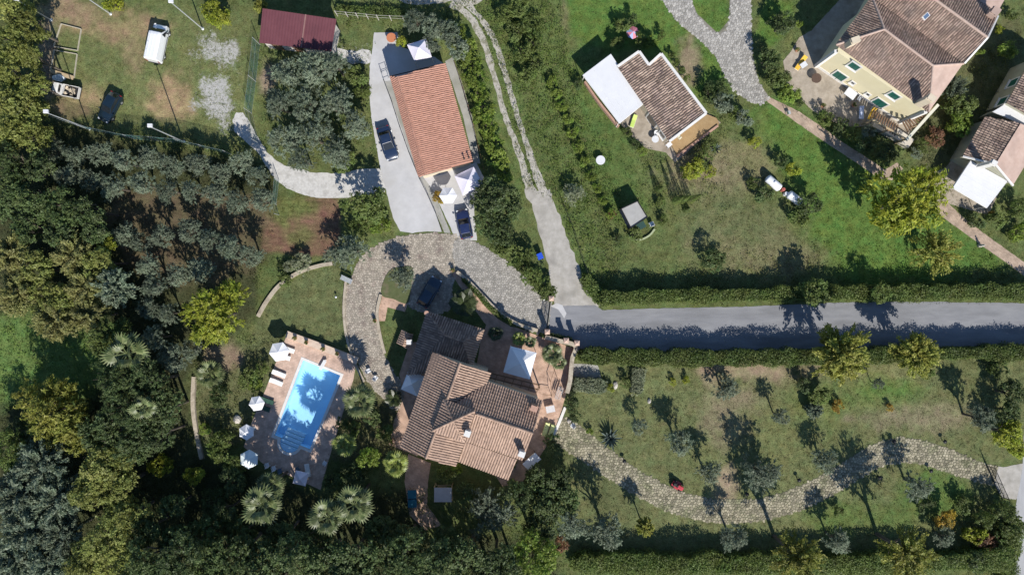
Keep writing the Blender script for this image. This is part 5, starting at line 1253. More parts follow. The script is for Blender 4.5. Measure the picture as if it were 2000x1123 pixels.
lounger("upper of two uncovered white loungers left of the pool", (534, 724), (559, 734), m_loung); lounger("lower of two uncovered white loungers left of the pool", (529, 740), (553, 750), m_loung)
lounger("upper dark green lounger beside the white umbrella left of the pool", (508, 776), (535, 786), m_loungg, frame=m_loungg); lounger("lower dark green lounger beside the white umbrella left of the pool", (503, 791), (528, 800), m_loungg, frame=m_loungg)
lounger("white lounger standing right of the lilac umbrella at the pool's lower end", (604, 928), (600, 906), m_loung, .5)
lounger("left pale lime lounger at the right end of the villa terrace", (1070, 824), (1062, 850), m_loungy, frame=m_loungy); lounger("right pale lime lounger at the right end of the villa terrace", (1081, 828), (1073, 854), m_loungy, frame=m_loungy)
lounger("bright green lounger beside the white awning of the bungalow", (1240, 227), (1233, 249), m_loungl, .5, w=.55)
lounger("amber yellow lounger at the left of the stone terrace of the yellow house", (1571, 112), (1553, 138), m_loungo, .45, w=.62)
lounger("amber yellow lounger against the wall of the yellow house", (1705, 212), (1695, 236), m_loungo, .55, w=.62)
lounger("blue and white striped lounger beside the amber one at the yellow house", (1680, 212), (1680, 231), m_loungb, .2, w=.6)
def table(label, px, r, h, m, n=18, group=None, base_m=None, square=False, rz=0.0):
    p = W(px[0], px[1], h); o = thing("garden_table", label, "table", (p.x, p.y, 0), rz, group)
    t = MB()
    if square: t.box((0, 0, h - .02), (r * 2, r * 1.5, .05))
    else: t.lathe([(r * .97, h - .05), (r, h - .03), (r, h), (r * .98, h + .005)], (0, 0, 0), n)
    t.build("table_top", m, o, world=False)
    if square:
        for sx in (-1, 1):
            for sy in (-1, 1): MB().box((sx * r * .88, sy * r * .64, (h - .05) / 2), (.05, .05, h - .05)).build("leg", base_m or m, o, world=False)
    else:
        MB().tube((0, 0, .05), (0, 0, h - .05), .05, .05, 10).build("column", base_m or m, o, world=False); MB().lathe([(r * .5, 0), (r * .5, .04), (.06, .1)], (0, 0, 0), n).build("foot", base_m or m, o, world=False)
    return o
def chair(label, px, m, rz=0.0, group="garden chairs"):
    p = W(*px); o = thing("garden_chair", label, "chair", p, rz, group); w = .48
    MB().box((0, 0, .43), (w, w, .05)).build("seat", m, o, world=False, bevel=.02)
    MB().box((-w / 2 - .03, 0, .70), (.05, w, .50), 0, None, -.18).build("backrest", m, o, world=False, bevel=.02)
    for sx in (-1, 1):
        for sy in (-1, 1): MB().bar((sx * .2, sy * .2, .42), (sx * .24, sy * .24, 0), .045).build("leg", m, o, world=False)
    for sy in (-1, 1): MB().bar((-.24, sy * .25, .64), (.2, sy * .25, .62), .05, .04).build("armrest", m, o, world=False)
    return o
m_chw = mat("chair_white", (0.68, 0.69, 0.71), None, 3, 0.5); m_chb = mat("chair_slate", (0.10, 0.15, 0.20), None, 3, 0.6)
chair("leftmost pale chair of three at the lower edge of the pool deck", (524, 906), m_chw, 1.9); chair("middle pale chair of three at the lower edge of the pool deck", (537, 912), m_chw, 1.9); chair("slate blue chair, right one of three at the lower edge of the pool deck", (549, 917), m_chb, 1.9)
chair("slate blue chair just above the lilac umbrella by the pool", (583, 914), m_chb, 2.2); chair("pale chair alone near the lower right corner of the pool deck", (636, 902), m_chw, 2.6)
chair("first white chair beside the cobbled drive right of the pool deck", (721, 723), m_chw, .5); chair("second white chair beside the cobbled drive nearer the villa", (735, 737), m_chw, .9)
table("round white table standing alone on the lawn left of the bungalow", (1173, 313), .58, .75, m_awn)
table("white round table on the stone terrace below the bungalow door", (1280, 272), .45, .74, m_chw, base_m=m_chw); chair("white chair above the round white table by the bungalow", (1280, 263), m_chw, -1.5)
chair("cream chair on the brown veranda of the bungalow", (1325, 270), mat("chair_cream", (0.62, 0.58, 0.44), None, 3, 0.6), .8); table("small white square table at the corner of the bungalow veranda", (1307, 283), .34, .6, m_chw, square=True, rz=.7)
table("brown round table on the stone terrace of the yellow house", (1595, 153), .62, .74, mat("table_brown", (0.10, 0.065, 0.048), None, 3, 0.6))
table("white cloth table against the yellow house facade", (1662, 183), .7, .75, m_chw, square=True, rz=-.65); table("white square table near the amber lounger on the left of the terrace", (1570, 127), .42, .7, m_chw, square=True, rz=.6)
chair("white chair in the row by the yellow house wall", (1675, 195), m_chw, -.6)
table("pale table in the middle of the villa's right terrace", (1075, 799), .55, .72, mat("table_pale", (0.60, 0.58, 0.58), None, 3, 0.5), square=True, rz=.2)
chair("white chair beside the stone path start near the terrace", (1118, 829), m_chw, 2.4)
table("terracotta coloured round table at the top end of the concrete drive", (764, 74), .6, .72, mat("table_terra", (0.45, 0.16, 0.075), (0.5, 0.19, 0.09), 3, 0.7))

# ------------------------------------------------------------------ other garden things
def swing_seat(label, px, rz):
    p = W(*px); o = thing("swing_seat", label, "swing seat", p, rz)
    for s in (-1, 1):
        MB().bar((s * .9, -.5, 0), (s * .85, 0, 1.85), .05).build("leg", m_dark, o, world=False); MB().bar((s * .9, .5, 0), (s * .85, 0, 1.85), .05).build("leg", m_dark, o, world=False)
    MB().add([(-1.05, -.62, 1.82), (1.05, -.62, 1.82), (1.05, .5, 1.98), (-1.05, .5, 1.98), (-1.05, -.62, 1.78), (1.05, -.62, 1.78), (1.05, .5, 1.94), (-1.05, .5, 1.94)], [(0, 1, 2, 3), (7, 6, 5, 4), (0, 4, 5, 1), (1, 5, 6, 2), (2, 6, 7, 3), (3, 7, 4, 0)]).build("canopy", m_can, o, world=False)
    MB().box((0, 0, .5), (1.5, .5, .1)).build("seat", m_loung, o, world=False); MB().box((0, .26, .8), (1.5, .08, .5)).build("backrest", m_loung, o, world=False)
swing_seat("white canopied swing seat at the lower right corner of the villa", (1037, 893), .72)
def rack(label, px, rz):
    p = W(*px); o = thing("clothes_airer", label, "clothes airer", p, rz)
    for s in (-1, 1): MB().bar((s * .75, -.3, 0), (s * .75, .3, .95), .03).build("leg", m_galv, o, world=False); MB().bar((s * .75, .3, 0), (s * .75, -.3, .95), .03).build("leg", m_galv, o, world=False)
    fr = MB()
    for y in np.linspace(-.35, .35, 7): fr.bar((-.8, y, .95), (.8, y, .95), .015)
    fr.build("rails", m_galv, o, world=False)
    for y in (-.28, .02, .26): MB().box((0, y, .86), (1.3, .02, .22)).build("cloth", m_chw, o, world=False)
rack("white clothes airer at the right edge of the villa terrace", (1091, 766), 1.25)
for k, (a, b) in enumerate((((1077, 735), (1080, 772)), ((1083, 722), (1077, 735)), ((1083, 722), (1092, 745)))): pass
tri_ = thing("drying_frame", "slim dark triangular frame on the terrace beside the clothes airer", "frame", W(1080, 750))
for a, b in (((1083, 722), (1075, 745)), ((1075, 745), (1078, 775)), ((1083, 722), (1092, 748)), ((1060, 770), (1078, 772))): MB().bar(W(*a, 1.0), W(*b, 1.0), .05).build("rail", m_wood, tri_)
for q in ((1083, 722), (1075, 745), (1078, 775), (1092, 748)): g = W(*q, 1.0); MB().bar((g.x, g.y, 0), (g.x, g.y, 1.0), .05).build("leg", m_wood, tri_)
def tank(label, a, b, m):
    A_ = W(*a, .9); B2 = W(*b, .9); o = thing("gas_tank", label, "tank", (A_.x, A_.y, 0), math.atan2(B2.y - A_.y, B2.x - A_.x), "white tanks on the lawn"); L_ = (B2 - A_).length; r = .52
    prof = [(0, .02)] + [(r * (1 - math.cos(t)), r * math.sin(t)) for t in np.linspace(.35, math.pi / 2, 5)]
    pr = [(x * .5, q) for x, q in prof] + [(L_ - x * .5, q) for x, q in prof[::-1]]
    mb = MB(); n = 18; rings = [[(x, q * math.cos(2 * math.pi * k / n), .75 + q * math.sin(2 * math.pi * k / n)) for k in range(n)] for x, q in pr]
    mb.loft(rings); mb.build("shell", m, o, smooth=True, world=False)
    for x in (L_ * .25, L_ * .75): MB().box((x, 0, .16), (.12, .8, .32)).build("saddle", m_apron, o, world=False)
    MB().lathe([(.16, 0), (.16, .12), (.1, .16)], (L_ * .5, 0, 1.24), 12).build("valve_dome", m, o, world=False)
m_tank = mat("tank_white", (0.66, 0.67, 0.70), (0.72, 0.73, 0.75), 2, 0.45)
tank("white cylindrical tank on the lawn, upper left of the pair", (1498, 346), (1525, 369), m_tank); tank("white cylindrical tank on the lawn, lower right of the pair", (1540, 377), (1567, 398), m_tank)
def drum(name, label, px, m, r=.28, h=.8):
    p = W(px[0], px[1], h); o = thing(name, label, "drum", (p.x, p.y, 0)); MB().lathe([(r * .96, 0), (r, .05), (r, h * .33), (r * 1.04, h * .35), (r, h * .37), (r, h * .66), (r * 1.04, h * .68), (r, h * .7), (r, h - .03), (r * .95, h)], (0, 0, 0), 16).build("barrel", m, o, world=False); MB().lathe([(r * .3, h), (r * .3, h + .06)], (0, 0, 0), 10).build("lid", m, o, world=False)
drum("small_drum", "red drum between the two white tanks", (1531, 370), mat("drum_red", (0.42, 0.12, 0.10), None, 3, 0.5), .22); drum("small_drum", "white drum between the two white tanks", (1537, 378), m_chw, .24)
def mower():
    p = W(1321, 946); o = thing("ride_on_mower", "red ride-on lawn mower parked beside the stone path", "mower", p, rot_px((1313, 940), (1333, 952))); mr = paint("mower_red", (0.42, 0.035, 0.045))
    b = MB(); b.loft([[(x, -w, .35), (x, -w, zt - .08), (x, -w * .7, zt), (x, w * .7, zt), (x, w, zt - .08), (x, w, .35)] for x, w, zt in ((.05, .28, .82), (.5, .28, .80), (.78, .24, .70), (.84, .16, .55))]); b.build("bonnet", mr, o, world=False, bevel=.02)
    MB().box((-.35, 0, .42), (.75, .62, .16)).build("fender", mr, o, world=False, bevel=.04)
    MB().box((-.32, 0, .58), (.42, .44, .12)).build("seat", m_plas, o, world=False, bevel=.03); MB().box((-.56, 0, .78), (.08, .42, .36)).build("seat_back", m_plas, o, world=False, bevel=.03)
    MB().box((.1, 0, .18), (.7, 1.0, .14)).build("cutting_deck", mr, o, world=False, bevel=.04)
    st = MB(); st.tube((.05, 0, .8), (-.1, 0, 1.0), .02, .02, 6); st.tube((-.12, 0, .99), (-.09, 0, 1.02), .17, .17, 14); st.build("steering_wheel", m_plas, o, world=False)
    for x, r in ((.6, .19), (-.45, .25)):
        for s in (-1, 1): MB().tube((x, s * .32, r), (x, s * .48, r), r, r, 14).build("wheel", m_tyre, o, world=False)
mower()
# planted play deck with dark frame and grey mat
pd = thing("garden_shelter", "grey roofed square garden shelter with dark sides on the lawn", "shelter", W(1240, 420))
c4 = [(1213, 408), (1245, 393), (1264, 424), (1232, 445)]
P = [W(x, y, 1.9) for x, y in c4]; mb = MB(); mb.slab(P, .05); mb.build("roof", mat("mat_grey", (0.33, 0.32, 0.30), (0.38, 0.37, 0.35), 1.5, 0.9, c3=(0.30, 0.29, 0.28)), pd)
fr = MB()
for i in range(4): fr.bar(P[i] + Vector((0, 0, .03)), P[(i + 1) % 4] + Vector((0, 0, .03)), .12, .1)
fr.build("roof_frame", m_dark, pd)
for p in P: MB().bar((p.x, p.y, 0), (p.x, p.y, 1.88), .1).build("post", m_dark, pd)
for i, j in ((1, 2), (0, 3)):
    a, b = P[i], P[j]; MB().add([(a.x, a.y, .1), (b.x, b.y, .1), (b.x, b.y, 1.7), (a.x, a.y, 1.7)], [(0, 1, 2, 3)]).build("side_curtain", mat("curtain_navy", (0.03, 0.04, 0.085), None, 3, 0.8), pd)
chair("white chair at the lower right corner of the grey garden shelter", (1271, 438), m_chw, 2.0)
table("dark green table at the open end of the grey garden shelter", (1252, 441), .55, .72, mat("table_green", (0.03, 0.07, 0.06), None, 3, 0.6), square=True, rz=.5)
edging("planter_edge", [(1226, 460), (1236, 468), (1252, 468), (1268, 460), (1278, 448)], .22, .25, mat("hose_pale", (0.36, 0.40, 0.24), None, 3, 0.8), "pale curved edging of the flower bed below the garden shelter", "edging")
sb_ = thing("play_platform", "grey topped wooden play platform beneath the trees south of the villa", "platform", W(865, 967))
q4 = [W(848, 952, 1.9), W(882, 952, 1.9), W(882, 980, 1.9), W(848, 980, 1.9)]; mb = MB(); mb.slab(q4, .06); mb.build("top", mat("top_grey", (0.36, 0.35, 0.35), (0.42, 0.41, 0.41), 1.5, 0.8), sb_)
for p in q4: MB().bar((p.x, p.y, 0), (p.x, p.y, 1.84), .1).build("post", m_woodl, sb_)
for i in range(4):
    a, b = q4[i], q4[(i + 1) % 4]; MB().bar((a.x, a.y, .8), (b.x, b.y, .8), .05, .12).build("rail", m_woodl, sb_)
for i in range(5):
    t = (i + .5) / 5; MB().bar(W(856 + 20 * 0, 946, .0) + Vector((0, 0, .3 + .3 * i)), W(874, 946, .0) + Vector((0, 0, .3 + .3 * i)), .05).build("rung", m_woodl, sb_)
tt = thing("tennis_table", "teal blue table tennis table in the shade south of the villa", "table", (*W(805, 974, .76).xy, 0), math.radians(2))
MB().box((0, 0, .75), (1.1, 2.2, .04)).build("table_top", mat("tt_teal", (0.02, 0.13, 0.19), None, 2, 0.6), tt, world=False)
MB().box((0, 0, .83), (1.25, .02, .14)).build("net", m_dark, tt, world=False)
for sx in (-1, 1):
    for sy in (-1, 1): MB().box((sx * .42, sy * .8, .365), (.06, .06, .73)).build("leg", m_dark, tt, world=False)
bench = thing("lawn_bench", "grey slatted bench at the upper right edge of the round lawn", "bench", W(678, 546), math.radians(-25))
for i in range(5): MB().box((0, -.24 + .12 * i, .45), (1.5, .09, .04)).build("slat", m_galv, bench, world=False)
for i in range(3): MB().box((0, .30, .58 + .13 * i), (1.5, .03, .09)).build("slat", m_galv, bench, world=False)
for s in (-1, 1): MB().box((s * .62, 0, .22), (.06, .5, .42)).build("leg", m_dark, bench, world=False)
for lb, px, r, c in (("white garden globe lamp on the round lawn near the bench", (658, 580), .14, m_chw), ("small white post lamp on the lawn near the lower lamp", (1062, 585), .12, m_chw)):
    p = W(*px); o = thing("globe_lamp", lb, "lamp", p); MB().lathe([(.03, 0), (.03, .35)], (0, 0, 0), 8).build("stem", m_dark, o, world=False); MB().lathe([(.03, .35), (r * .8, .40), (r, .35 + r), (r * .7, .35 + r * 1.7), (.01, .35 + 2 * r)], (0, 0, 0), 14).build("globe", c, o, world=False)
m_pot = mat("terracotta_pot", (0.40, 0.19, 0.115), (0.48, 0.25, 0.16), 4, 0.85, 0.1, 20)
m_rock = mat("rock_pale", (0.40, 0.37, 0.33), (0.52, 0.49, 0.45), 3, 0.9, 0.5, 6)
heap("boulder", "pale rock at the lawn edge left of the pool umbrellas", "rock", (464, 818), (.5, .55), .5, m_rock, 5)
heap("boulder", "white rock among the shrubs near the start of the stone path", "rock", (1112, 822), (.3, .3), .35, m_rock, 6)
heap("boulder", "small pale rock on the lawn beside the large shrub shadow", "rock", (1268, 783), (.22, .35), .3, m_rock, 7)
heap("boulder", "pale stone heap by the small olive tree below the hedge", "rock", (1202, 752), (.3, .5), .3, m_rock, 8)
def bin_(label, px, m, cat="bin"):
    p = W(*px); o = thing("waste_bin", label, cat, p, .4); MB().add([(-.28, -.3, .05), (.28, -.3, .05), (.28, .3, .05), (-.28, .3, .05), (-.33, -.36, .9), (.33, -.36, .9), (.33, .36, .9), (-.33, .36, .9)], [(0, 1, 5, 4), (1, 2, 6, 5), (2, 3, 7, 6), (3, 0, 4, 7), (3, 2, 1, 0), (4, 5, 6, 7)]).build("body", m, o, world=False, bevel=.03)
    MB().box((0, 0, .95), (.72, .78, .08)).build("lid", m, o, world=False, bevel=.02)
    for s in (-1, 1): MB().tube((s * .26, .32, .1), (s * .32, .32, .1), .1, .1, 10).build("wheel", m_tyre, o, world=False)
bin_("bright blue bin on the verge beside the concrete lane", (1054, 501), mat("bin_blue", (0.02, 0.08, 0.55), None, 3, 0.5))
for k, (px, lb) in enumerate((((1218, 898), "dark low path light on the stone path near its left end"), ((1742, 860), "dark low path light at the upper edge of the path bend"), ((1840, 860), "small dark path light on the lawn above the path's right part"), ((1557, 935), "dark path light just above the middle of the stone path"), ((1456, 962), "small path light at the lower edge of big tree shade"), ((1714, 930), "dark path light below the path beside the crown shadow"), ((1813, 917), "dark path light on the lawn inside the path's right bend"))):
    p = W(*px); o = thing("path_light", lb, "path light", p, 0, "path lights"); MB().lathe([(.07, 0), (.05, .05), (.05, .55)], (0, 0, 0), 10).build("post", m_dark, o, world=False); MB().lathe([(.22, .55), (.26, .6), (.12, .72), (.02, .76)], (0, 0, 0), 12).build("hood", m_dark, o, world=False)
bk = thing("garden_chair", "white wrought seat near the brick path's lower end at top right", "chair", W(1538, 222), .3)
MB().box((0, 0, .42), (.45, .42, .04)).build("seat", m_galv, bk, world=False); MB().box((-.22, 0, .68), (.04, .42, .45)).build("backrest", m_galv, bk, world=False)
for sx in (-1, 1):
    for sy in (-1, 1): MB().bar((sx * .2, sy * .18, .42), (sx * .22, sy * .2, 0), .04).build("leg", m_galv, bk, world=False)
st_ = thing("stone_figure", "small pale statue beside the brick path at the right edge", "statue", W(1912, 480))
MB().box((0, 0, .15), (.4, .4, .3)).build("plinth", m_rock, st_, world=False); MB().lathe([(.16, .3), (.18, .45), (.13, .62), (.15, .75), (.07, .86), (.10, .96), (.08, 1.05), (.01, 1.1)], (0, 0, 0), 12).build("figure", m_rock, st_, world=False)
fl = thing("beach_parasol", "pink and blue beach parasol in the bushes above the bungalow", "parasol", (*W(1236, 64, 1.3).xy, 0))
pk = [mat("canvas_pink", (0.62, 0.22, 0.27), None, 3, 0.7), mat("canvas_sky", (0.35, 0.42, 0.66), None, 3, 0.7)]
for k in range(8):
    a0, a1 = k * math.pi / 4, (k + 1) * math.pi / 4; r = .8
    MB().add([(0, 0, 1.6), (r * math.cos(a0), r * math.sin(a0), 1.25), (r * math.cos(a1), r * math.sin(a1), 1.25), (0, 0, 1.57), (r * math.cos(a0), r * math.sin(a0), 1.22), (r * math.cos(a1), r * math.sin(a1), 1.22)], [(0, 1, 2), (5, 4, 3), (1, 4, 5, 2)]).build("panel", pk[k % 2] if k not in (1, 2) else pk[0], fl, world=False)
MB().tube((0, 0, 0), (0, 0, 1.6), .025, .025, 8).build("pole", m_trim, fl, world=False)
# ------------------------------------------------------------------ vegetation
LM = {
 "leafy": leafmat("leaf_leafy", [(0.134, 0.167, 0.041), (0.221, 0.262, 0.065), (0.322, 0.355, 0.105)]),
 "olive": leafmat("leaf_olive", [(0.119, 0.160, 0.102), (0.184, 0.229, 0.153), (0.254, 0.297, 0.211)]),
 "dark": leafmat("leaf_dark", [(0.049, 0.078, 0.029), (0.088, 0.137, 0.047), (0.146, 0.202, 0.068)]),
 "mid": leafmat("leaf_mid", [(0.075, 0.118, 0.028), (0.130, 0.185, 0.046), (0.195, 0.260, 0.076)]),
 "lime": leafmat("leaf_lime", [(0.150, 0.205, 0.022), (0.253, 0.307, 0.030), (0.368, 0.410, 0.055)]),
 "spring": leafmat("leaf_spring", [(0.096, 0.166, 0.027), (0.166, 0.254, 0.039), (0.254, 0.342, 0.066)]),
 "yellow": leafmat("leaf_yellow", [(0.161, 0.192, 0.037), (0.255, 0.280, 0.056), (0.354, 0.360, 0.087)]),
 "gold":  leafmat("leaf_gold", [(0.240, 0.180, 0.024), (0.408, 0.300, 0.036), (0.504, 0.372, 0.060)]),
 "ochre": leafmat("leaf_ochre", [(0.161, 0.178, 0.057), (0.259, 0.270, 0.092), (0.356, 0.356, 0.138)]),
 "grey": leafmat("leaf_grey", [(0.106, 0.151, 0.095), (0.179, 0.230, 0.151), (0.269, 0.314, 0.224)]),
 "pale":  leafmat("leaf_pale", [(0.154, 0.193, 0.108), (0.262, 0.300, 0.185), (0.370, 0.400, 0.262)]),
 "rust":  leafmat("leaf_rust", [(0.134, 0.086, 0.043), (0.226, 0.130, 0.061), (0.306, 0.180, 0.090)]),
}
m_bark = mat("bark_grey", (0.085, 0.070, 0.055), (0.13, 0.11, 0.088), 4, 0.95, 0.6, 10)
def unit(v): return v / (np.linalg.norm(v, axis=1, keepdims=True) + 1e-9)
def leaf_geo(C, nrm, L_, asp, R, along=None):
    n = len(C); nrm = unit(nrm + R.normal(0, .55, (n, 3)))
    d = R.normal(0, 1, (n, 3)) if along is None else along + R.normal(0, .45, (n, 3))
    d = unit(d - nrm * (d * nrm).sum(1, keepdims=True)); s = np.cross(nrm, d)
    l = (L_ * R.uniform(.65, 1.25, n))[:, None]
    V = np.stack([C - d * l * .5, C + s * l * asp * .5 + d * l * .05, C + d * l * .5 - nrm * l * .06, C - s * l * asp * .5 + d * l * .05], 1).reshape(-1, 3)
    return V, np.arange(4 * n).reshape(n, 4)
def crown(style, Rad, seed):
    """leaf crown round the origin, about Rad metres in radius"""
    R = np.random.default_rng(seed)
    if style in ("dense", "fine"):
        nl = 13 if style == "dense" else 20; lr = .42 if style == "dense" else .34; vz = .78 if style == "dense" else .62
        dirs = unit(R.normal(0, 1, (nl, 3)) * np.array([1, 1, .8]) + np.array([0, 0, .25])); lc = dirs * (R.uniform(.35, .72, nl)[:, None]) * Rad * np.array([1, 1, vz])
        lrad = lr * Rad * R.uniform(.7, 1.25, nl)
        L_ = {1: .17, 2: .25, 3: .33, 5: .46}[min((1, 2, 3, 5), key=lambda q: abs(q - Rad))]
        asp = .55 if style == "dense" else .30
        if style == "fine": L_ *= 1.15
        tot = int(min(15000, (24.0 if style == "dense" else 22.0) * Rad * Rad / (L_ * L_ * asp)))
        ncl = max(30, tot // 14); w = lrad ** 2; li = R.choice(nl, ncl, p=w / w.sum())
        cd = unit(R.normal(0, 1, (ncl, 3)) + dirs[li] * .7 + np.array([0, 0, .35])); cc = lc[li] + cd * lrad[li][:, None] * R.uniform(.55, 1.05, ncl)[:, None]
        k = 14; ci = np.repeat(np.arange(ncl), k); out = cd[ci]
        sg = .10 * Rad ** .6 * .75
        C = cc[ci] + R.normal(0, sg, (ncl * k, 3)) * np.array([1, 1, .8])
        if style == "fine":
            C = cc[ci] + out * R.uniform(-.1, 1.0, ncl * k)[:, None] * .22 * Rad ** .5 + R.normal(0, sg * .62, (ncl * k, 3))
            return leaf_geo(C, out * .4 + np.array([.12, -.3, .7]), L_, asp, R, along=out)
        return leaf_geo(C, out * .5 + np.array([.12, -.35, .8]), L_, asp, R)
    if style in ("spray", "airy"):
        nb = 110 if style == "spray" else 70; k = 115 if style == "spray" else 62
        bd = unit(R.normal(0, 1, (nb, 3)) * np.array([1, 1, .5]) + np.array([0, 0, .55])); bl = Rad * R.uniform(.65, 1.12, nb)
        k = int(k * min(1.0, .35 + Rad / 4)); bi = np.repeat(np.arange(nb), k); t = R.beta(2.2, 1.3, nb * k)
        L_ = .20 if Rad < 1.5 else (.29 if Rad < 3 else .36)
        droop = np.array([0, 0, -.25]) * (t ** 2)[:, None] * Rad * .6
        C = bd[bi] * (bl[bi] * t)[:, None] + droop + R.normal(0, .034 * Rad, (nb * k, 3)) * (.35 + t)[:, None]
        return leaf_geo(C, np.tile(np.array([0, 0, .8]), (nb * k, 1)), L_, .42, R, along=bd[bi] * 1.2)
    if style == "cone":
        n = int(2600 * max(1, Rad)); h = R.uniform(0, 1, n) ** 1.3; a = R.uniform(0, 2 * math.pi, n); rr = Rad * (1 - h) ** .8 * np.sqrt(R.uniform(.5, 1, n)) + .02
        C = np.stack([np.cos(a) * rr, np.sin(a) * rr, (h - .5) * Rad * 5], 1); out = np.stack([np.cos(a), np.sin(a), np.full(n, .8)], 1)
        return leaf_geo(C, out, .16, .5, R, along=out)
CR = {}
def crown_mesh(style, rad, var):
    size = min((1.0, 2.0, 3.2, 5.0), key=lambda q: abs(math.log(q / rad))); key = (style, size, var)
    if key not in CR:
        V, F = crown(style, size, hash(style) % 7 * 0 + len(style) * 100 + int(size * 10) + var * 1000); CR[key] = fastmesh("crown", V, F)
        CR[key].materials.append(None)
    return CR[key], size
TRK = []
def trunk_mesh(var):
    R = random.Random(var + 40); mb = MB(); p = Vector((0, 0, 0)); q = Vector((R.uniform(-.05, .05), R.uniform(-.05, .05), .55))
    mb.tube(p - Vector((0, 0, .02)), q, .085, .06, 8)
    for k in range(6):
        a = k * 1.05 + R.uniform(-.3, .3); s = p.lerp(q, R.uniform(.72, 1.0)); e = Vector((math.cos(a) * R.uniform(.3, .6), math.sin(a) * R.uniform(.3, .6), R.uniform(.82, 1.1)))
        m_ = s.lerp(e, .5) + Vector((0, 0, .06)); mb.tube(s, m_, .042, .028, 6, False); mb.tube(m_, e, .028, .010, 6, True)
        for j in range(2):
            b = e + Vector((R.uniform(-.25, .25), R.uniform(-.25, .25), R.uniform(.05, .25))); mb.tube(m_.lerp(e, .6), b, .014, .005, 5, True)
    me = mb.mesh("trunk"); me.materials.append(m_bark); return me
TRK = [trunk_mesh(i) for i in range(4)]
RV = random.Random(99); SEEN = set()
KINDS = {  # kind: (crown style, leaf material, vertical stretch)
 "olive": ("fine", "olive", .95), "dark": ("dense", "dark", 1.0), "mid": ("dense", "mid", 1.0), "lime": ("dense", "lime", 1.0), "spring": ("dense", "spring", 1.0),
 "yellow": ("spray", "yellow", 1.1), "gold": ("dense", "gold", .8), "ochre": ("spray", "ochre", 1.0), "grey": ("spray", "grey", 1.1), "pale": ("fine", "pale", .9), "rust": ("dense", "rust", .9),
 "leafy": ("dense", "leafy", 1.0), "tall": ("dense", "mid", 1.75), "cedar": ("spray", "mid", 1.0), "conifer": ("fine", "dark", 1.1), "airy": ("airy", "yellow", 1.15), "yellowtree": ("fine", "yellow", 1.0), "limetree": ("fine", "lime", 1.0), "greyfine": ("fine", "grey", 1.0), "silver": ("dense", "olive", .9)}
def plant(kind, cx, cy, r, hc, label, name=None, cat=None, group=None, base=None):
    """crown seen at photo pixel (cx, cy) with radius r px, its centre hc metres up"""
    st, lm, vs = KINDS[kind]
    if base is not None: g = W(*base); p = Vector((g.x, g.y, hc))
    else: p = W(cx, cy, hc)
    rad = max(.25, r / PXM * (CAM_H - hc) / CAM_H); shrub = hc < 1.75
    o = thing(name or ("shrub" if shrub else ("olive_tree" if kind == "olive" else "leafy_tree")), label, cat or ("shrub" if shrub else "tree"), (p.x, p.y, 0), 0, group)
    if label in SEEN and not group: print("DUP LABEL", label)
    SEEN.add(label)
    v = RV.randrange(2); me, size = crown_mesh(st, rad, v)
    c = bpy.data.objects.new("foliage" if shrub else "crown", me); COL.objects.link(c); c.parent = o
    c.material_slots[0].link = 'OBJECT'; c.material_slots[0].material = LM[lm]
    s = rad / size; c.location = (0, 0, hc); vz = s * vs
    # keep the crown off the ground
    c.scale = (s * RV.uniform(.93, 1.07), s * RV.uniform(.93, 1.07), min(vz, max(hc * 1.02, .3) / (size * .86))); c.rotation_euler = (0, 0, RV.uniform(0, 6.28))
    t = bpy.data.objects.new("stems" if shrub else "trunk", TRK[RV.randrange(4)]); COL.objects.link(t); t.parent = o
    tr_ = max(.7, min(rad, 3.2)) if not shrub else rad * .9
    t.scale = (tr_, tr_, hc * 1.0); t.rotation_euler = (0, 0, RV.uniform(0, 6.28))
    return o
ORD = ["first", "second", "third", "fourth", "fifth", "sixth", "seventh", "eighth", "ninth", "tenth", "eleventh", "twelfth", "thirteenth"]
LOOK = {"leafy": "yellowish green leafy tree", "tall": "tall green tree", "olive": "grey green olive tree", "dark": "dark green leafy tree", "mid": "green leafy tree", "lime": "bright yellow green bush", "spring": "fresh green bush", "ochre": "ochre leaved tree", "grey": "pale grey green tree", "yellow": "yellow leaved tree", "conifer": "dark conifer", "cedar": "feathery dark green tree"}
def row(kind, hc, where, pts, look=None, name=None, cat=None, way="from the left"):
    for i, (x, y, r) in enumerate(pts): plant(kind, x, y, r, hc * RV.uniform(.92, 1.1), "%s, %s %s in %s" % (look or LOOK[kind], ORD[i], way, where), name, cat, where)
# --- wood and groves on the left
row("leafy", 5.0, "the column left of the grass field", [(22, 18, 42), (58, 52, 36), (22, 92, 42), (66, 112, 28), (28, 152, 44), (38, 205, 52), (70, 165, 28), (30, 262, 48), (66, 262, 34)], way="from the top")
row("dark", 5.0, "the dark clump below the field", [(28, 318, 44), (78, 332, 34), (20, 385, 44), (72, 392, 42), (126, 412, 42), (178, 412, 36), (60, 446, 36), (120, 455, 36), (186, 452, 30)])
OL = .0
row("olive", 2.9, "the olive grove's uppermost row", [(108, 292, 22), (148, 303, 24), (196, 300, 26), (243, 316, 27), (290, 310, 26), (336, 324, 27), (384, 322, 26), (430, 338, 26), (472, 318, 26), (505, 345, 22)])
row("olive", 2.9, "the olive grove's second row", [(128, 345, 24), (176, 350, 27), (226, 366, 29), (280, 360, 29), (330, 372, 27), (376, 374, 24), (420, 380, 26), (466, 392, 27), (514, 392, 27)])
row("olive", 3.0, "the olive row on red soil", [(240, 458, 27), (276, 474, 21), (318, 462, 24), (372, 452, 27), (412, 470, 26), (452, 482, 27), (490, 498, 26)])
row("olive", 3.4, "the clump near the lime tree", [(288, 518, 26), (348, 538, 27), (392, 528, 27), (304, 560, 27), (292, 600, 26), (330, 612, 24), (306, 660, 30), (342, 702, 32), (372, 682, 21)], way="from the top")
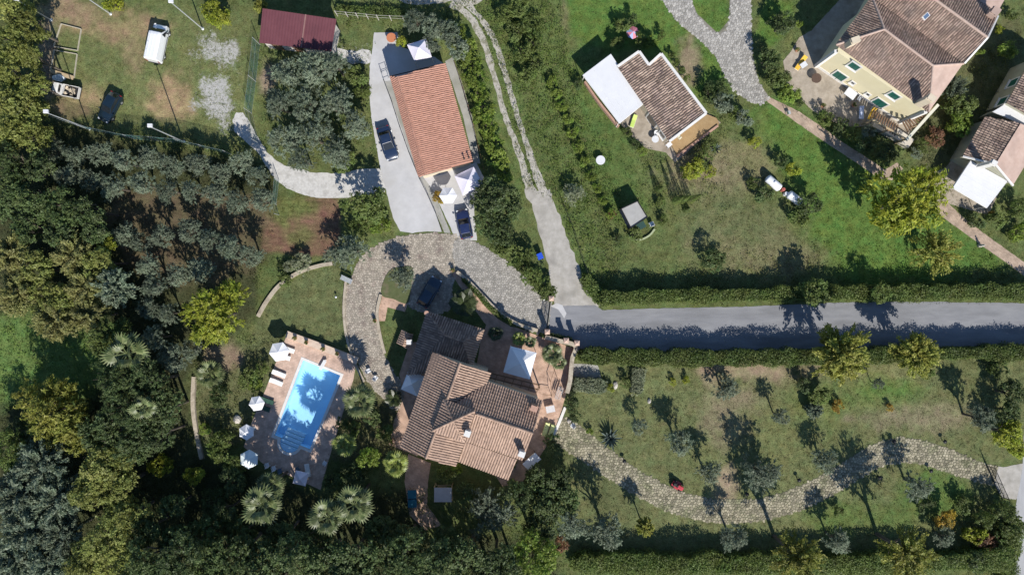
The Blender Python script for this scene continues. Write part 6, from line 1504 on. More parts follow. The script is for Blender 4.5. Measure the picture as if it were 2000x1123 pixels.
for i_, (k_, x, y, r) in enumerate((("ochre", 24, 498, 42), ("leafy", 72, 526, 40), ("ochre", 150, 498, 44), ("leafy", 202, 512, 36), ("ochre", 172, 560, 42), ("ochre", 40, 575, 46), ("leafy", 105, 585, 42), ("ochre", 112, 622, 44), ("ochre", 180, 616, 38), ("lime", 205, 480, 20))):
    plant(k_, x, y, r, 5.0, "ochre or yellowish tree, %s from the top in the left edge band" % ORD[i_], group="ochre band at the left edge")
plant("grey", 226, 562, 40, 5, "pale green tree between the ochre trees and the lower olive clump")
plant("cedar", 216, 660, 42, 5.5, "feathery tree above the dark conifers left of the retaining wall"); None
plant("yellowtree", 102, 812, 78, 5.0, "large yellow tree below the open grass at the left edge"); plant("yellowtree", 158, 840, 46, 4.6, "smaller yellow tree merging into the right of the large yellow one"); plant("yellow", 112, 772, 30, 2.6, "sparse yellow tree top above the large yellow tree")
row("conifer", 6.5, "the stand left of the wall", [(226, 738, 46), (290, 748, 46), (252, 800, 46), (318, 800, 42), (204, 850, 46), (262, 858, 46), (310, 852, 34)], way="from the top")
None
row("leafy", 6.0, "the green belt at lower left", [(196, 905, 48), (244, 900, 42), (232, 950, 48), (180, 965, 46), (250, 1008, 44), (208, 1052, 48), (170, 1105, 46), (240, 1095, 46)], way="from the top")
row("grey", 5.2, "the lower left corner", [(90, 905, 56), (44, 960, 56), (118, 972, 52), (62, 1030, 56), (128, 1040, 46), (36, 1092, 50), (104, 1100, 50)], way="from the top")
plant("mid", 22, 880, 42, 5, "green tree at the left edge below the large yellow tree"); plant("ochre", 40, 1000, 24, 5, "small ochre tree among the pale feathery trees"); plant("dark", 36, 840, 26, 3, "dark bush in shade at the left edge beside the large yellow tree")
plant("limetree", 428, 616, 70, 4.6, "big bright lime green tree between the olive clump and the round lawn")
plant("lime", 312, 908, 24, 1.6, "lone lime green bush at the edge of the dark clearing"); plant("lime", 380, 928, 22, 1.6, "lime green bush at the foot of the retaining wall"); plant("dark", 420, 980, 30, 1.5, "dark bush in the shaded clearing left of the palms")
row("dark", 7.5, "the wood along the bottom edge", [(296, 1095, 50), (352, 1085, 50), (408, 1100, 50), (464, 1085, 50), (520, 1098, 50), (576, 1085, 50), (632, 1100, 50), (690, 1088, 50), (748, 1098, 50), (806, 1085, 50), (862, 1096, 50), (918, 1090, 48), (968, 1098, 43)])
row("tall", 6.5, "the row cut by bottom edge", [(290, 1175, 60), (360, 1165, 60), (440, 1175, 60), (520, 1165, 60), (600, 1175, 60), (690, 1165, 60), (780, 1175, 60), (870, 1165, 60), (960, 1170, 52)])
row("dark", 4.5, "the deep shade below the pool", [(290, 1035, 36), (340, 990, 30), (345, 1050, 34), (400, 1045, 36), (440, 1000, 28), (470, 1045, 34), (560, 1042, 36), (620, 1060, 34), (745, 1035, 36), (800, 1052, 36), (870, 1055, 32)])
plant("spring", 1045, 1084, 52, 5.5, "light green tree at the bottom edge right of the dark wood"); plant("mid", 995, 1108, 38, 5, "green tree at the bottom edge left of the light green one"); plant("rust", 1096, 1062, 18, 3.5, "small reddish bush tree beside the light green tree at the bottom")
row("dark", 3.3, "the clump below the villa's corner", [(1056, 930, 34), (1098, 928, 26), (1062, 978, 42), (1012, 968, 36), (1100, 978, 38), (1060, 1020, 38)], way="from the top")
plant("olive", 955, 1002, 52, 3.8, "wide silvery olive tree on the small lawn below the villa"); plant("olive", 1182, 1040, 40, 4.2, "large silvery olive tree near the bottom hedge"); plant("olive", 1118, 1020, 34, 3.6, "olive tree between the dark clump and the large silvery one")
plant("dark", 915, 960, 22, 2, "dark bush against the villa's lower wall"); plant("mid", 1000, 905, 12, 1.2, "small green bush at the villa's lower right corner")
plant("mid", 870, 925, 18, 1.4, "green shrub above the grey play platform"); plant("spring", 893, 915, 12, 1.0, "light shrub by the villa's lower wall")
# --- pool garden
for a in (("mid", 486, 738, 20, 1.4, "green shrub left of the upper white loungers"), ("mid", 512, 722, 14, 1.2, "small shrub touching the largest pool umbrella"), ("spring", 498, 752, 14, 1.1, "light shrub left of the uncovered loungers"), ("dark", 434, 772, 26, 1.6, "dark round shrub below the fan palm left of the pool"), ("mid", 436, 868, 34, 1.7, "large glossy shrub left of the aqua umbrella"), ("spring", 400, 838, 14, .8, "light shrub at the top of the retaining wall bend"), ("mid", 462, 905, 24, 1.6, "green shrub below the aqua umbrella"), ("dark", 455, 940, 30, 2.2, "dark shaded bush at the lower left of the pool deck"), ("mid", 752, 845, 19, 1.4, "round green shrub left of the villa terrace"), ("dark", 728, 815, 18, 1.3, "dark shrub below the palm beside the pool"), ("mid", 690, 838, 18, 1.3, "green shrub along the right edge of the pool deck"), ("mid", 668, 828, 14, 1.1, "small shrub at the right edge of the pool deck"), ("dark", 690, 930, 30, 1.7, "dark shrub in shade below the pool's right corner"), ("dark", 650, 940, 22, 1.5, "dark low bush at the lower right corner of the pool deck"), ("spring", 722, 895, 26, 2.2, "broad leaved light green plant between the two palms right of the pool"), ("mid", 640, 722, 0.1, .3, "x")):
    if a[3] > 1: plant(*a)
for a in (("olive", 786, 545, 27, 2.4, "small olive tree on the planted island in the courtyard"), ("olive", 690, 492, 36, 2.8, "olive tree leaning over the courtyard edge by the tilled plot"), ("olive", 655, 500, 24, 2.6, "smaller olive tree at the corner of the tilled plot"), ("mid", 716, 398, 46, 3.2, "round green tree below the gravel drive"), ("spring", 744, 440, 22, 1.3, "light green bush at the drive corner above the courtyard"), ("mid", 700, 445, 24, 1.4, "green bush below the round tree by the drive"), ("mid", 560, 522, 9, .6, "small plant at the top of the round lawn"), ("pale", 590, 515, 20, .9, "pale spotted cactus like shrub above the round lawn"), ("pale", 565, 521, 12, .8, "second pale shrub above the round lawn"), ("mid", 558, 548, 14, .7, "green spiky plant on the round lawn's edge"), ("dark", 548, 520, 8, .5, "tiny dark plant left of the pale shrubs")): plant(*a)
row("olive", 3.6, "the cluster below the red shed", [(566, 148, 36), (616, 138, 38), (655, 128, 28), (548, 205, 32), (602, 205, 42), (660, 205, 38), (692, 248, 30), (556, 275, 38), (614, 268, 42), (655, 300, 32), (590, 312, 28)], way="from the top")
for a in (("mid", 698, 150, 22, 1.6, "green shrub right of the olive cluster"), ("mid", 708, 178, 16, 1.2, "small shrub along the upper concrete drive"), ("mid", 672, 318, 26, 1.7, "dark green shrub at the lower right of the olive cluster"), ("mid", 640, 345, 0.5, .5, "x"), ("lime", 784, 82, 11, .9, "small lime shrub beside the terracotta table"), ("yellow", 510, 14, 14, 1.5, "yellow bush at the left end of the red shed"), ("lime", 424, 24, 34, 2.2, "yellow green bush at the top of the grass field"), ("lime", 222, 8, 20, 1.2, "low yellow green bush at the top edge of the field"), ("gold", 857, 386, 15, .9, "golden yellow shrub beside the hexagonal umbrella"), ("mid", 1000, 100, .5, 1, "x")):
    if a[3] > 1: plant(*a)
row("silver", 2.2, "the group above the lilac canopy", [(812, 42, 26), (845, 52, 28), (875, 66, 28), (845, 82, 20), (896, 98, 22)], look="grey green shrub tree", name="shrub_tree")
row("spring", 1.5, "the row beside the orange house", [(896, 62, 20), (912, 92, 22), (922, 122, 22), (930, 152, 22), (938, 184, 22), (944, 216, 22), (954, 248, 22), (962, 280, 22), (972, 310, 22), (984, 340, 20), (912, 150, 12), (932, 232, 12)], look="bright green bush", way="from the top")
row("dark", 3.2, "the group between courtyard and lane", [(958, 388, 38), (990, 410, 32), (952, 432, 28), (982, 452, 30), (1000, 385, 22)], way="from the top")
row("mid", 1.6, "the line between courtyard and lane", [(975, 480, 20), (1000, 496, 22), (1022, 518, 22), (1042, 538, 24), (1060, 560, 22), (1072, 574, 16), (1035, 498, 14)], look="green hedge bush")
row("mid", 1.6, "the clump beside the dirt track", [(1012, 22, 26), (1036, 48, 26), (1006, 62, 22), (1044, 88, 22), (1020, 104, 20), (1048, 128, 20), (1030, 150, 18), (985, 30, 20)], look="rough green bush", way="from the top")
row("spring", .8, "the line left of the bungalow", [(1078, 160, 12), (1087, 184, 12), (1097, 208, 12), (1108, 234, 12), (1118, 260, 13), (1129, 288, 12), (1141, 316, 12), (1153, 344, 12), (1166, 368, 11), (1177, 392, 10), (1192, 418, 11)], look="low yellow green shrub", way="from the top")
for a in (("pale", 1122, 380, 25, 1.2, "pale variegated shrub on the left edge of the lawn"), ("rust", 1194, 417, 9, .6, "small reddish shrub left of the garden shelter"), ("mid", 1214, 52, 16, 1.4, "leftmost green shrub of the group above the bungalow"), ("dark", 1234, 42, 14, 1.3, "dark shrub behind the pink parasol"), ("mid", 1206, 84, 13, 1.2, "green shrub at the shadow edge above the white awning"), ("mid", 1250, 78, 15, 1.2, "shrub below the pink parasol above the bungalow"), ("spring", 1270, 84, 16, 1.1, "light shrub at the upper corner of the bungalow roof"), ("mid", 1292, 70, 10, 1.0, "small bush right of the shrubs above the bungalow"), ("dark", 1388, 182, 22, 1.5, "dark shrub right of the bungalow's roof corner"), ("silver", 1412, 200, 22, 1.5, "grey green shrub beside the stone drive's end"), ("dark", 1412, 168, 16, 1.3, "dark bush in the grass right of the bungalow"), ("silver", 1452, 232, 20, 1.4, "silvery shrub at the lower end of the stone drive"), ("mid", 1434, 222, 14, 1.2, "green bush beside the silvery shrub at the drive's end"), ("dark", 1130, 165, 12, 1.0, "dark bush at the left corner of the white awning"), ("mid", 1225, 258, 12, .8, "shrub at the left corner of the bungalow's stone terrace"), ("spring", 1254, 296, 10, .7, "small light shrub at the lower corner of the bungalow's terrace"), ("dark", 1240, 282, 12, .8, "dark shrub at the lower edge of the bungalow's terrace"), ("lime", 1350, 330, 26, 1.2, "yellow green shrub bed below the bungalow veranda"), ("mid", 1372, 312, 18, 1.1, "green shrub below the bungalow veranda"), ("lime", 1385, 335, 14, .8, "small yellow shrub at the end of the bed below the bungalow"), ("mid", 1385, 285, 16, 1.0, "dark green shrub above the blue agave"), ("lime", 1474, 278, 13, 1.0, "round yellow green shrub alone in the lawn's upper middle"), ("lime", 1548, 332, 17, 1.0, "yellow green bush above the white tanks"), ("dark", 1526, 318, 14, 1.2, "dark bush above the yellow green one near the tanks"), ("dark", 1582, 402, 26, 1.6, "dark spreading shrub below the white tanks"), ("mid", 1560, 425, 22, 1.1, "green low shrub at the foot of the dark spreading one"), ("dark", 1492, 380, 20, 1.1, "dark low shrub left of the white tanks"), ("mid", 1470, 358, 14, .9, "small rough shrub on the dry lawn left of the tanks"), ("dark", 1392, 505, 26, 1.3, "sparse dark shrub alone on the lower lawn"), ("mid", 1290, 395, 12, .6, "small plant beside the sapling shadows"), ("mid", 1240, 458, 16, .6, "flower bed shrub below the garden shelter"), ("mid", 1295, 430, 12, .8, "small shrub right of the garden shelter"), ("dark", 1205, 466, 10, .6, "tiny dark shrub left of the shelter's flower bed")): plant(*a)
row("mid", .9, "the strip right of the bungalow", [(1312, 108, 8), (1322, 122, 8), (1332, 138, 8), (1342, 152, 8)], look="small clipped green bush", way="from the top")
for i, (x, y, h) in enumerate(((1285, 372, 3.0), (1318, 394, 4.4), (1330, 392, 4.6), (1346, 392, 5.6), (1340, 410, 1.6))):
    g = W(x, y); o = thing("young_cypress", "slim dark cypress, %s from the left in the small group on the lawn" % ORD[i], "tree", g, 0, "slim cypresses on the lawn")
    me, size = crown_mesh("cone", 1.0, i % 2); c = bpy.data.objects.new("crown", me); COL.objects.link(c); c.parent = o; c.material_slots[0].link = 'OBJECT'; c.material_slots[0].material = LM["mid"]
    c.scale = (.5, .5, h / 5 * .92); c.location = (0, 0, h * .54); MB().tube((0, 0, 0), (0, 0, h * .8), .06, .02, 8).build("trunk", m_bark, o, world=False)
# --- garden of the yellow house
for a in (("dark", 1524, 52, 26, 1.7, "large dark bush at the top left of the stone terrace"), ("dark", 1500, 122, 28, 1.7, "dark round bush beside the stone drive"), ("mid", 1516, 152, 26, 1.5, "green bush below the dark round one by the stone drive"), ("spring", 1540, 182, 24, 1.3, "lighter green bush at the lower corner of the stone terrace"), ("spring", 1561, 48, 8, .8, "small light bush at the top of the stone terrace"), ("dark", 1563, 200, 10, .7, "small bush beside the brick path's terrace corner"), ("mid", 1612, 232, 18, 1.0, "left bush of the bed between terrace and brick path"), ("dark", 1642, 250, 20, 1.1, "middle bush of the bed between terrace and brick path"), ("mid", 1668, 262, 18, 1.1, "right bush of the bed between terrace and brick path"), ("dark", 1690, 284, 20, 1.2, "dark bush below the pale parapet of the yellow house"), ("silver", 1694, 258, 18, 1.2, "grey bush against the pale parapet"), ("dark", 1728, 300, 24, 1.4, "dark shrub in the square bed by the brick path"), ("mid", 1872, 205, 32, 1.8, "green tree between the yellow house and the corner house"), ("grey", 1862, 172, 24, 1.7, "pale leaved shrub at the yellow house's right corner"), ("spring", 1872, 238, 28, 1.5, "bright green shrub right of the pale beam"), ("rust", 1826, 270, 20, 1.2, "reddish shrub below the pale beam"), ("mid", 1800, 285, 16, 1.0, "green shrub left of the reddish one"), ("spring", 1968, 98, 20, 1.4, "bright bush in shade between the two right hand houses"), ("spring", 1912, 100, 10, .8, "small bush at the yellow house's right wall"), ("lime", 1952, 58, 9, .8, "small yellow bush by the upper right house corner"), ("mid", 1975, 30, 12, .9, "green bush at the top right corner"), ("mid", 1948, 430, 20, 1.2, "green bush below the right hand awning"), ("gold", 1937, 417, 7, .8, "small golden flowering bush below the right hand awning"), ("mid", 1986, 405, 24, 1.4, "green bush at the right edge beside the awning"), ("spring", 1990, 455, 22, 1.1, "light bush at the right edge above the brick path"), ("dark", 1905, 432, 18, 1.1, "dark bush beside the lower brick path"), ("silver", 1790, 300, 12, .9, "silvery small plant left of the corner house shadow")): plant(*a)
plant("limetree", 1762, 396, 88, 5.2, "huge yellow green tree in the lawn below the yellow house"); plant("airy", 1826, 492, 50, 3.6, "sparse yellowish tree between the huge tree and the road hedge")
plant("yellow", 1640, 690, 58, 5.6, "tall yellow tree standing in the hedge below the road"); plant("yellow", 1787, 694, 44, 5.0, "second yellow tree standing in the hedge below the road, further right")
plant("mid", 1585, 575, 30, 3.0, "tree bulging out of the hedge above the road"); plant("mid", 1715, 570, 24, 2.6, "second tree bulging out of the hedge above the road")
# --- lower right garden: bases read from where the trunk shadows start
for a in (((1509, 805), 2.6, 15, "slender young tree with a clear oval shadow on the upper lawn"), ((1598, 890), 2.2, 24, "young olive tree just above the path's middle"), ((1466, 908), 3.2, 36, "broad olive tree in the middle of the lower garden"), ((1880, 808), 3.2, 28, "olive tree near the right edge of the lower garden"), ((1765, 935), 2.9, 26, "olive tree at the inner side of the path's right bend"), ((1612, 1038), 3.0, 24, "olive tree by the bottom hedge below the path's middle"), ((1316, 856), 2.6, 27, "olive tree left of the broad one with dense shadow"), ((1372, 912), 2.6, 24, "olive tree between the path and the broad olive"), ((1243, 826), 1.9, 14, "small round tree right of the agave"), ((1406, 752), 2.0, 25, "low olive tree close under the road hedge"), ((1418, 1031), 2.9, 25, "olive tree below the lowest part of the path"), ((1700, 745), 1.9, 10, "tiny young tree under the second yellow tree")):
    plant("olive", 0, 0, a[2] * 1.12, a[1], a[3], base=a[0], group="trees of the lower garden")
plant("yellow", 0, 0, 18, 3.0, "small yellow green tree at the bend below the stone path's left part", base=(1250, 1012))
plant("airy", 0, 0, 56, 6.4, "tall thin yellow tree at the bottom hedge, left one", base=(1512, 1046)); plant("airy", 0, 0, 56, 6.4, "tall thin yellow tree at the bottom hedge, right one", base=(1712, 1042))
for a in (("mid", 1598, 772, 24, 1.4, "green shrub group below the first yellow tree"), ("dark", 1568, 752, 16, 1.3, "dark shrub left of the group below the first yellow tree"), ("grey", 1590, 800, 18, 1.0, "pale shrub at the foot of the group below the first yellow tree"), ("gold", 1636, 792, 13, .7, "golden patch of low shrub below the first yellow tree"), ("gold", 1738, 796, 8, .5, "small golden plant alone on the mown grass"), ("mid", 1806, 728, 17, 1.1, "shrub below the second yellow tree"), ("lime", 1962, 845, 34, 2.4, "yellow green tree at the right edge above the gate"), ("lime", 1988, 872, 26, 1.8, "yellow green bush beside the gate apron"), ("dark", 1972, 768, 32, 2.4, "dark tree at the right edge below the road hedge"), ("mid", 1950, 715, 20, 1.5, "green bush at the right end under the road hedge"), ("dark", 1968, 802, 26, 2.0, "dark bush above the yellow green tree at the right edge"), ("olive", 1842, 1048, 20, 1.8, "small silvery tree by the bottom hedge at right"), ("gold", 1846, 1014, 22, 1.5, "golden leaved bush in the lower right corner group"), ("mid", 1880, 985, 18, 1.2, "green bush below the gate"), ("lime", 1902, 1044, 22, 1.4, "lime bush in the lower right corner group"), ("rust", 1930, 1058, 20, 1.4, "reddish bush in the lower right corner group"), ("mid", 1920, 1015, 24, 1.4, "green bush in the lower right corner group"), ("mid", 1958, 1000, 30, 1.7, "round green bush beside the gate at lower right"), ("mid", 1968, 1040, 26, 1.6, "hedge bush along the lane at lower right"), ("mid", 1955, 1080, 26, 1.6, "lowest hedge bush along the lane at lower right"), ("dark", 1905, 1090, 24, 1.4, "dark bush at the end of the bottom hedge"), ("dark", 1800, 990, 12, .8, "left small dark bush on the lawn inside the bend"), ("dark", 1818, 984, 10, .8, "right small dark bush on the lawn inside the bend"), ("mid", 1638, 998, 12, .9, "small oval bush below the path's rise"), ("lime", 1314, 746, 8, .5, "left of two tiny lime plants near the road hedge"), ("lime", 1340, 742, 9, .5, "right of two tiny lime plants near the road hedge"), ("lime", 1193, 757, 9, .6, "tiny lime plant left of the pale stone heap"), ("mid", 1222, 748, 11, .8, "dark lavender bush right of the pale stone heap"), ("dark", 1118, 790, 16, 1.2, "dark bush along the terrace's outer wall"), ("dark", 1122, 812, 12, .9, "dark shrub at the start of the stone path"), ("spring", 1152, 842, 8, .5, "small light plant on the path's upper edge"), ("dark", 1078, 862, 18, 1.2, "bush at the lower end of the lime loungers")): plant(*a)
# --- hedges
def hedge(label, line, w, h, lm, seed=0, leaf=.20, dens=120):
    R = np.random.default_rng(seed + 900); L2 = np.array([W(*p).xy[:] for p in catmull(line, 8, False)]); sg = np.linalg.norm(np.diff(L2, axis=0), axis=1); cum = np.concatenate([[0], np.cumsum(sg)]); T = cum[-1]
    o = thing("hedge", label, "hedge", W(*line[0])); n = int(T * (w + 1.6 * h) * dens)
    s = R.uniform(0, T, n); x = np.interp(s, cum, L2[:, 0]); y = np.interp(s, cum, L2[:, 1]); x2 = np.interp(np.minimum(s + .2, T), cum, L2[:, 0]); y2 = np.interp(np.minimum(s + .2, T), cum, L2[:, 1]); x1 = np.interp(np.maximum(s - .2, 0), cum, L2[:, 0]); y1 = np.interp(np.maximum(s - .2, 0), cum, L2[:, 1])
    tx, ty = x2 - x1, y2 - y1; q = np.hypot(tx, ty) + 1e-9; nx, ny = -ty / q, tx / q
    lump = .45 + 1.1 * fbm(s / 1.3, s * 0 + seed, seed, 3); hl = h * (.66 + .68 * fbm(s / 2.2, s * 0 + 7.7, seed + 3, 3))
    side = R.uniform(0, 1, n) < (1.25 * h / (w + 1.6 * h)); sgn = np.where(R.uniform(0, 1, n) < .5, -1, 1)
    ho = np.where(side, sgn * w / 2 * lump * R.uniform(.8, 1.12, n), R.uniform(-.5, .5, n) * w * lump); z = np.where(side, hl * R.uniform(.05, 1, n), hl * R.uniform(.86, 1.06, n) * (1 - .35 * np.abs(ho / w) ** 2))
    off = wloc(o); C = np.stack([x + nx * ho - off.x, y + ny * ho - off.y, z], 1) + R.normal(0, .05, (n, 3)); C[:, 2] = np.maximum(C[:, 2], .06)
    out = np.stack([nx * np.where(side, sgn, 0), ny * np.where(side, sgn, 0), np.where(side, .3, 1.0)], 1)
    V, F = leaf_geo(C, out, leaf, .55, R)
    n2 = int(T * w * h * 105); s2 = R.uniform(0, T, n2); C2 = np.stack([np.interp(s2, cum, L2[:, 0]) - off.x, np.interp(s2, cum, L2[:, 1]) - off.y, R.uniform(.1, .84, n2) * h], 1); C2[:, :2] += R.uniform(-.36, .36, (n2, 2)) * w
    V2, F2 = leaf_geo(C2, R.normal(0, 1, (n2, 3)), .40, .8, R); F2 = F2 + len(V); V = np.concatenate([V, V2]); F = np.concatenate([F, F2])
    c = link("foliage", fastmesh("foliage", V, F, LM[lm]), None, o)
    k = max(2, int(T / .8)); st = MB()
    for i in range(k):
        u_ = (i + .5) * T / k; a = Vector((np.interp(u_, cum, L2[:, 0]), np.interp(u_, cum, L2[:, 1]), 0))
        for j in range(3): b = a + Vector((R.uniform(-.4, .4) * w, R.uniform(-.4, .4) * w, h * R.uniform(.6, .85))); st.tube(a, b, .035, .012, 5)
    st.build("stems", m_bark, o)
hedge("long clipped hedge along the upper side of the road", [(1172, 582), (1300, 578), (1450, 576), (1600, 572), (1750, 572), (1900, 570), (2050, 572)], 1.75, 2.0, "mid", 1)
hedge("long clipped hedge along the lower side of the road", [(1132, 692), (1300, 696), (1450, 696), (1600, 694), (1750, 690), (1900, 686), (2050, 686)], 1.7, 2.3, "mid", 2)
hedge("long clipped hedge along the bottom edge below the lower garden", [(1122, 1088), (1250, 1092), (1400, 1092), (1550, 1092), (1700, 1090), (1850, 1085), (1950, 1080)], 2.3, 2.4, "mid", 3)
hedge("short dense hedge at the corner where the lane meets the road", [(1140, 540), (1155, 566), (1175, 585)], 1.3, 1.3, "mid", 4)
hedge("pale box hedge block beside the terrace wall", [(1120, 748), (1150, 751), (1178, 754)], 2.0, 1.1, "pale", 5)
hedge("pale box hedge block standing on the lawn near the road hedge", [(1247, 718), (1244, 740), (1241, 764)], 1.7, 1.1, "pale", 6)
hedge("low dark hedge along the brick path's edge by the courtyard", [(905, 545), (935, 575), (965, 606), (1000, 630)], .5, .7, "mid", 7)
hedge("hedge strip along the lane at the lower right edge", [(1975, 1010), (1968, 1050), (1960, 1095), (1955, 1140)], 1.6, 1.7, "mid", 8)
hedge("hedge along the top edge of the parking field beside the red shed", [(660, 22), (720, 26), (790, 32)], 1.2, .8, "mid", 9)
hedge("planting strip along the terrace wall at the villa gate", [(1070, 654), (1090, 660), (1115, 668)], .8, .9, "dark", 10)

# ------------------------------------------------------------------ palms, cycads, agaves: every frond a piece
def frond_mesh(name, kind, L_):
    V = []; F = []
    def q(a, b, c, d): k = len(V); V.extend([a, b, c, d]); F.append((k, k + 1, k + 2, k + 3))
    def arch(t): return Vector((L_ * t * (1 - .10 * t), 0, L_ * (.42 * t - .62 * t * t)))
    if kind == "feather":
        n = 26
        for i in range(n):
            t0 = i / n; a, b = arch(t0), arch((i + 1) / n); w = .018 * (1 - t0) + .004
            q((a.x, -w, a.z), (b.x, -w, b.z), (b.x, w, b.z), (a.x, w, a.z))
            if t0 > .14:
                l = L_ * .30 * math.sin(math.pi * min(1, .12 + t0 * .92)) + .05
                for s in (-1, 1):
                    e = a + Vector((l * .55, s * l * .80, -l * .22)); d = Vector((.034, 0, 0))
                    q(a - d * .6, a + d * .6 , e + d * .3, e - d * .3)
    else:
        c = arch(.5); w = .02
        for i in range(4):
            a, b = arch(.5 * i / 4), arch(.5 * (i + 1) / 4); q((a.x, -w, a.z), (b.x, -w, b.z), (b.x, w, b.z), (a.x, w, a.z))
        n = 13
        for k in range(n):
            a = math.radians(-100 + 200 * k / (n - 1)); l = L_ * .52 * (1 - .22 * abs(a) / 1.75); e = c + Vector((math.cos(a) * l, math.sin(a) * l, -.10 * l - .28 * l * abs(math.sin(a)))); m_ = c.lerp(e, .55) + Vector((0, 0, .06 * l)); sd = Vector((-math.sin(a), math.cos(a), 0)) * .050 * L_
            q(c - sd * .3, c + sd * .3, m_ + sd, m_ - sd); q(m_ - sd, m_ + sd, e + sd * .12, e - sd * .12)
    me = bpy.data.meshes.new(name); me.from_pydata([tuple(v) for v in V], [], F); me.update(); return me
LM["palm"] = leafmat("leaf_palm", [(0.062, 0.092, 0.030), (0.110, 0.145, 0.055), (0.170, 0.20, 0.085)], .15, .45, .25)
LM["cycad"] = leafmat("leaf_cycad", [(0.022, 0.036, 0.014), (0.040, 0.060, 0.022), (0.065, 0.09, 0.035)], .1, .4, .2)
LM["palmb"] = leafmat("leaf_palm_bright", [(0.10, 0.15, 0.028), (0.165, 0.22, 0.045), (0.24, 0.29, 0.08)], .2, .45, .2)
LM["agave"] = leafmat("leaf_agave", [(0.075, 0.105, 0.095), (0.11, 0.145, 0.13), (0.15, 0.18, 0.165)], .05, .4, .2)
FR = {}
def palm(label, px, r, h, kind="fan", lm="palm", nf=22, name="palm_tree", cat="palm", group="palms and cycads", droop=(.9, -.45)):
    key = (kind, lm)
    if key not in FR: FR[key] = frond_mesh("frond", kind, 1.0); FR[key].materials.append(LM[lm])
    p = W(px[0], px[1], h); rad = r / PXM * (CAM_H - h) / CAM_H; o = thing(name, label, cat, (p.x, p.y, 0), 0, group); R = random.Random(int(px[0] * 7 + px[1]))
    if h > .8:
        tr_ = MB(); k = max(3, int(h / .35))
        for i in range(k): tr_.tube((0, 0, h * i / k - (.02 if i == 0 else 0)), (0, 0, h * (i + 1) / k), .15 * (1.15 if i == 0 else 1) * (.9 + .02 * (i % 2)), .165 - .02 * (i / k), 9)
        tr_.build("trunk", m_bark, o, world=False)
    for i in range(nf):
        t = i / nf; f = bpy.data.objects.new("frond", FR[key]); COL.objects.link(f); f.parent = o; f.location = (0, 0, h + .02 * i / nf)
        pitch = droop[0] + (droop[1] - droop[0]) * (t ** .8); s = rad * (1.0 if t > .2 else .75) * R.uniform(.9, 1.15)
        f.rotation_euler = (R.uniform(-.25, .25), -pitch + R.uniform(-.1, .1), i * 2.39996 + R.uniform(-.2, .2)); f.scale = (s, s, s)
    return o
palm("tall palm at the right edge of the pool deck near the villa", (702, 784), 36, 4.5)
palm("tall palm with a wide crown at the lower left of the pool deck", (512, 985), 42, 7.0, nf=24); palm("upper crown of the palm pair at the lower left of the pool deck", (528, 948), 30, 6.0)
palm("left one of the two tall palms below the pool", (640, 1010), 38, 8.6, nf=18); palm("right one of the two tall palms below the pool", (692, 985), 38, 8.2, nf=18)
palm("palm with arching light fronds below the tall palm beside the pool", (672, 868), 26, 4.2, lm="palmb"); palm("palm with arching light fronds close to the villa's lower left corner", (772, 906), 27, 4.0, lm="palmb")
palm("tall palm with long arching fronds above the dark conifers at left", (248, 690), 44, 7.5, "fan", "palm", 16); palm("pale palm crown rising out of the dark conifer stand", (280, 796), 26, 8.5, "fan", "palm", 14)
palm("low palm left of the pool above the dark round shrub", (408, 730), 30, 1.8); palm("dark cycad beside the cobbled drive left of the villa canopy", (768, 778), 20, 1.0, kind="feather", lm="cycad", name="cycad", cat="cycad")
palm("large dark cycad in shade between the courtyard and the villa", (905, 592), 30, 1.8, kind="feather", lm="cycad", name="cycad", cat="cycad", nf=36)
palm("bright fan palm just above the white square canopy", (1014, 662), 15, 1.4, "fan", "palmb", 22); palm("small palm at the upper right corner of the white square canopy", (1036, 668), 13, 1.5, "fan", "palm", 20)
palm("broad leaved palm right of the white square canopy", (1078, 690), 22, 1.6, "fan", "palm", 24); palm("lower broad palm between the canopy and the terrace wall", (1092, 708), 15, 1.3, "fan", "palm", 20); palm("small palm in shade above the terrace left of the canopy", (968, 652), 16, 1.2, "fan", "cycad", 22)
palm("small bright palm at the villa's lowest corner", (1000, 944), 11, 1.2, "feather", "palmb", 20)
palm("spiky blue green agave on the lower lawn near the path", (1192, 853), 21, .25, "agave", "agave", 26, "agave", "agave", None, (1.2, .2)) if False else None
def agave(label, px, r, nf=26):
    key = "agave"
    if key not in FR:
        V = [(0, -.05, 0), (.35, -.085, .02), (.75, -.05, .03), (1, 0, .02), (.75, .05, .03), (.35, .085, .02), (0, .05, 0), (.35, 0, -.03), (.75, 0, -.01)]
        me = bpy.data.meshes.new("leaf"); me.from_pydata(V, [], [(0, 1, 7, 0 + 0) if False else (0, 1, 7), (1, 2, 8, 7), (2, 3, 8), (3, 4, 8), (8, 4, 5, 7), (7, 5, 6), (0, 7, 6)]); me.update(); me.materials.append(LM["agave"]); FR[key] = me
    o = thing("agave", label, "agave", W(*px), 0, "agaves"); R = random.Random(int(px[0])); rad = r / PXM
    for i in range(nf):
        t = i / nf; f = bpy.data.objects.new("leaf", FR["agave"]); COL.objects.link(f); f.parent = o; f.location = (0, 0, .12); s = rad * R.uniform(.85, 1.15)
        f.rotation_euler = (0, -(1.25 - 1.0 * t), i * 2.39996); f.scale = (s, s * 1.1, s)
agave("spiky blue green agave on the lower lawn near the path", (1192, 856), 24); agave("star shaped blue agave at the edge of the bed below the bungalow", (1396, 292), 15, 18); agave("small agave below the pale parapet by the pergola", (1728, 262), 14, 16)
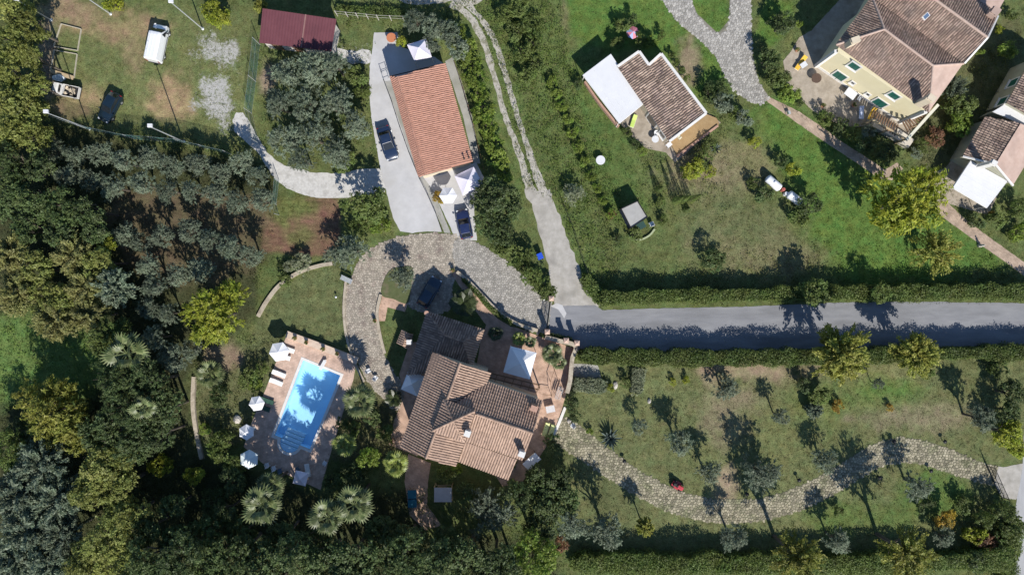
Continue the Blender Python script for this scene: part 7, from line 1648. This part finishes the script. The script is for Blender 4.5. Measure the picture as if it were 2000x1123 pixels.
# flower pots on the terraces
for k, (px, lb) in enumerate((((578, 660), "terracotta pot at the left end of the parapet wall"), ((600, 668), "terracotta pot second from the left on the parapet wall"), ((633, 681), "terracotta pot third on the parapet wall"), ((660, 690), "terracotta pot nearest the right end of the parapet wall"), ((1605, 208), "terracotta pot on the lower edge of the stone terrace"), ((1665, 207), "terracotta pot left of the striped lounger"), ((1555, 100), "terracotta pot at the upper end of the stone terrace"), ((733, 626), "terracotta pot at the end of the brick path corner"), ((885, 528), "terracotta pot where the brick path meets the courtyard"), ((765, 860), "terracotta pot at the villa's lower left terrace edge"))):
    z = .57 if k < 4 else .05; p = W(px[0], px[1], z); o = thing("flower_pot", lb, "flower pot", (p.x, p.y, z - .01), 0, "terracotta flower pots")
    MB().lathe([(.14, 0), (.22, .3), (.24, .3), (.24, .36), (.19, .36), (.18, .30)], (0, 0, 0), 14).build("pot", m_pot, o, world=False)
    me, size = crown_mesh("dense", 1.0, k % 2); c = bpy.data.objects.new("plant", me); COL.objects.link(c); c.parent = o; c.material_slots[0].link = 'OBJECT'; c.material_slots[0].material = LM["mid"]; c.scale = (.30, .30, .30); c.location = (0, 0, .58)

# ------------------------------------------------------------------ grass tufts and undergrowth over the open ground
PAVED = [CDRIVE, COURT_E, COURT_W, DRIVE_N, GPATH, DECK, [(826, 346), (930, 318), (945, 345), (932, 470), (888, 462)], [(1027, 372), (1083, 398), (1150, 572), (1168, 600), (1088, 602), (1044, 420)], [(1070, 660), (1076, 596), (1162, 596), (1450, 599), (2100, 592), (2100, 680), (1130, 690)], [(462, 222), (518, 290), (580, 330), (745, 330), (752, 380), (600, 383), (530, 340), (456, 250)],
         [(940, 660), (958, 612), (1062, 660), (1125, 680), (1097, 800), (1015, 948), (985, 955), (780, 870), (790, 690), (838, 605)], [(752, 130), (884, 112), (940, 320), (820, 346)], [(1530, 120), (1640, 0), (2000, 0), (1900, 120), (1770, 270), (1560, 190)], [(1138, 147), (1193, 106), (1248, 100), (1291, 106), (1400, 235), (1318, 318), (1210, 241)], [(1486, 185), (1690, 306), (1764, 330), (1716, 348), (1500, 200)], [(1828, 396), (2060, 556), (1975, 520), (1835, 420)], [(506, 15), (657, 38), (647, 101), (506, 84)], [(1925, 906), (2100, 850), (2100, 1300), (1960, 1300), (1984, 985)], [(1860, 306), (1925, 228), (2000, 100), (2100, 100), (2100, 300), (1930, 410)], ISLAND]
def scatter(name, n, seed, zone, size, wide, hmin, hmax, blades, leafy=False):
    R = np.random.default_rng(seed); x = R.uniform(-20, 2020, n); y = R.uniform(-20, 1143, n)
    keep = np.ones(n, bool)
    for p in PAVED: keep &= sdist(x, y, p) > (2 if not leafy else 5)
    if zone is not None:
        w = np.zeros(n)
        for p, d, s in zone: w = np.maximum(w, np.clip(.5 - (sdist(x, y, p) + 40 * (fbm(x / 30, y / 30, 4) - .5)) / (2 * s), 0, 1) * d)
        keep &= R.uniform(0, 1, n) < w * (.35 + 1.3 * fbm(x / 14, y / 14, 8))
    x = x[keep]; y = y[keep]; n = len(x); c, dry = cover(x, y)
    bare = (c[:, 0] > c[:, 1] * 1.12); sel = R.uniform(0, 1, n) > bare * .85; x, y, c, dry = x[sel], y[sel], c[sel], dry[sel]; n = len(x)
    bi = np.repeat(np.arange(n), blades); k = n * blades; h = R.uniform(hmin, hmax, n)[bi]; a = R.uniform(0, 2 * math.pi, k)
    C = np.stack([(x[bi] - 1000) / PXM + R.normal(0, wide, k), (561.5 - y[bi]) / PXM + R.normal(0, wide, k), np.zeros(k)], 1)
    if leafy:
        C[:, 2] = h * R.uniform(.1, 1, k); out = np.stack([np.cos(a) * .6, np.sin(a) * .6, np.full(k, .9)], 1); V, F = leaf_geo(C, out, size, .5, R); rep = 4
    else:
        lean = np.stack([np.cos(a) * h * .55, np.sin(a) * h * .55, h], 1); sd = np.stack([-np.sin(a), np.cos(a), np.zeros(k)], 1) * size
        V = np.stack([C - sd, C + sd, C + lean], 1).reshape(-1, 3); F = np.arange(3 * k).reshape(k, 3); rep = 3
    me = fastmesh(name, V, F); col = c[bi] * (R.uniform(.62, 1.5, (n, 1))[bi]) * np.array([1, 1, .9]); st = (R.uniform(0, 1, n) < dry * .35)[bi]; col[st] = np.array([.20, .17, .10]) * R.uniform(.7, 1.2, (st.sum(), 1))
    if leafy: col = col * np.array([.85, .95, .7])
    at = me.color_attributes.new("cover", 'FLOAT_COLOR', 'POINT'); at.data.foreach_set("color", np.concatenate([np.repeat(col, rep, 0), np.ones((k * rep, 1))], 1).astype(np.float32).ravel())
    m, N, L, B = _new(name); v = N.new("ShaderNodeVertexColor"); v.layer_name = "cover"; L.new(v.outputs[0], B.inputs["Base Color"]); B.inputs["Roughness"].default_value = .8; B.inputs["Specular IOR Level"].default_value = .2
    t = N.new("ShaderNodeBsdfTranslucent"); L.new(v.outputs[0], t.inputs[0]); ms = N.new("ShaderNodeMixShader"); ms.inputs[0].default_value = .3; L.new(B.outputs[0], ms.inputs[1]); L.new(t.outputs[0], ms.inputs[2]); L.new(ms.outputs[0], N["Material Output"].inputs[0])
    me.materials.append(m); return tag(link(name, me), kind="stuff")
LAWNS = [([(-20, -20), (2020, -20), (2020, 1143), (-20, 1143)], .9, 5)]
tag(scatter("grass", 80000, 1, LAWNS, .028, .10, .05, .14, 5), "short mown and rough grass over the open ground", "grass")
WEEDS = [(LAWNS[0][0], .16, 5)]
tag(scatter("weeds", 30000, 5, WEEDS, .12, .16, .06, .22, 8, True), "scattered weeds and leaf litter in the lawns", "weeds")
ROUGH = [([(905, -20), (1075, -20), (1130, 200), (1230, 420), (1200, 570), (1160, 575), (1100, 430), (1050, 330), (1000, 150)], 1.0, 12), ([(940, 60), (985, 60), (1060, 360), (1035, 365)], .5, 5), ([(1480, 480), (1960, 505), (2000, 560), (1200, 560)], .35, 12), ([(380, 660), (560, 650), (480, 870), (400, 880)], .5, 12), ([(640, 730), (760, 750), (800, 900), (640, 960)], .6, 10), ([(280, 880), (520, 930), (820, 960), (1090, 1040), (1090, 1123), (260, 1123)], .55, 10), ([(510, 100), (740, 90), (745, 330), (520, 300)], .35, 10), ([(660, 10), (900, 10), (900, 60), (760, 66), (660, 50)], .6, 8), ([(1240, 250), (1430, 230), (1420, 420), (1240, 420)], .4, 20), ([(100, 230), (500, 290), (540, 420), (500, 560), (100, 420)], .3, 10), ([(0, 240), (100, 230), (300, 600), (380, 880), (260, 1123), (0, 1123)], .45, 10), ([(1780, 200), (1990, 60), (1960, 320), (1800, 340)], .5, 10), ([(1850, 960), (1960, 970), (1960, 1090), (1850, 1090)], .6, 8), ([(1590, 215), (1700, 260), (1750, 310), (1680, 300)], .8, 5)]
tag(scatter("undergrowth", 56000, 2, ROUGH, .19, .26, .15, .65, 9, True), "weeds, ivy and low undergrowth in the rough ground", "undergrowth")
